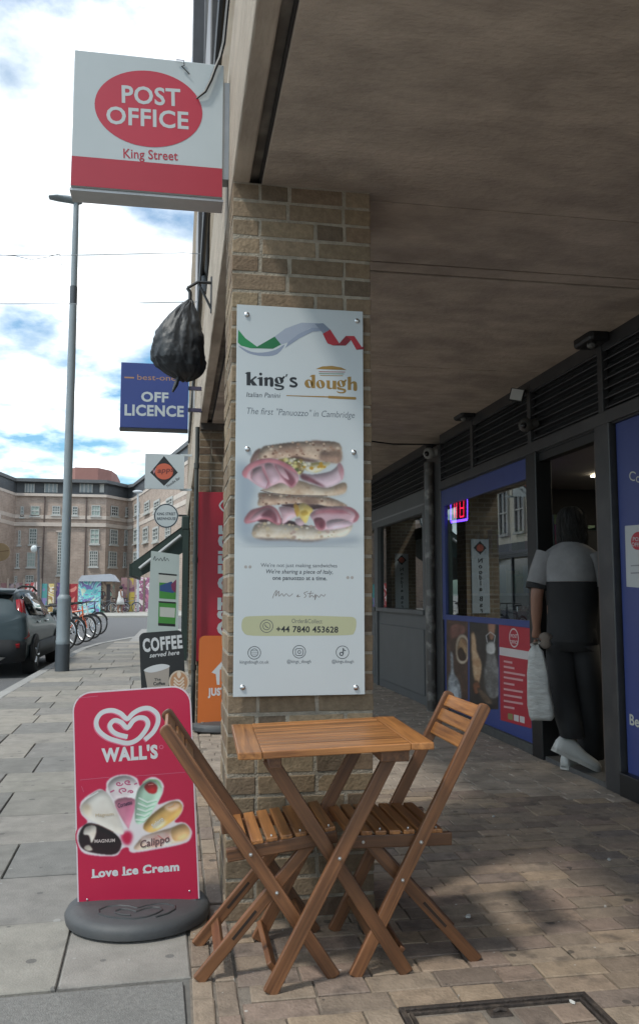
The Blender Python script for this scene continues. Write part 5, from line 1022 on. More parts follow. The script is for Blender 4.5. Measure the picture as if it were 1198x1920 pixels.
# LED sign inside the window
LX = SHOPX+0.05; LFr = Fr((LX,0,0), (0,-1,0), (0,0,1)); t = thing('led_sign', 'small glowing purple and red LED sign in the window corner', 'led sign', LFr.X(861,953))
mb = MB(); put_poly(mb, LFr, [(845,932),(876,926),(876,976),(845,980)], BLACKP, -.004); mb.build('back_board', BLACKP, t, fix=False)
VIO = mat('led_violet', (0.16,0.05,1.0), emit=2.2); LRED = mat('led_red', (1.0,0.01,0.06), emit=1.6); mb = MB()
for a_, b_ in (((845,932),(876,926)),((876,926),(876,974)),((876,974),(845,979)),((845,979),(845,932))): put_stroke(mb, LFr, [a_, b_], 4.5, VIO, .004)
mb.build('led_border', VIO, t, fix=False); mb = MB()
for x in (851.5, 856): put_stroke(mb, LFr, [(x,939),(x,971)], 2.4, LRED, .004)
put_stroke(mb, LFr, [(862,938),(862,970)], 2.4, LRED, .004); put_stroke(mb, LFr, [(869,937),(869,968)], 2.4, LRED, .004)
for yv in (938,953,969): put_stroke(mb, LFr, [(862,yv),(869,yv-.8)], 2.4, LRED, .0045)
mb.build('led_letters', LRED, t, fix=False)
# cable across the soffit end
t = thing('cable', 'thin dark cable slung across the arcade ceiling to the pier', 'cable', (1.8,8.3,2.8))
mb = MB(); mb.tube([V((0.76,8.1,2.80)), V((1.4,8.2,2.78)), V((1.9,8.25,2.79)), V((2.2,8.3,2.77)), V((2.64,8.35,2.79))], .008, 6); mb.build('cable_run', BLACKP, t, smooth=True)
# ================================================================== INSPECTION COVER
IRON = mat('rusty_iron', (0.045,0.035,0.03), 0.7, 0.4, 30, 0.5, 120, metal=0.3, dirt=((0.16,0.12,0.09), 0.5, 18))
t = thing('inspection_cover', 'recessed inspection cover with rusty steel frame and clay paver infill in the floor', 'manhole cover', ((CX0+CX1)/2, 2.1, 0))
fw_ = 0.016
for a, b, c, d in ((CX0,CX1,CY1-fw_,CY1),(CX0,CX1,CY0,CY0+fw_),(CX0,CX0+fw_,CY0+fw_,CY1-fw_),(CX1-fw_,CX1,CY0+fw_,CY1-fw_)):
    MB().box(a,b,c,d,-0.03,0.006).build('frame_bar', IRON, t, bevel=0.002)
for a, b, c, d in ((CX0+.024,CX1-.024,CY1-.036,CY1-.026),(CX0+.024,CX0+.034,CY0+.03,CY1-.036),(CX1-.034,CX1-.024,CY0+.03,CY1-.036)):
    MB().box(a,b,c,d,-0.03,0.004).build('tray_edge', IRON, t, bevel=0.002)
MB().box(CX0+.016,CX1-.016,CY0+.016,CY1-.016,-0.03,-0.006).build('tray', JOINT, t)
mb = MB(); mb.box(0.905,0.975,CY1-.085,CY1-.037,-0.02,-0.001); mb.build('lifting_socket', IRON, t, bevel=0.006); mb = MB(); mb.tube([(0.92,CY1-.06,0.0),(0.94,CY1-.06,0.006),(0.96,CY1-.06,0.0)], .006, 8); mb.build('lifting_bar', IRON, t, smooth=True)
y = CY0+0.03; rr = 0
while y < CY1-0.05:
    x = CX0+0.036-(0.1 if rr % 2 else 0)
    while x < CX1-0.05:
        a, b = max(x, CX0+.036), min(x+.2, CX1-.036); d = min(y+.105, CY1-.038)
        if d > CY1-.09 and a < 0.98 and b > 0.90:
            if a < 0.86: b = 0.9
            elif b > 1.02: a = 0.98
            else: x += .2; continue
        if b-a > .03: place('paver', cbox_mesh(b-a-.006, d-y-.006, 0.02, .004, .002, PAVER), t, Matrix.Translation(((a+b)/2,(y+d)/2,random.gauss(0,.001))))
        x += .2
    y += .105; rr += 1

# ================================================================== FOLDING TABLE
SCREW = mat('steel_screw', (0.55,0.54,0.52), 0.3, 0.05, metal=1.0)
def screw(p, n, parent, r=0.006):
    n = V(n).normalized(); mb = MB(); mb.tube([V(p), V(p)+n*0.004], r, 10); mb.ball(V(p)+n*.004, r*.8, r*.8, r*.8, None, 8, 4); mb.build('screw', SCREW, parent, smooth=True)
TZ = 0.74
TW, TD = 0.60, 0.552; ta_ = -0.03
cen = V((0.4953, 2.788, TZ)); tu = V((math.cos(ta_), math.sin(ta_), 0.0307)).normalized(); tv = V((-math.sin(ta_), math.cos(ta_), 0))      # stands a little tilted on uneven pavers
T_ = thing('folding_table', 'square slatted hardwood folding table in front of the brick pillar', 'table', (cen.x, cen.y, 0))
def tp(a, b, z=0.0): return cen+tu*a+tv*b+V((0,0,z))
hw, hd, th = TW/2, TD/2, 0.022
for sgn in (-1, 1):
    beam('end_board', tp(sgn*(hw-.036), -hd, -th/2), tp(sgn*(hw-.036), hd, -th/2), 0.072, th, (0,0,1), WOODT, T_)
for sgn in (-1, 1):
    beam('edge_board', tp(-hw+.073, sgn*(hd-.03), -th/2), tp(hw-.073, sgn*(hd-.03), -th/2), 0.058, th, (0,0,1), WOODT, T_)
ns = 8; wsl = (2*hd-.122)/ns
for k in range(ns):
    b = -hd+.061+wsl*(k+.5); beam('slat', tp(-hw+.073, b, -th/2-.001), tp(hw-.073, b, -th/2-.001), wsl-.004, th-.003, (0,0,1), WOODT, T_, 0.002)
for sgn in (-1, 1): beam('batten', tp(sgn*(hw-.115), -hd+.035, -th-.02), tp(sgn*(hw-.115), hd-.035, -th-.02), 0.036 if sgn < 0 else 0.09, 0.036, (0,0,1), WOOD, T_)
def leg_pair(yo, idx):
    fl = V((0.296, 2.632+yo, 0.0)); fr_ = V((0.742, 2.672+yo, 0.0))
    ta = tp(hw-.105, 0, -.05); ta.y = 2.655+yo; tb = tp(-hw+.10, 0, -.05); tb.y = 2.665+yo
    o1 = V((0,-.012,0)); o2 = V((0,.012,0))
    if idx: o1, o2 = o2, o1
    beam('leg', fl+o1, ta+o1, 0.044, 0.021, (0,1,0), WOOD, T_); beam('leg', fr_+o2, tb+o2, 0.044, 0.021, (0,1,0), WOOD, T_)
    d = (ta-fl); tt = 0.585; screw(fl+d*tt*0.94+o1+V((0,-.011,0)), (0,-1,0), T_) if not idx else None
    if not idx: screw(ta+o1+V((0,-.012,-.0)), (0,-1,0), T_)
leg_pair(0, 0); leg_pair(0.37, 1)
beam('stretcher', (0.31,2.66,0.055), (0.31,3.0,0.055), 0.04, 0.018, (.8,0,.6), WOOD, T_); beam('stretcher', (0.725,2.70,0.055), (0.725,3.04,0.055), 0.04, 0.018, (-.8,0,.6), WOOD, T_)
# cut the leg feet flush with the floor: feet start at z = 0 and are sunk by bevel only

# ================================================================== FOLDING CHAIRS
def chair(label, s, foot, top, rfoot, rtop, seat_r, seat_f, yn, yf, dy=0.0):
    "side view in x,z; s=+1 faces +x. yn near rail, yf far rail"
    C_ = thing('folding_chair', label, 'chair', ((foot[0]+rfoot[0])/2, (yn+yf)/2, 0))
    def X(p, y): return V((p[0], y, p[1]))
    d = (V(top)-V(foot)).normalized(); nb = V((d.y, -d.x)) if s < 0 else V((-d.y, d.x))
    for y in (yn, yf):
        beam('leg', X(foot, y), X(top, y), 0.042, 0.021, (0,1,0), WOOD, C_, 0.004, True)
    for y in (yn+.045, yf-.045):
        beam('leg', X(rfoot, y), X(rtop, y), 0.040, 0.020, (0,1,0), WOOD, C_, 0.004)
        rd = (V(rtop)-V(rfoot)).normalized(); m0 = V(rfoot)+rd*0.16; m1 = V(rfoot)+rd*0.27
        for q in (-1, 1): beam('slot', X(m0, y+q*.0102), X(m1, y+q*.0102), 0.009, 0.001, (0,1,0), mat('slot_dark', (0.02,0.012,0.008), 0.9), C_, 0.0)
    # seat
    sf, sr = V(seat_f), V(seat_r); sd = (sf-sr).normalized(); up = V((-sd.y, sd.x)) if s > 0 else V((sd.y, -sd.x))
    for y in (yn+.022, yf-.022):
        a = sr-sd*0.03-up*0.028; b = sf-up*0.028; beam('seat_rail', X(a, y), X(b, y), 0.042, 0.02, (0,1,0), WOOD, C_, 0.004, False)
        for k in (0.12, 0.5, .9):
            q = sr+(sf-sr)*k-up*.028
    n = 7; Ls = (sf-sr).length; w = Ls/n
    for k in range(n):
        c = sr+sd*(w*(k+.5)); beam('seat_slat', V((c.x, yn+.006, c.y)), V((c.x, yf-.006, c.y)), w-.010, 0.014, (up.x,0,up.y), WOODT if True else WOOD, C_, 0.003)
        if k % 2 == 0: screw(V((c.x, yn+.02, c.y))+V((up.x,0,up.y))*.006, (up.x,0,up.y), C_, 0.004)
    # back slats between the rails
    for k in range(3):
        c = V(top)-d*(0.035+0.056*k); beam('back_slat', V((c.x, yn+.010, c.y)), V((c.x, yf-.010, c.y)), 0.046, 0.014, (nb.x,0,nb.y), WOODT, C_, 0.004)
    for z_, p_, q_ in ((0.16, foot, top),):
        c = V(foot)+d*0.13; beam('stretcher', V((c.x, yn+.01, c.y)), V((c.x, yf-.01, c.y)), 0.036, 0.016, (nb.x,0,nb.y), WOOD, C_)
    rd = (V(rtop)-V(rfoot)).normalized(); c = V(rfoot)+rd*0.10; beam('stretcher', V((c.x, yn+.055, c.y)), V((c.x, yf-.055, c.y)), 0.036, 0.016, (-rd.y,0,rd.x), WOOD, C_)
    # pivot screws
    def isect(a, b, c, e):
        a, b, c, e = map(V, (a, b, c, e)); r, q = b-a, e-c; t_ = ((c-a).x*q.y-(c-a).y*q.x)/(r.x*q.y-r.y*q.x); return a+r*t_
    p = isect(foot, top, rfoot, rtop); screw(V((p.x, yn-.011, p.y)), (0,-1,0), C_)
    p = isect(foot, top, sr-up*.028, sf-up*.028); screw(V((p.x, yn-.011, p.y)), (0,-1,0), C_)
    p = sf-sd*.06-up*.028; screw(V((p.x, yn+.011, p.y)), (0,-1,0), C_, .005)
    return C_
chair('slatted wooden folding chair left of the table, facing right', 1, (0.510,0.0), (-0.035,0.79), (0.085,0.0), (0.44,0.40), (0.195,0.412), (0.52,0.452), 2.695, 3.05)
chair('slatted wooden folding chair right of the table, back towards the shop', -1, (0.572,0.0), (1.025,0.835), (0.995,0.0), (0.625,0.40), (0.875,0.43), (0.545,0.435), 2.685, 3.05)

# ================================================================== PERSON IN THE DOORWAY
SKIN = P8('skin', (150,108,88), 0.55); TEEG = mat('grey_tee', (0.18,0.178,0.18), 0.9, 0.2, 9, 0.8, 9); TEEB = mat('black_tee', (0.012,0.012,0.013), 0.9, 0.25, 8, 0.8, 9); TROU = mat('black_trousers', (0.013,0.013,0.014), 0.85, 0.3, 6, 0.9, 8, stretch=(1,1,.5)); HAIR = mat('black_hair', (0.008,0.007,0.006), 0.75, 0.3, 30, 0.4, 60, stretch=(1,1,.15))
PO = V((2.675, 5.36, 0.02)); fwd = V((0.56,0.828,0)); rgt = V((fwd.y,-fwd.x,0))
def W(x, y, z): return PO+rgt*(x*.9)+fwd*y+V((0,0,z))
per = thing('person', 'person in grey and black tee, black trousers and white trainers stepping into the shop', 'person', PO)
def skin_mesh(verts, edges, root, name, parent, m, levels=2):
    me = bpy.data.meshes.new(name); me.from_pydata([v[0] for v in verts], edges, []); o = bpy.data.objects.new('tmp', me); COL.objects.link(o)
    sk = o.modifiers.new('s', 'SKIN'); sk.use_smooth_shade = True
    for i, v in enumerate(verts):
        d = me.skin_vertices[0].data[i]; r = v[1]; d.radius = (r, r) if not isinstance(r, tuple) else r; d.use_root = (i == root)
    ss = o.modifiers.new('u', 'SUBSURF'); ss.levels = levels; ss.render_levels = levels
    dg = bpy.context.evaluated_depsgraph_get(); dg.update(); me2 = bpy.data.meshes.new_from_object(o.evaluated_get(dg)); bpy.data.objects.remove(o); me2.materials.clear(); me2.materials.append(m)
    return place(name, me2, parent, None, 'all')
def body(J, E, name, parent, m, root=0, levels=2):
    return skin_mesh([(W(*p), r) for p, r in J], E, root, name, parent, m, levels)
J = [((0,0,.96),.135),((0,.0,1.15),.125),((0,.02,1.34),.125),((0,.05,1.49),.06),((0,.08,1.58),.06),((0.01,.10,1.68),.088),((0.01,.10,1.75),.075),
     ((-.165,.02,1.43),.055),((-.25,-.03,1.20),.048),((-.262,.0,1.03),.040),((-.268,.02,.955),.028),
     ((.165,.03,1.43),.055),((.25,.06,1.20),.048),((.24,.22,1.06),.036),((.22,.30,1.03),.028),
     ((-.09,0,.90),.10),((-.08,-.02,.52),.075),((.0,-.11,.22),.045),((.09,0,.90),.10),((.10,.12,.52),.075),((.10,.10,.12),.05),
     ((-.272,.035,.90),(.020,.036)),((-.27,.04,.875),(.018,.038))]
E_ = [(0,1),(1,2),(2,3),(3,4),(4,5),(5,6),(2,7),(7,8),(8,9),(9,10),(10,21),(21,22),(2,11),(11,12),(12,13),(13,14),(0,15),(15,16),(16,17),(0,18),(18,19),(19,20)]
bd = body(J, E_, 'body', per, SKIN)
for k in range(4):      # fingers curled round the bag handles
    yy = 0.068-0.020*k; ln = (0.9,1.0,.97,.8)[k]
    body([((-.274,yy,.868),.0095),((-.285,yy+.002,.868-.026*ln),.009),((-.272,yy+.002,.868-.045*ln),.0085),((-.252,yy,.868-.040*ln),.0075)], [(0,1),(1,2),(2,3)], 'finger', bd, SKIN, 0, 1)
body([((-.262,.07,.90),.011),((-.250,.088,.878),.010),((-.243,.078,.856),.009)], [(0,1),(1,2)], 'thumb', bd, SKIN, 0, 1)
def ring(cx, cy, z, rx, ry, n=28, wob=0.0, seed=0.0):
    return [W(cx+rx*math.cos(2*math.pi*k/n)*(1+wob*mnoise.noise(V((math.cos(2*math.pi*k/n)*2+seed, math.sin(2*math.pi*k/n)*2, z*5)))), cy+ry*math.sin(2*math.pi*k/n)*(1+wob*mnoise.noise(V((seed,math.cos(2*math.pi*k/n)*2, z*5)))), z) for k in range(n)]
mb = MB(); mb.rings([ring(0,.05,1.545,.075,.07),ring(0,.04,1.52,.13,.085),ring(0,.03,1.47,.205,.12),ring(0,.025,1.40,.215,.135,28,.06),ring(0,.015,1.27,.205,.138,28,.10)], TEEG, False)
mb.rings([ring(0,.015,1.268,.205,.138,28,.10),ring(0,.01,1.12,.19,.138,28,.16),ring(0,0,.95,.188,.145,28,.18),ring(0,-.01,.86,.19,.15,28,.2)], TEEB, False); mb.build('tee_shirt', TEEG, per, smooth='all')
for s_, pts in ((-1, [(-.165,.02,1.46),(-.215,-.002,1.35),(-.245,-.022,1.25),(-.25,-.026,1.22)]), (1, [(.165,.03,1.46),(.215,.035,1.35),(.245,.05,1.25),(.25,.055,1.22)])):
    mb = MB(); mb.tube([W(*p) for p in pts[:3]], [.085,.078,.076], 16, TEEG); mb.tube([W(*p) for p in pts[2:]], [.0765,.077], 16, TEEB); mb.build('sleeve', TEEG, per, smooth=True)
mb = MB(); mb.rings([ring(0,0,1.0,.165,.125),ring(0,0,.92,.185,.14),ring(0,-.005,.80,.19,.145,28,.06)], None, True); mb.rings([ring(-.085,-.01,.84,.108,.135,28,.05,1),ring(-.085,-.015,.55,.105,.12,28,.14,1),ring(-.04,-.07,.36,.10,.108,28,.18,1),ring(.0,-.11,.235,.085,.085,28,.16,1)]); mb.rings([ring(.085,.01,.84,.108,.135,28,.05,3),ring(.10,.08,.55,.105,.12,28,.14,3),ring(.10,.09,.30,.10,.108,28,.18,3),ring(.10,.09,.07,.092,.098,28,.16,3)]); mb.build('trousers', TROU, per, smooth='all')
hr = []
HP = ((1.80,.02,.02),(1.793,.05,.06),(1.775,.078,.09),(1.745,.098,.112),(1.71,.106,.122),(1.67,.110,.124),(1.63,.112,.12),(1.59,.113,.112),(1.555,.112,.10),(1.525,.106,.088),(1.50,.092,.07))
for i, (z, rx, ry) in enumerate(HP):
    hr.append([W(0.012+rx*math.cos(2*math.pi*k/36)*(1+.07*mnoise.noise(V((math.cos(k*.52)*3,math.sin(k*.52)*3,z*4)))+.025*math.sin(k*2.6)), .085+ry*math.sin(2*math.pi*k/36)*(1+.07*mnoise.noise(V((k*.5,z*4,5)))+.025*math.sin(k*2.6)), z-(0.016*(k % 3) if i > 8 else 0)) for k in range(36)])
mb = MB(); mb.rings(hr)
for q in range(420):      # loose strands over the hair
    i = random.randrange(1, 9); k = random.random()*2*math.pi; z, rx, ry = HP[i]; dr = 1+random.uniform(0, .06); pts = []
    for m_ in range(4):
        i2 = min(i+m_, 10); z2, rx2, ry2 = HP[i2]; kk = k+random.uniform(-.05,.05)+.06*m_; pts.append(W(.012+rx2*dr*math.cos(kk), .085+ry2*dr*math.sin(kk), z2-(.02*random.random() if i2 == 10 else 0)))
    mb.tube(pts, [.0035,.0035,.003,.001], 4)
mb.build('hair', HAIR, per, smooth='all', fix=False)
SHOE = P8('white_trainer', (206,206,202), 0.5); 
def shoe(heel, toe, lift, name='shoe'):
    # heel & toe are sole points in world space
    heel, toe = V(heel), V(toe); d = (toe-heel); Ln = d.length; x = d.normalized(); sd = x.cross(V((0,0,1))).normalized(); up = sd.cross(x)
    prof = [(0.0,.022,.07),(.03,.032,.095),(.12,.037,.115),(.27,.038,.122),(.36,.039,.112),(.48,.042,.092),(.6,.046,.076),(.74,.048,.066),(.86,.045,.058),(.94,.036,.048),(.985,.022,.034),(1.0,.010,.022)]
    mb = MB(); rg = []
    for tt, w, h in prof:
        c = heel+x*Ln*tt; rg.append([c-sd*w, c-sd*w*1.02+up*h*.45, c-sd*w*.72+up*h*.84, c-sd*w*.3+up*h*.98, c+sd*w*.3+up*h*.98, c+sd*w*.72+up*h*.84, c+sd*w*1.02+up*h*.45, c+sd*w, c+up*0.002])
    mb.rings(rg); o = mb.build(name, SHOE, per, smooth='all')
    mb = MB(); rg = []
    for tt, w, h in prof: 
        c = heel+x*Ln*tt; rg.append([c-sd*(w+.004)-up*.014, c+sd*(w+.004)-up*.014, c+sd*(w+.004)+up*.012, c-sd*(w+.004)+up*.012])
    mb.rings(rg); mb.build('sole', P8('trainer_sole', (190,188,182), 0.6), o)
    mb = MB()
    for q in range(4):
        tt = .36+.09*q; h = .09-.011*q; c = heel+x*Ln*tt+up*(h+.002); mb.tube([c-sd*.024, c+up*.006, c+sd*.024], .003, 6)
    mb.build('laces', P8('lace_grey', (120,118,116)), o)
shoe(ony(1036,1404,5.30), ony(1124,1446,5.27), 0.1); sp_ = onz(1060,1441,0.018); shoe(sp_+V((0,.03,0)), sp_+V((.24,.17,0)), 0)
# carrier bag
t = thing('carrier_bag', 'crumpled white plastic carrier bag held in the left hand', 'bag', ony(1012,1340,5.28))
PLAS = mat('white_plastic_bag', (0.33,0.33,0.315), 0.4, 0.15, 9, 0.9, 16, stretch=(1,1,2.5)); hand = W(-.268,.04,.84); rg = []
for i, (py, cx, hwp) in enumerate(((1212,1003,5),(1222,1005,13),(1240,1006,17),(1265,1008,20),(1295,1010,22),(1325,1013,24),(1343,1015,24),(1350,1014,20))):
    c = ony(cx, py, 5.26); w = hwp*5.26/F; r = []
    for k in range(32):
        a = 2*math.pi*k/32; n = mnoise.noise(V((math.cos(a)*2.2, math.sin(a)*2.2, py*.03))); f = (abs(math.cos(a))**4+abs(math.sin(a))**4)**-.25
        q = w*f*(1+.16*n); p = c+rgt*(q*math.cos(a))+fwd*(q*.55*math.sin(a)); p.z += .012*n; r.append(p)
    rg.append(r)
mb = MB(); mb.rings(rg); mb.build('bag_body', PLAS, t, smooth='all')
c = ony(1003,1212,5.26)
for q in (-1, 1):
    mb = MB(); mb.tube([c+rgt*.012*q, (c+hand)/2+rgt*.03*q, hand+fwd*.03*q+V((0,0,.004)), hand+rgt*.02*q], [.012,.012,.010,.008], 10); mb.build('handle', PLAS, t, smooth=True)
mb = MB(); q = ony(1022,1200,5.24)
mb.rings([[q+rgt*(r*math.cos(2*math.pi*k/14))*(1+.7*mnoise.noise(V((k*1.3,z*60,1))))+fwd*(r*.6*math.sin(2*math.pi*k/14))+V((0,0,z)) for k in range(14)] for r, z in ((.008,-.06),(.026,-.05),(.036,-.03),(.03,0),(.04,.02),(.028,.04),(.01,.05))]); mb.build('paper_wrap', P8('crumpled_paper', (120,108,98), 0.8), t, smooth='all')

# scraps of litter on the arcade floor
PAP = P8('litter_white', (214,212,206), 0.8)
for px, py, sz, lab in ((877,1718,.022,'white scrap of litter on the pavers right of the rear chair leg'),(925,1531,.016,'white scrap of litter on the shaded pavers behind the right chair'),(1141,1612,.016,'pale scrap of litter on the pavers nearest the blue panel'),(1072,1880,.012,'tiny scrap of litter at the edge of the inspection cover')):
    p = onz(px, py, 0.004); mb = MB(); a = random.uniform(0, 3); n = 7
    mb.prism([p+V((sz*(.4+.6*random.random())*math.cos(a)*math.cos(2*math.pi*k/n)-sz*.5*math.sin(a)*math.sin(2*math.pi*k/n), sz*math.sin(a)*math.cos(2*math.pi*k/n)+sz*.5*math.cos(a)*math.sin(2*math.pi*k/n), 0)) for k in range(n)], [p+V((sz*.8*math.cos(a)*math.cos(2*math.pi*k/n)-sz*.35*math.sin(a)*math.sin(2*math.pi*k/n), sz*.8*math.sin(a)*math.cos(2*math.pi*k/n)+sz*.35*math.cos(a)*math.sin(2*math.pi*k/n), .003+.004*random.random())) for k in range(n)])
    tag(mb.build('litter_scrap', PAP), lab, 'litter', 'scraps of litter on the arcade floor')
# ================================================================== STREET
# --- lamp post
LG = mat('lamp_post_grey', (0.20,0.235,0.255), 0.5, 0.08, 4); LGD = mat('lamp_post_band', (0.055,0.065,0.075), 0.5, 0.1, 4)
lp = onz(117,1258); t = thing('lamp_post', 'tall grey street lamp post with black foot on the pavement edge', 'lamp post', lp)
mb = MB(); mb.lathe([(.112,0),(.112,.42)], lp, 20); mb.build('black_foot', LGD, t, smooth=True)
mb = MB(); mb.lathe([(.108,.42),(.112,.45),(.112,.47),(.106,.49),(.108,1.1),(.112,1.12),(.112,1.15),(.075,1.2)], lp, 20); mb.build('base_column', LG, t, smooth=True)
top = ony(138,380,lp.y); tx = V((lp.x, lp.y, top.z)); 
mb = MB(); mb.tube([lp+V((0,0,1.15)), lp+V((0,0,4.5)), lp+V((0,0,6.1))], [.074,.066,.060], 16); mb.build('shaft', LG, t, smooth=True)
mb = MB(); mb.tube([lp+V((0,0,5.98)), lp+V((0,0,6.28))], [.062,.061], 16); mb.build('dark_band', LGD, t, smooth=True)
mb = MB(); mb.tube([lp+V((0,0,6.28)), V((lp.x,lp.y,top.z))], [.055,.045], 16); mb.build('upper_shaft', LG, t, smooth=True)
hd_ = ony(93,379,lp.y); mb = MB(); z = top.z
mb.rings([[V((x, lp.y+wd*math.cos(a), zc+hh_*math.sin(a))) for a in [2*math.pi*k/14 for k in range(14)]] for x, wd, hh_, zc in ((lp.x+.09,.05,.03,z+.02),(lp.x+.02,.07,.06,z+.03),(lp.x-.12,.09,.055,z+.05),(lp.x-.3,.11,.04,z+.06),(hd_.x,.07,.025,z+.06),(hd_.x-.01,.02,.01,z+.06))]); mb.build('lamp_head', LG, t, smooth=True)
mb = MB(); mb.lathe([(.04,0),(.04,.05),(.02,.07)], (lp.x+.0,lp.y,z+.09), 12); mb.build('photocell', LG, t, smooth=True)
# --- overhead wires
for y_, a, b, lab in ((9.0,(-40,476),(345,474),'upper thin wire strung across the street against the sky'),(9.0,(-40,567),(372,566),'lower thin wire strung across the street to the wall')):
    p0, p1 = ony(*a, y_), ony(*b, y_); t = thing('overhead_wire', lab, 'wire', (p0+p1)/2); mid = (p0+p1)/2-V((0,0,.02)); p0 = p0+(p0-p1)*1.5
    mb = MB(); mb.tube([p0, mid, p1, V((FASX+.04,y_,p1.z))], .0045, 5); mb.build('wire_run', mat('wire_grey', (0.2,0.22,0.24), 0.6), t)
t = thing('overhead_wire', 'loose grey wire loop dangling between the two street wires', 'wire', ony(100,520,9))
mb = MB(); mb.tube([ony(x, y, 9.0) for x, y in ((-10,477),(30,480),(60,487),(90,482),(112,476),(117,490),(112,520),(100,548),(102,560),(125,567))], .004, 5); mb.build('wire_run', mat('wire_grey', (0.2,0.22,0.24), 0.6), t)

# --- parked car (seen from behind, right side at the kerb)
PAINT = mat('car_teal_grey', (0.040,0.058,0.066), 0.45, 0.05, 3, coat=0.1, spec=0.25); SIDE = mat('car_side_cladding', (0.022,0.023,0.025), 0.65, 0.1, 5, spec=0.2); CG = mat('car_glass', (0.012,0.014,0.016), 0.06, 0.0, spec=0.8); TYRE = mat('tyre_rubber', (0.018,0.018,0.019), 0.85, 0.2, 20); TAIL = P8('tail_lamp', (170,20,36), 0.15); CHR = mat('chrome', (0.7,0.7,0.7), 0.15, 0.02, metal=1.0)
RZ = -0.104; cx_, cy_ = -3.16, 13.75
car = thing('parked_car', 'dark teal crossover car parked at the kerb seen from behind', 'car', (cx_, cy_+2.0, RZ))
def CP(x, l, z): return V((cx_+x, cy_+l, RZ+z))
st = [ # l, w_low, w_mid, w_belt, z_belt, w_roof, z_roof, z_bot
 (0.00,.70,.76,.70,.90,.60,.93,.34),(0.05,.78,.82,.78,.93,.66,1.02,.28),(0.16,.82,.84,.81,.95,.64,1.18,.24),(0.34,.84,.845,.81,.96,.60,1.35,.22),(0.6,.845,.85,.81,.95,.61,1.395,.20),(1.2,.845,.85,.81,.93,.63,1.41,.20),
 (1.9,.845,.85,.81,.91,.63,1.40,.20),(2.5,.845,.85,.81,.90,.60,1.33,.20),(2.95,.845,.85,.80,.89,.64,1.05,.20),(3.2,.845,.85,.78,.86,.68,.93,.20),(3.7,.83,.84,.74,.80,.6,.86,.22),(4.0,.78,.80,.68,.72,.5,.76,.26),(4.1,.66,.68,.58,.62,.4,.64,.32)]
rg = []
for l, wl, wm, wb, zb, wr, zr, z0 in st:
    h = [(0,z0),(wl*.9,z0),(wl,z0+.10),(wl*.995,.48),(wm,.62),(wm*.995,.76),(wb,zb),(wb*.97,zb+.03),(wr+.02,zr-.05),(wr-.05,zr-.008),(wr*.5,zr+.012),(0,zr+.016)]
    rg.append([CP(x,l,z) for x, z in h]+[CP(-x,l,z) for x, z in h[-2:0:-1]])
mb = MB(); mb.rings(rg, PAINT); o = mb.build('body', PAINT, car, smooth='all'); ss = o.modifiers.new('u', 'SUBSURF'); ss.levels = 1; ss.render_levels = 2
def strip(name, pts, m, th=.006, parent=None):
    mb = MB(); n = len(pts)//2; a, b = pts[:n], pts[n:]
    mb.add([V(p) for p in a]+[V(p) for p in b], [(i,i+1,n+i+1,n+i) for i in range(n-1)]); o = mb.build(name, m, parent or car, smooth=True, fix=True); so = o.modifiers.new('s','SOLIDIFY'); so.thickness = th; so.offset = 0; return o
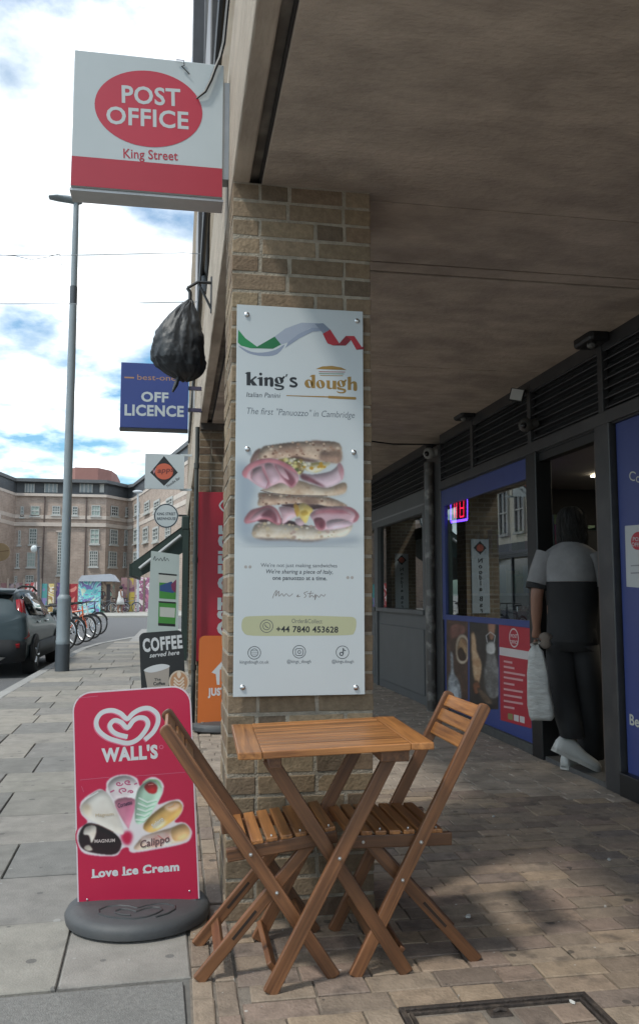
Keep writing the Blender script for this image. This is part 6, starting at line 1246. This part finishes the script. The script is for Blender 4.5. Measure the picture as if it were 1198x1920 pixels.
for s in (1, -1):
    strip('side_window', [CP(s*(.81),.50,.985),CP(s*.822,1.1,.965),CP(s*.822,1.75,.95),CP(s*.815,2.5,.94), CP(s*.655,.52,1.30),CP(s*.665,1.1,1.335),CP(s*.665,1.75,1.325),CP(s*.64,2.35,1.27)], CG)
    strip('side_cladding', [CP(s*.862,.30,.24),CP(s*.866,1.2,.24),CP(s*.866,2.6,.24),CP(s*.862,3.7,.26), CP(s*.862,.30,.50),CP(s*.866,1.2,.52),CP(s*.866,2.6,.52),CP(s*.86,3.7,.52)], SIDE, .02)
    # tail lamp wraps the corner
    strip('tail_lamp', [CP(s*.72,.045,.62),CP(s*.80,.065,.60),CP(s*.85,.2,.64), CP(s*.63,.16,1.22),CP(s*.68,.18,1.23),CP(s*.715,.28,1.22)], TAIL, .03)
    strip('rear_reflector', [CP(s*.5,-.012,.46),CP(s*.74,-.006,.47), CP(s*.5,-.012,.52),CP(s*.74,-.006,.54)], TAIL, .02)
    mb = MB(); mb.tube([CP(s*.60,.5,1.405),CP(s*.605,.7,1.44),CP(s*.61,1.8,1.445),CP(s*.60,2.3,1.37)], .018, 8); mb.build('roof_rail', CHR if False else SIDE, car, smooth=True)
    for l in (1.05, 1.95): MB().box(cx_+s*.845-.012, cx_+s*.845+.016, cy_+l, cy_+l+.2, RZ+.83, RZ+.86).build('door_handle', CHR, car, bevel=.006)
    mb = MB(); mb.ball(CP(s*.98,2.42,1.0), .10, .07, .075, None, 14, 10); mb.tube([CP(s*.84,2.45,.95),CP(s*.92,2.43,.97)], .025, 8); mb.build('door_mirror', PAINT, car, smooth=True)
    for l in (.78, 3.25):
        c = CP(s*.775,l,.31)
        mb = MB(); prof = [(.19,.105),(.27,.11),(.305,.095),(.315,.06),(.315,-.06),(.305,-.09)]
        mb.rings([[c+V((s*w_,r*math.cos(2*math.pi*k/28),r*math.sin(2*math.pi*k/28))) for k in range(28)] for r, w_ in prof]); wh = mb.build('wheel', TYRE, car, smooth=True)
        mb = MB(); mb.rings([[c+V((s*w_,r*math.cos(2*math.pi*k/20),r*math.sin(2*math.pi*k/20))) for k in range(20)] for r, w_ in ((.21,.10),(.20,.085),(.05,.09),(.01,.092))]); mb.build('rim', mat('alloy', (0.12,0.12,0.125), 0.35, .1, metal=.7), wh, smooth=True)
        mb = MB()
        for k in range(5): a = 2*math.pi*k/5; mb.tube([c+V((s*.10,.05*math.cos(a),.05*math.sin(a))), c+V((s*.108,.2*math.cos(a),.2*math.sin(a)))], .018, 6)
        mb.build('rim_spoke', mat('alloy_bright', (0.4,0.4,0.41), 0.3, .05, metal=.8), wh, smooth=True)
        mb = MB(); aa = [math.pi*k/12 for k in range(13)]; mb.add([c+V((s*.088,.37*math.cos(a),.37*math.sin(a)-.02)) for a in aa]+[c+V((s*.088,.318*math.cos(a),.318*math.sin(a)-.02)) for a in aa], [(i,i+1,14+i,13+i) for i in range(12)]); o = mb.build('wheel_arch', SIDE, car); so = o.modifiers.new('s','SOLIDIFY'); so.thickness = .02; so.offset = 0
strip('rear_window', [CP(-.60,.075,1.02),CP(0,.045,1.02),CP(.60,.075,1.02), CP(-.56,.285,1.30),CP(0,.27,1.31),CP(.56,.285,1.30)], CG, .012)
strip('rear_spoiler', [CP(-.58,.20,1.345),CP(0,.17,1.36),CP(.58,.20,1.345), CP(-.58,.40,1.385),CP(0,.40,1.40),CP(.58,.40,1.385)], PAINT, .02)
strip('bumper', [CP(-.82,.06,.26),CP(-.6,-.05,.24),CP(0,-.07,.24),CP(.6,-.05,.24),CP(.82,.06,.26), CP(-.83,.06,.56),CP(-.6,-.03,.60),CP(0,-.05,.60),CP(.6,-.03,.60),CP(.83,.06,.56)], SIDE, .03)
strip('skid_plate', [CP(-.45,-.085,.27),CP(0,-.095,.25),CP(.45,-.085,.27), CP(-.55,-.08,.33),CP(0,-.09,.35),CP(.55,-.08,.33)], mat('skid_silver', (0.4,0.4,0.4), 0.4, metal=.6), .01)
strip('number_plate', [CP(-.26,-.03,.72),CP(.26,-.03,.72), CP(-.26,-.02,.83),CP(.26,-.02,.83)], P8('plate_yellow', (214,180,60)), .01)

# --- bicycles
def bike(label, base, ang, fc, lean=0.06, group='bicycles parked in a row beside the lamp post', sc=1.0, basket=False):
    base = V(base); dx_, dy_ = math.cos(ang), math.sin(ang)
    B_ = thing('bicycle', label, 'bicycle', base, group)
    def Q(l, z, w=0.0): return base+V((dx_*l*sc-dy_*(w+lean*z)*sc, dy_*l*sc+dx_*(w+lean*z)*sc, z*sc))
    fm = mat('bike_%d_%d_%d' % fc, s2l(fc), 0.35, 0.05)
    for l in (-.52, .52):
        mb = MB(); cc = [(l+.315*math.cos(2*math.pi*k/28), .335+.315*math.sin(2*math.pi*k/28)) for k in range(29)]; mb.tube([Q(a,b) for a,b in cc], .02*sc, 7, None, False); wh = mb.build('wheel', TYRE, B_, smooth=True)
        mb = MB(); mb.tube([Q(l+.287*math.cos(2*math.pi*k/28), .335+.287*math.sin(2*math.pi*k/28)) for k in range(29)], .011*sc, 6, None, False); mb.build('rim', STEEL, wh, smooth=True)
        mb = MB()
        for k in range(10): a = math.pi*2*k/10; mb.tube([Q(l,.335), Q(l+.285*math.cos(a), .335+.285*math.sin(a))], .0018*sc, 3, None, False)
        mb.tube([Q(l,.335,-.04), Q(l,.335,.04)], .022*sc, 8); mb.build('spokes', STEEL, wh)
        mb = MB(); mb.tube([Q(l+.345*math.cos(a), .335+.345*math.sin(a)) for a in [math.radians(20+14*k) for k in range(11)]], .016*sc, 5); mb.build('mudguard', BLACKP, B_, smooth=True)
    mb = MB(); bb, hd, st_, ra, fa = (-.08,.30), (.36,.82), (-.22,.78), (-.52,.335), (.52,.335)
    for a, b, r in ((bb,(.38,.72),.019),((-.2,.72),(.36,.80),.017),(bb,st_,.017),(bb,ra,.011),((-.2,.72),ra,.010),((.39,.68),(.34,.90),.020)): mb.tube([Q(*a), Q(*b)], r*sc, 8)
    mb.build('frame', fm, B_, smooth=True)
    mb = MB(); mb.tube([Q(.385,.70,.03), Q(*fa, .035)], .012*sc, 6); mb.tube([Q(.385,.70,-.03), Q(*fa, -.035)], .012*sc, 6); mb.build('fork', fm, B_, smooth=True)
    mb = MB(); mb.tube([Q(.34,.90), Q(.33,.98)], .012*sc, 6); mb.tube([Q(.22,1.0,-.28),Q(.33,1.0,-.22),Q(.37,.99,-.08),Q(.37,.99,.08),Q(.33,1.0,.22),Q(.22,1.0,.28)], .012*sc, 6); mb.build('handlebar', BLACKP, B_, smooth=True)
    mb = MB(); mb.tube([Q(-.22,.78), Q(-.25,.92)], .012*sc, 6); mb.build('seat_post', STEEL, B_, smooth=True)
    mb = MB(); mb.rings([[Q(l, .94+h*math.sin(a), w*math.cos(a)) for a in [2*math.pi*k/10 for k in range(10)]] for l, w, h in ((-.40,.06,.02),(-.36,.085,.035),(-.24,.06,.03),(-.13,.025,.022),(-.11,.01,.01))]); mb.build('saddle', BLACKP, B_, smooth=True)
    mb = MB(); mb.tube([Q(bb[0],bb[1],-.05), Q(bb[0],bb[1],.05)], .05*sc, 12); mb.tube([Q(bb[0],bb[1],.06), Q(bb[0]+.12,bb[1]-.12,.07)], .009*sc, 5); mb.tube([Q(bb[0],bb[1],-.06), Q(bb[0]-.12,bb[1]+.12,-.07)], .009*sc, 5); mb.build('crank', STEEL, B_, smooth=True)
    if basket:
        mb = MB(); mb.add([Q(.40,.72,-.14),Q(.66,.72,-.14),Q(.66,.72,.14),Q(.40,.72,.14),Q(.38,.95,-.18),Q(.70,.95,-.18),Q(.70,.95,.18),Q(.38,.95,.18)], [(0,1,2,3),(0,1,5,4),(1,2,6,5),(2,3,7,6),(3,0,4,7)]); mb.build('basket', mat('basket_black', (0.03,0.03,0.03), 0.6), B_)
for i, (px, py, fc, lab) in enumerate(((133,1217,(40,44,50),'black bicycle nearest the lamp post in the parked row'),(150,1209,(150,154,158),'grey bicycle second in the row beside the lamp post'),(165,1203,(214,104,60),'orange framed bicycle in the middle of the parked row'),(176,1197,(206,208,208),'white framed bicycle near the far end of the parked row'),(185,1190,(48,60,80),'dark blue bicycle at the far end of the parked row'))):
    p = onz(px, py, -0.0); bike(lab, (p.x-.50*math.cos(.5), p.y+.5*math.sin(.5)*0, 0.0), -0.75+0.05*i, fc, 0.05*(-1)**i, basket=False)
for i, (px, py, lab) in enumerate(((205,1147,'grey bicycle at the left end of the far rack'),(226,1147,'bicycle in the far rack beside the figure in white'),(243,1148,'bicycle at the right end of the far rack'))):
    p = onz(px, py, 0.0); bike(lab, (p.x, min(p.y, 57)+i*.4, 0.01), -.25, ((90,94,100),(120,80,80),(90,100,120))[i], 0.04, 'bicycles in the far rack', 1.0)

# ================================================================== FAR SIDE OF THE JUNCTION
FB1 = brick_tex('far_brick', (0.38,0.295,0.25), (0.32,0.25,0.215), (0.38,0.33,0.28), bw=0.45, bh=0.15, ms=0.02)
STONE = mat('stone_band', (0.50,0.44,0.39), 0.9, 0.12, 2); ROOFD = mat('roof_storey_dark', (0.075,0.082,0.09), 0.6, 0.2, 1.5); WFR = P8('window_white', (214,216,212), 0.5); WPANE = mat('far_pane', (0.16,0.18,0.18), 0.15, 0.2, 0.6, spec=.8); WDARK = mat('far_pane_dark', (0.04,0.045,0.05), 0.1, 0.2, 1, spec=.8); BLIND = P8('window_blind', (186,204,196), 0.6)
FY = 86.0
far = thing('corner_building', 'large brown brick block with white windows and dark top storey closing the street', 'building', (-14, FY, 0))
def ctr(a): return a
# plan outline (pixel x, depth)
plan = [(-70,74),(24,FY),(196,FY),(236,FY+3.2),(246,FY+2.4),(352,62)]
def wall_strip(py0, py1, off, m, name, seg=None, thick=0.0):
    "py measured on the reference plane y=FY"
    z0, z1 = ony(100, py1, FY).z, ony(100, py0, FY).z
    z0 = max(z0, -.1); pts = []
    for px, yy in plan:
        p = ony(px, 1115, yy); d = V((p.x, p.y, 0)).normalized(); pts.append(V((p.x, p.y, 0))-V((0, off, 0)))
    mb = MB()
    for i in range(len(pts)-1):
        a, b = pts[i], pts[i+1]; n = V((0,.6,0)); mb.prism([a+V((0,0,z0)), b+V((0,0,z0)), b+n+V((0,0,z0)), a+n+V((0,0,z0))], [a+V((0,0,z1)), b+V((0,0,z1)), b+n+V((0,0,z1)), a+n+V((0,0,z1))])
    return mb.build(name, m, far)
wall_strip(927, 1160, 0, FB1, 'wall'); wall_strip(926, 931, .25, STONE, 'parapet_band'); wall_strip(966, 973, .12, STONE, 'string_course'); wall_strip(980, 987, .2, STONE, 'cornice')
wall_strip(904, 926, -0.3, ROOFD, 'top_storey'); wall_strip(899, 905, .55, mat('roof_edge', (0.09,0.095,0.1), 0.6), 'roof_edge')
zt = ony(100, 900, FY).z; pts = [V((ony(px,1115,yy).x, yy, zt)) for px, yy in plan]; mb = MB(); mb.poly(pts+[V((pts[-1].x+6,110,zt)), V((pts[0].x,110,zt))]); mb.build('roof', ROOFD, far, fix=False)
def plane_at(px):
    for (a, ya), (b, yb) in zip(plan, plan[1:]):
        if a <= px <= b:
            p, q = ony(a,1115,ya), ony(b,1115,yb); return Fr((p.x,p.y,0), (q.x-p.x,q.y-p.y,0), (0,0,1))
def window(x0, y0, x1, y1, kind=0, nx=3, ny=4, sill=True, ref=True):
    "pixel rectangle; heights measured on the plane the window stands in"
    fr = plane_at((x0+x1)/2); a0, _ = fr.uv(x0, 1100); a1, _ = fr.uv(x1, 1100); b1 = fr.uv((x0+x1)/2, y0)[1]; b0 = fr.uv((x0+x1)/2, y1)[1]
    o = MB().fbox(fr, a0, a1, b0, b1, .01, .05).build('window', WPANE if kind == 0 else (BLIND if kind == 1 else WDARK), far)
    mb = MB(); w = (a1-a0); f = max(.07, w*.07)
    mb.fbox(fr, a0, a0+f, b0, b1, .05, .12); mb.fbox(fr, a1-f, a1, b0, b1, .05, .12); mb.fbox(fr, a0+f, a1-f, b1-f, b1, .05, .12); mb.fbox(fr, a0+f, a1-f, b0, b0+f, .05, .12)
    for k in range(1, nx): c = a0+f+(w-2*f)*k/nx; mb.fbox(fr, c-.03, c+.03, b0+f, b1-f, .05, .10)
    for k in range(1, ny): c = b0+f+(b1-b0-2*f)*k/ny; hh2 = .05 if k == ny//2 else .03; mb.fbox(fr, a0+f, a1-f, c-hh2, c+hh2, .051, .101)
    mb.build('frame', WFR, o)
    if sill: MB().fbox(fr, a0-.1, a1+.1, b0-.16, b0-.001, .0, .2).build('sill', WFR, o)
c4 = lambda x, y: (x*.2188, 860+y*.2188)
for (xa, xb, ya, yb, kd, nx, ny) in ((245,320,405,490,1,2,2),(430,500,405,480,0,3,3),(605,650,410,485,2,2,3),(770,845,400,490,1,3,2),(935,995,405,490,2,3,3),(158,186,410,500,0,1,3),(240,306,600,735,2,3,5),(765,842,605,730,1,2,3),(932,995,605,735,0,3,4),(145,166,615,740,0,1,4),(228,300,805,928,1,3,4),(762,835,790,925,2,4,5),(925,992,795,928,0,3,5),(135,160,810,932,0,1,4),(222,292,1000,1062,2,3,3),(128,150,1005,1065,0,1,3),(1062,1086,415,490,0,1,3),(1058,1078,610,735,0,1,4),(1052,1072,800,925,0,1,4)):
    a, b = c4(xa, ya), c4(xb, yb); window(a[0], a[1], b[0], b[1], kd, nx, ny)
a, b = c4(487, 630), c4(552, 998); window(a[0], a[1], b[0], b[1], 2, 4, 14)
MB().fbox(plane_at(113), plane_at(113).uv(106,1000)[0], plane_at(113).uv(121,1000)[0], plane_at(113).uv(113,998)[1], plane_at(113).uv(113,995)[1], .0, .15).build('window_head', STONE, far)
c3 = lambda x, y: (x*.3756, 820+y*.3756)
for (xa, xb, ya, yb) in ((668,692,335,390),(718,742,325,382),(766,794,318,375),(828,860,305,365),(666,692,455,530),(713,738,450,525),(763,790,450,522),(826,850,440,520),(668,690,570,640)):
    a, b = c3(xa, ya), c3(xb, yb); window(a[0], a[1], b[0], b[1], 0, 2, 3)
# windows of the dark top storey
for xa, xb in ((220,298),(388,495),(690,795),(862,892)):
    fr = Fr((0,FY+0.3,0), (1,0,0), (0,0,1)); a0, b0 = fr.uv(xa*.2188, 860+290*.2188); a1, b1 = fr.uv(xb*.2188, 860+216*.2188)
    o = MB().fbox(fr, a0, a1, b0, b1, .02, .06).build('top_window', P8('top_pane', (150,160,164), 0.2), far)
    mb = MB()
    for k in range(4): c = a0+(a1-a0)*k/3; mb.fbox(fr, c-.05, c+.05, b0, b1, .06, .1)
    mb.build('frame', WFR, o)
mb = MB(); oc = [(113,95),(135,92),(178,92),(204,94),(214,97)]; zz0, zz1 = ony(160,901,94).z, ony(160,879,93).z
f_ = [V((ony(px,1115,yy).x, yy, 0)) for px, yy in oc]; bk = [V((f_[-1].x,103,0)), V((f_[0].x,103,0))]; pts = f_+bk; mb.prism([p+V((0,0,zz0-1)) for p in pts], [p+V((0,0,zz1)) for p in pts]); mb.build('plant_room', mat('red_render', (0.28,0.14,0.12), 0.9, 0.1, 1), far)
for px in (79, 158): 
    p = ony(px, 1115, FY-.12); mb = MB(); mb.tube([V((p.x,p.y,0)), V((p.x,p.y,ony(px,932,FY).z))], .07, 8); mb.build('downpipe', mat('pipe_brown', (0.12,0.09,0.08), 0.7), far, smooth=True)
# painted hoarding
HY = 60.0
hoard = thing('hoarding', 'long hoarding of colourful painted panels in front of the brick block', 'fence', (-12,HY,0))
def mural(name, cols, sc):
    m = bpy.data.materials.new(name); m.use_nodes = True; tt = m.node_tree; p = tt.nodes['Principled BSDF']; p.inputs['Roughness'].default_value = .7
    tn = N(tt, 'ShaderNodeTexCoord'); vo = N(tt, 'ShaderNodeTexNoise'); vo.inputs['Scale'].default_value = sc; vo.inputs['Detail'].default_value = 2; vo.inputs['Distortion'].default_value = 1.5; L(tt, tn.outputs['Object'], vo.inputs['Vector'])
    rr = N(tt, 'ShaderNodeValToRGB'); rr.color_ramp.interpolation = 'CONSTANT'
    while len(rr.color_ramp.elements) < len(cols): rr.color_ramp.elements.new(.5)
    for i, c in enumerate(cols): rr.color_ramp.elements[i].position = 0 if i == 0 else .32+.36*i/len(cols); rr.color_ramp.elements[i].color = (*s2l(c), 1)
    L(tt, vo.outputs['Fac'], rr.inputs[0]); L(tt, rr.outputs[0], p.inputs['Base Color']); return m
MUR = [mural('mural_dark', [(70,62,70),(110,96,100),(90,60,64)], .8), mural('mural_red', [(120,40,50),(150,60,60),(190,170,170)], .9), mural('mural_teal', [(70,130,130),(120,110,150),(90,150,140),(150,160,170)], .8), mural('mural_yellow', [(190,170,110),(210,200,190),(150,120,70),(200,190,150)], 1.0), mural('mural_purple', [(104,70,120),(80,60,110),(140,110,120),(120,90,80)], .9), mural('mural_red2', [(168,50,50),(150,40,48),(200,120,110)], .9), mural('mural_pink', [(190,150,170),(210,200,200),(140,90,120),(180,120,140)], 1.1), mural('mural_plum', [(110,70,90),(140,110,110),(170,150,70)], .8)]
for (xa, xb, k) in ((0,14,0),(14,28,0),(28,44,0),(44,56,1),(56,66,1),(66,76,1),(76,90,2),(90,103,3),(103,119,4),(119,128,4),(128,147,5),(226,240,7),(240,254,7),(254,270,6),(270,290,6),(290,312,7),(312,335,6)):
    p, q = ony(xa, 1145, HY), ony(xb, 1093 if xa < 200 else 1083, HY); MB().box(p.x+.02, q.x-.02, HY, HY+.08, -.02, q.z+random.uniform(-.08,.08)).build('hoarding_panel', MUR[k], hoard)
for xa in (14,44,76,103,128,240,270,312):
    p = ony(xa,1145,HY); MB().box(p.x-.06, p.x+.06, HY-.06, HY-.001, -.02, 2.3).build('post', mat('hoarding_post', (0.16,0.13,0.11), 0.8), hoard)
# kiosk
t = thing('kiosk', 'small painted kiosk with turquoise mural and grey pitched roof', 'kiosk', (-9,57.5,0)); KY = 57.0
p, q = ony(147,1135,KY), ony(190,1089,KY); MB().box(p.x, q.x, KY, KY+3.5, -.02, q.z).build('mural_wall', mural('mural_turquoise', [(90,160,170),(150,200,200),(120,110,160),(110,190,190),(190,200,180),(70,140,160)], 1.0), t)
q2 = ony(210,1089,KY); MB().box(q.x+.01, q2.x, KY+.3, KY+3.5, -.02, q.z-.05).build('side_wall', mural('mural_side', [(120,100,90),(160,140,120),(90,70,70),(120,150,130)], 1.4), t)
MB().box(ony(200,1100,KY).x, ony(207,1100,KY).x, KY+.26, KY+.299, 0, 1.9).build('door', mat('kiosk_door', (0.05,0.04,0.04), .7), t)
r0, r1, r2, r3 = ony(146,1090,KY-.3), ony(154,1079,KY-.3), ony(208,1076,KY-.3), ony(219,1090,KY-.3)
MB().prism([r0,r1,r2,r3], [v+V((0,4.2,0)) for v in (r0,r1,r2,r3)]).build('roof', mat('kiosk_roof', (0.34,0.36,0.40), .6, .1, 1), t)
# far street furniture
def thin_post(px, y0, y1, yy, r, m, label, head):
    p0, p1 = ony(px, y1, yy), ony(px, y0, yy); t_ = thing('lamp_post', label, 'lamp post', (p0.x,yy,0)); p0.z = 0
    mb = MB(); mb.tube([p0, p1], [r,r*.7], 10); mb.build('shaft', m, t_, smooth=True)
    mb = MB(); mb.ball(p1, head, head*.6, head*.35); mb.build('lamp_head', m, t_, smooth=True)
    return t_, p1
thin_post(259, 922, 1150, 58, .09, mat('far_post_pale', (0.40,0.42,0.44), .6), 'slender pale lamp post before the right wing of the brick block', .35)
t_, p1 = thin_post(73, 1026, 1150, 52, .09, mat('far_post_dark', (0.08,0.08,0.085), .6), 'dark camera mast in front of the brick block', .16)
mb = MB(); mb.ball(p1+V((-.25,0,-.1)), .2, .2, .22); mb.tube([p1, p1+V((-.25,0,0))], .05, 6); mb.build('camera_housing', WHITE, t_, smooth=True)
# far figure in white
FPX = ony(226,1146,55.0); PO = V((FPX.x,55.0,0.02)); fwd = V((1,0,0)); rgt = V((0,-1,0))
per2 = thing('person', 'far figure in white clothes standing by the bicycle rack', 'person', PO)
Jf = [((0,0,.92),.13),((0,0,1.15),.13),((0,.02,1.34),.14),((0,.03,1.46),.06),((0,.04,1.60),.10),((-.17,.0,1.38),.06),((-.24,.05,1.12),.045),((-.2,.2,.98),.035),((.17,0,1.38),.06),((.24,.05,1.12),.045),((.2,.2,.98),.035),((-.09,0,.85),.09),((-.09,.1,.48),.07),((-.09,.08,.08),.05),((-.09,.2,.04),.04),((.09,0,.85),.09),((.09,-.1,.48),.07),((.09,-.15,.08),.05),((.09,-.03,.04),.04)]
b2 = body(Jf, [(0,1),(1,2),(2,3),(3,4),(2,5),(5,6),(6,7),(2,8),(8,9),(9,10),(0,11),(11,12),(12,13),(13,14),(0,15),(15,16),(16,17),(17,18)], 'body', per2, SKIN)
mb = MB(); mb.rings([ring(0,.02,1.42,.08,.07),ring(0,.01,1.38,.2,.13),ring(0,0,1.1,.18,.14),ring(0,0,.8,.24,.22),ring(0,0,.55,.27,.26)]); mb.build('white_dress', P8('white_cloth', (222,222,220), .8), per2, smooth='all')
mb = MB(); mb.ball(W(0,.02,1.64), .12, .12, .12); mb.build('hair', HAIR, per2, smooth=True)

# ================================================================== OPPOSITE ROW (at the photo's left edge and in the window reflections)
OX = -7.3
def row_house(label, y0, y1, h, wallm, trim, wins, shopc, roofm=None):
    t_ = thing('terrace_building', label, 'building', (OX, (y0+y1)/2, 0)); fr = Fr((OX, 0, 0), (0,1,0), (0,0,1))
    MB().box(OX-7, OX, y0, y1, -.15, h).build('wall', wallm, t_); MB().fbox(fr, y0+.01, y1-.01, h-.25, h+.02, .001, .2).build('cornice', trim, t_)
    MB().fbox(fr, y0+.1, y1-.1, 2.6, 3.15, .001, .18).build('shop_fascia', shopc, t_); MB().fbox(fr, y0+.1, y1-.1, .0, .6, .001, .1).build('stall_riser', shopc, t_)
    n = max(1, int((y1-y0)/1.6)); w = (y1-y0-.4)/n
    for k in range(n):
        a = y0+.2+w*k; o = MB().fbox(fr, a+.05, a+w-.05, .62, 2.55, .002, .05).build('shop_window', WPANE if k % 2 else WDARK, t_); MB().fbox(fr, a+w-.05, a+w+.05, .6, 2.6, .003, .1).build('frame', shopc, o)
    for b0, b1 in wins:
        for k in range(n):
            a = y0+.2+w*(k+.5); o = MB().fbox(fr, a-.4, a+.4, b0, b1, .002, .03).build('window', WDARK, t_); mb = MB(); mb.fbox(fr, a-.46, a-.4, b0-.05, b1+.05, .001, .09); mb.fbox(fr, a+.4, a+.46, b0-.05, b1+.05, .001, .09); mb.fbox(fr, a-.4, a+.4, b1, b1+.06, .001, .09); mb.fbox(fr, a-.03, a+.03, b0, b1, .03, .07); mb.fbox(fr, a-.4, a+.4, (b0+b1)/2-.03, (b0+b1)/2+.03, .031, .071); mb.build('frame', trim, o); MB().fbox(fr, a-.5, a+.5, b0-.14, b0-.051, .001, .14).build('sill', trim, o)
CREAMW = mat('cream_render', (0.72,0.67,0.55), 0.9, 0.08, 1); TRW = P8('trim_white', (210,208,200)); 
row_house('low orange brick house at the left edge of the picture beyond the car', 33.3, 35.2, 4.5, brick_tex('orange_brick', (0.34,0.16,0.085), (0.28,0.13,0.07), (0.3,0.22,0.16)), STONE, [], P8('shop_brown', (96,70,60)))
row_house('cream rendered building mirrored in the blue-framed window', 25.2, 33.2, 5.9, CREAMW, TRW, [(3.6,5.2)], P8('shop_grey', (84,84,88)))
row_house('white and blue shop building mirrored across the street', 17.5, 25.1, 5.7, mat('white_render', (0.75,0.75,0.74), .9, .06, 1), TRW, [(3.6,5.0)], P8('shop_blue', (60,80,150)))
t = thing('projecting_sign', 'round beige sign cut by the left edge of the picture', 'sign', ony(3,1036,33.0)); A = Fr((0,33.0,0), (1,0,0), (0,0,1)); c = A.uv(2,1035)
mb = MB(); o_ = [(c[0]+.34*math.cos(2*math.pi*i/28), c[1]+.34*math.sin(2*math.pi*i/28)) for i in range(28)]; mb.prism([A.P(a,b,-.05) for a,b in o_], [A.P(a,b,0) for a,b in o_]); mb.build('disc', P8('sign_tan', (196,164,122)), t)
mb = MB(); mb.stroke([(A.P(c[0]-.3,c[1]-.02,.004),A.n),(A.P(c[0]+.3,c[1]+.06,.004),A.n)], .03, P8('sign_tan_dark', (150,118,84))); mb.build('print_line', None, t, fix=False)
MB().box(OX-.02, c[0]-.3, 33.0, 33.04, c[1]-.03, c[1]+.03).build('bracket_arm', BLACKP, t)
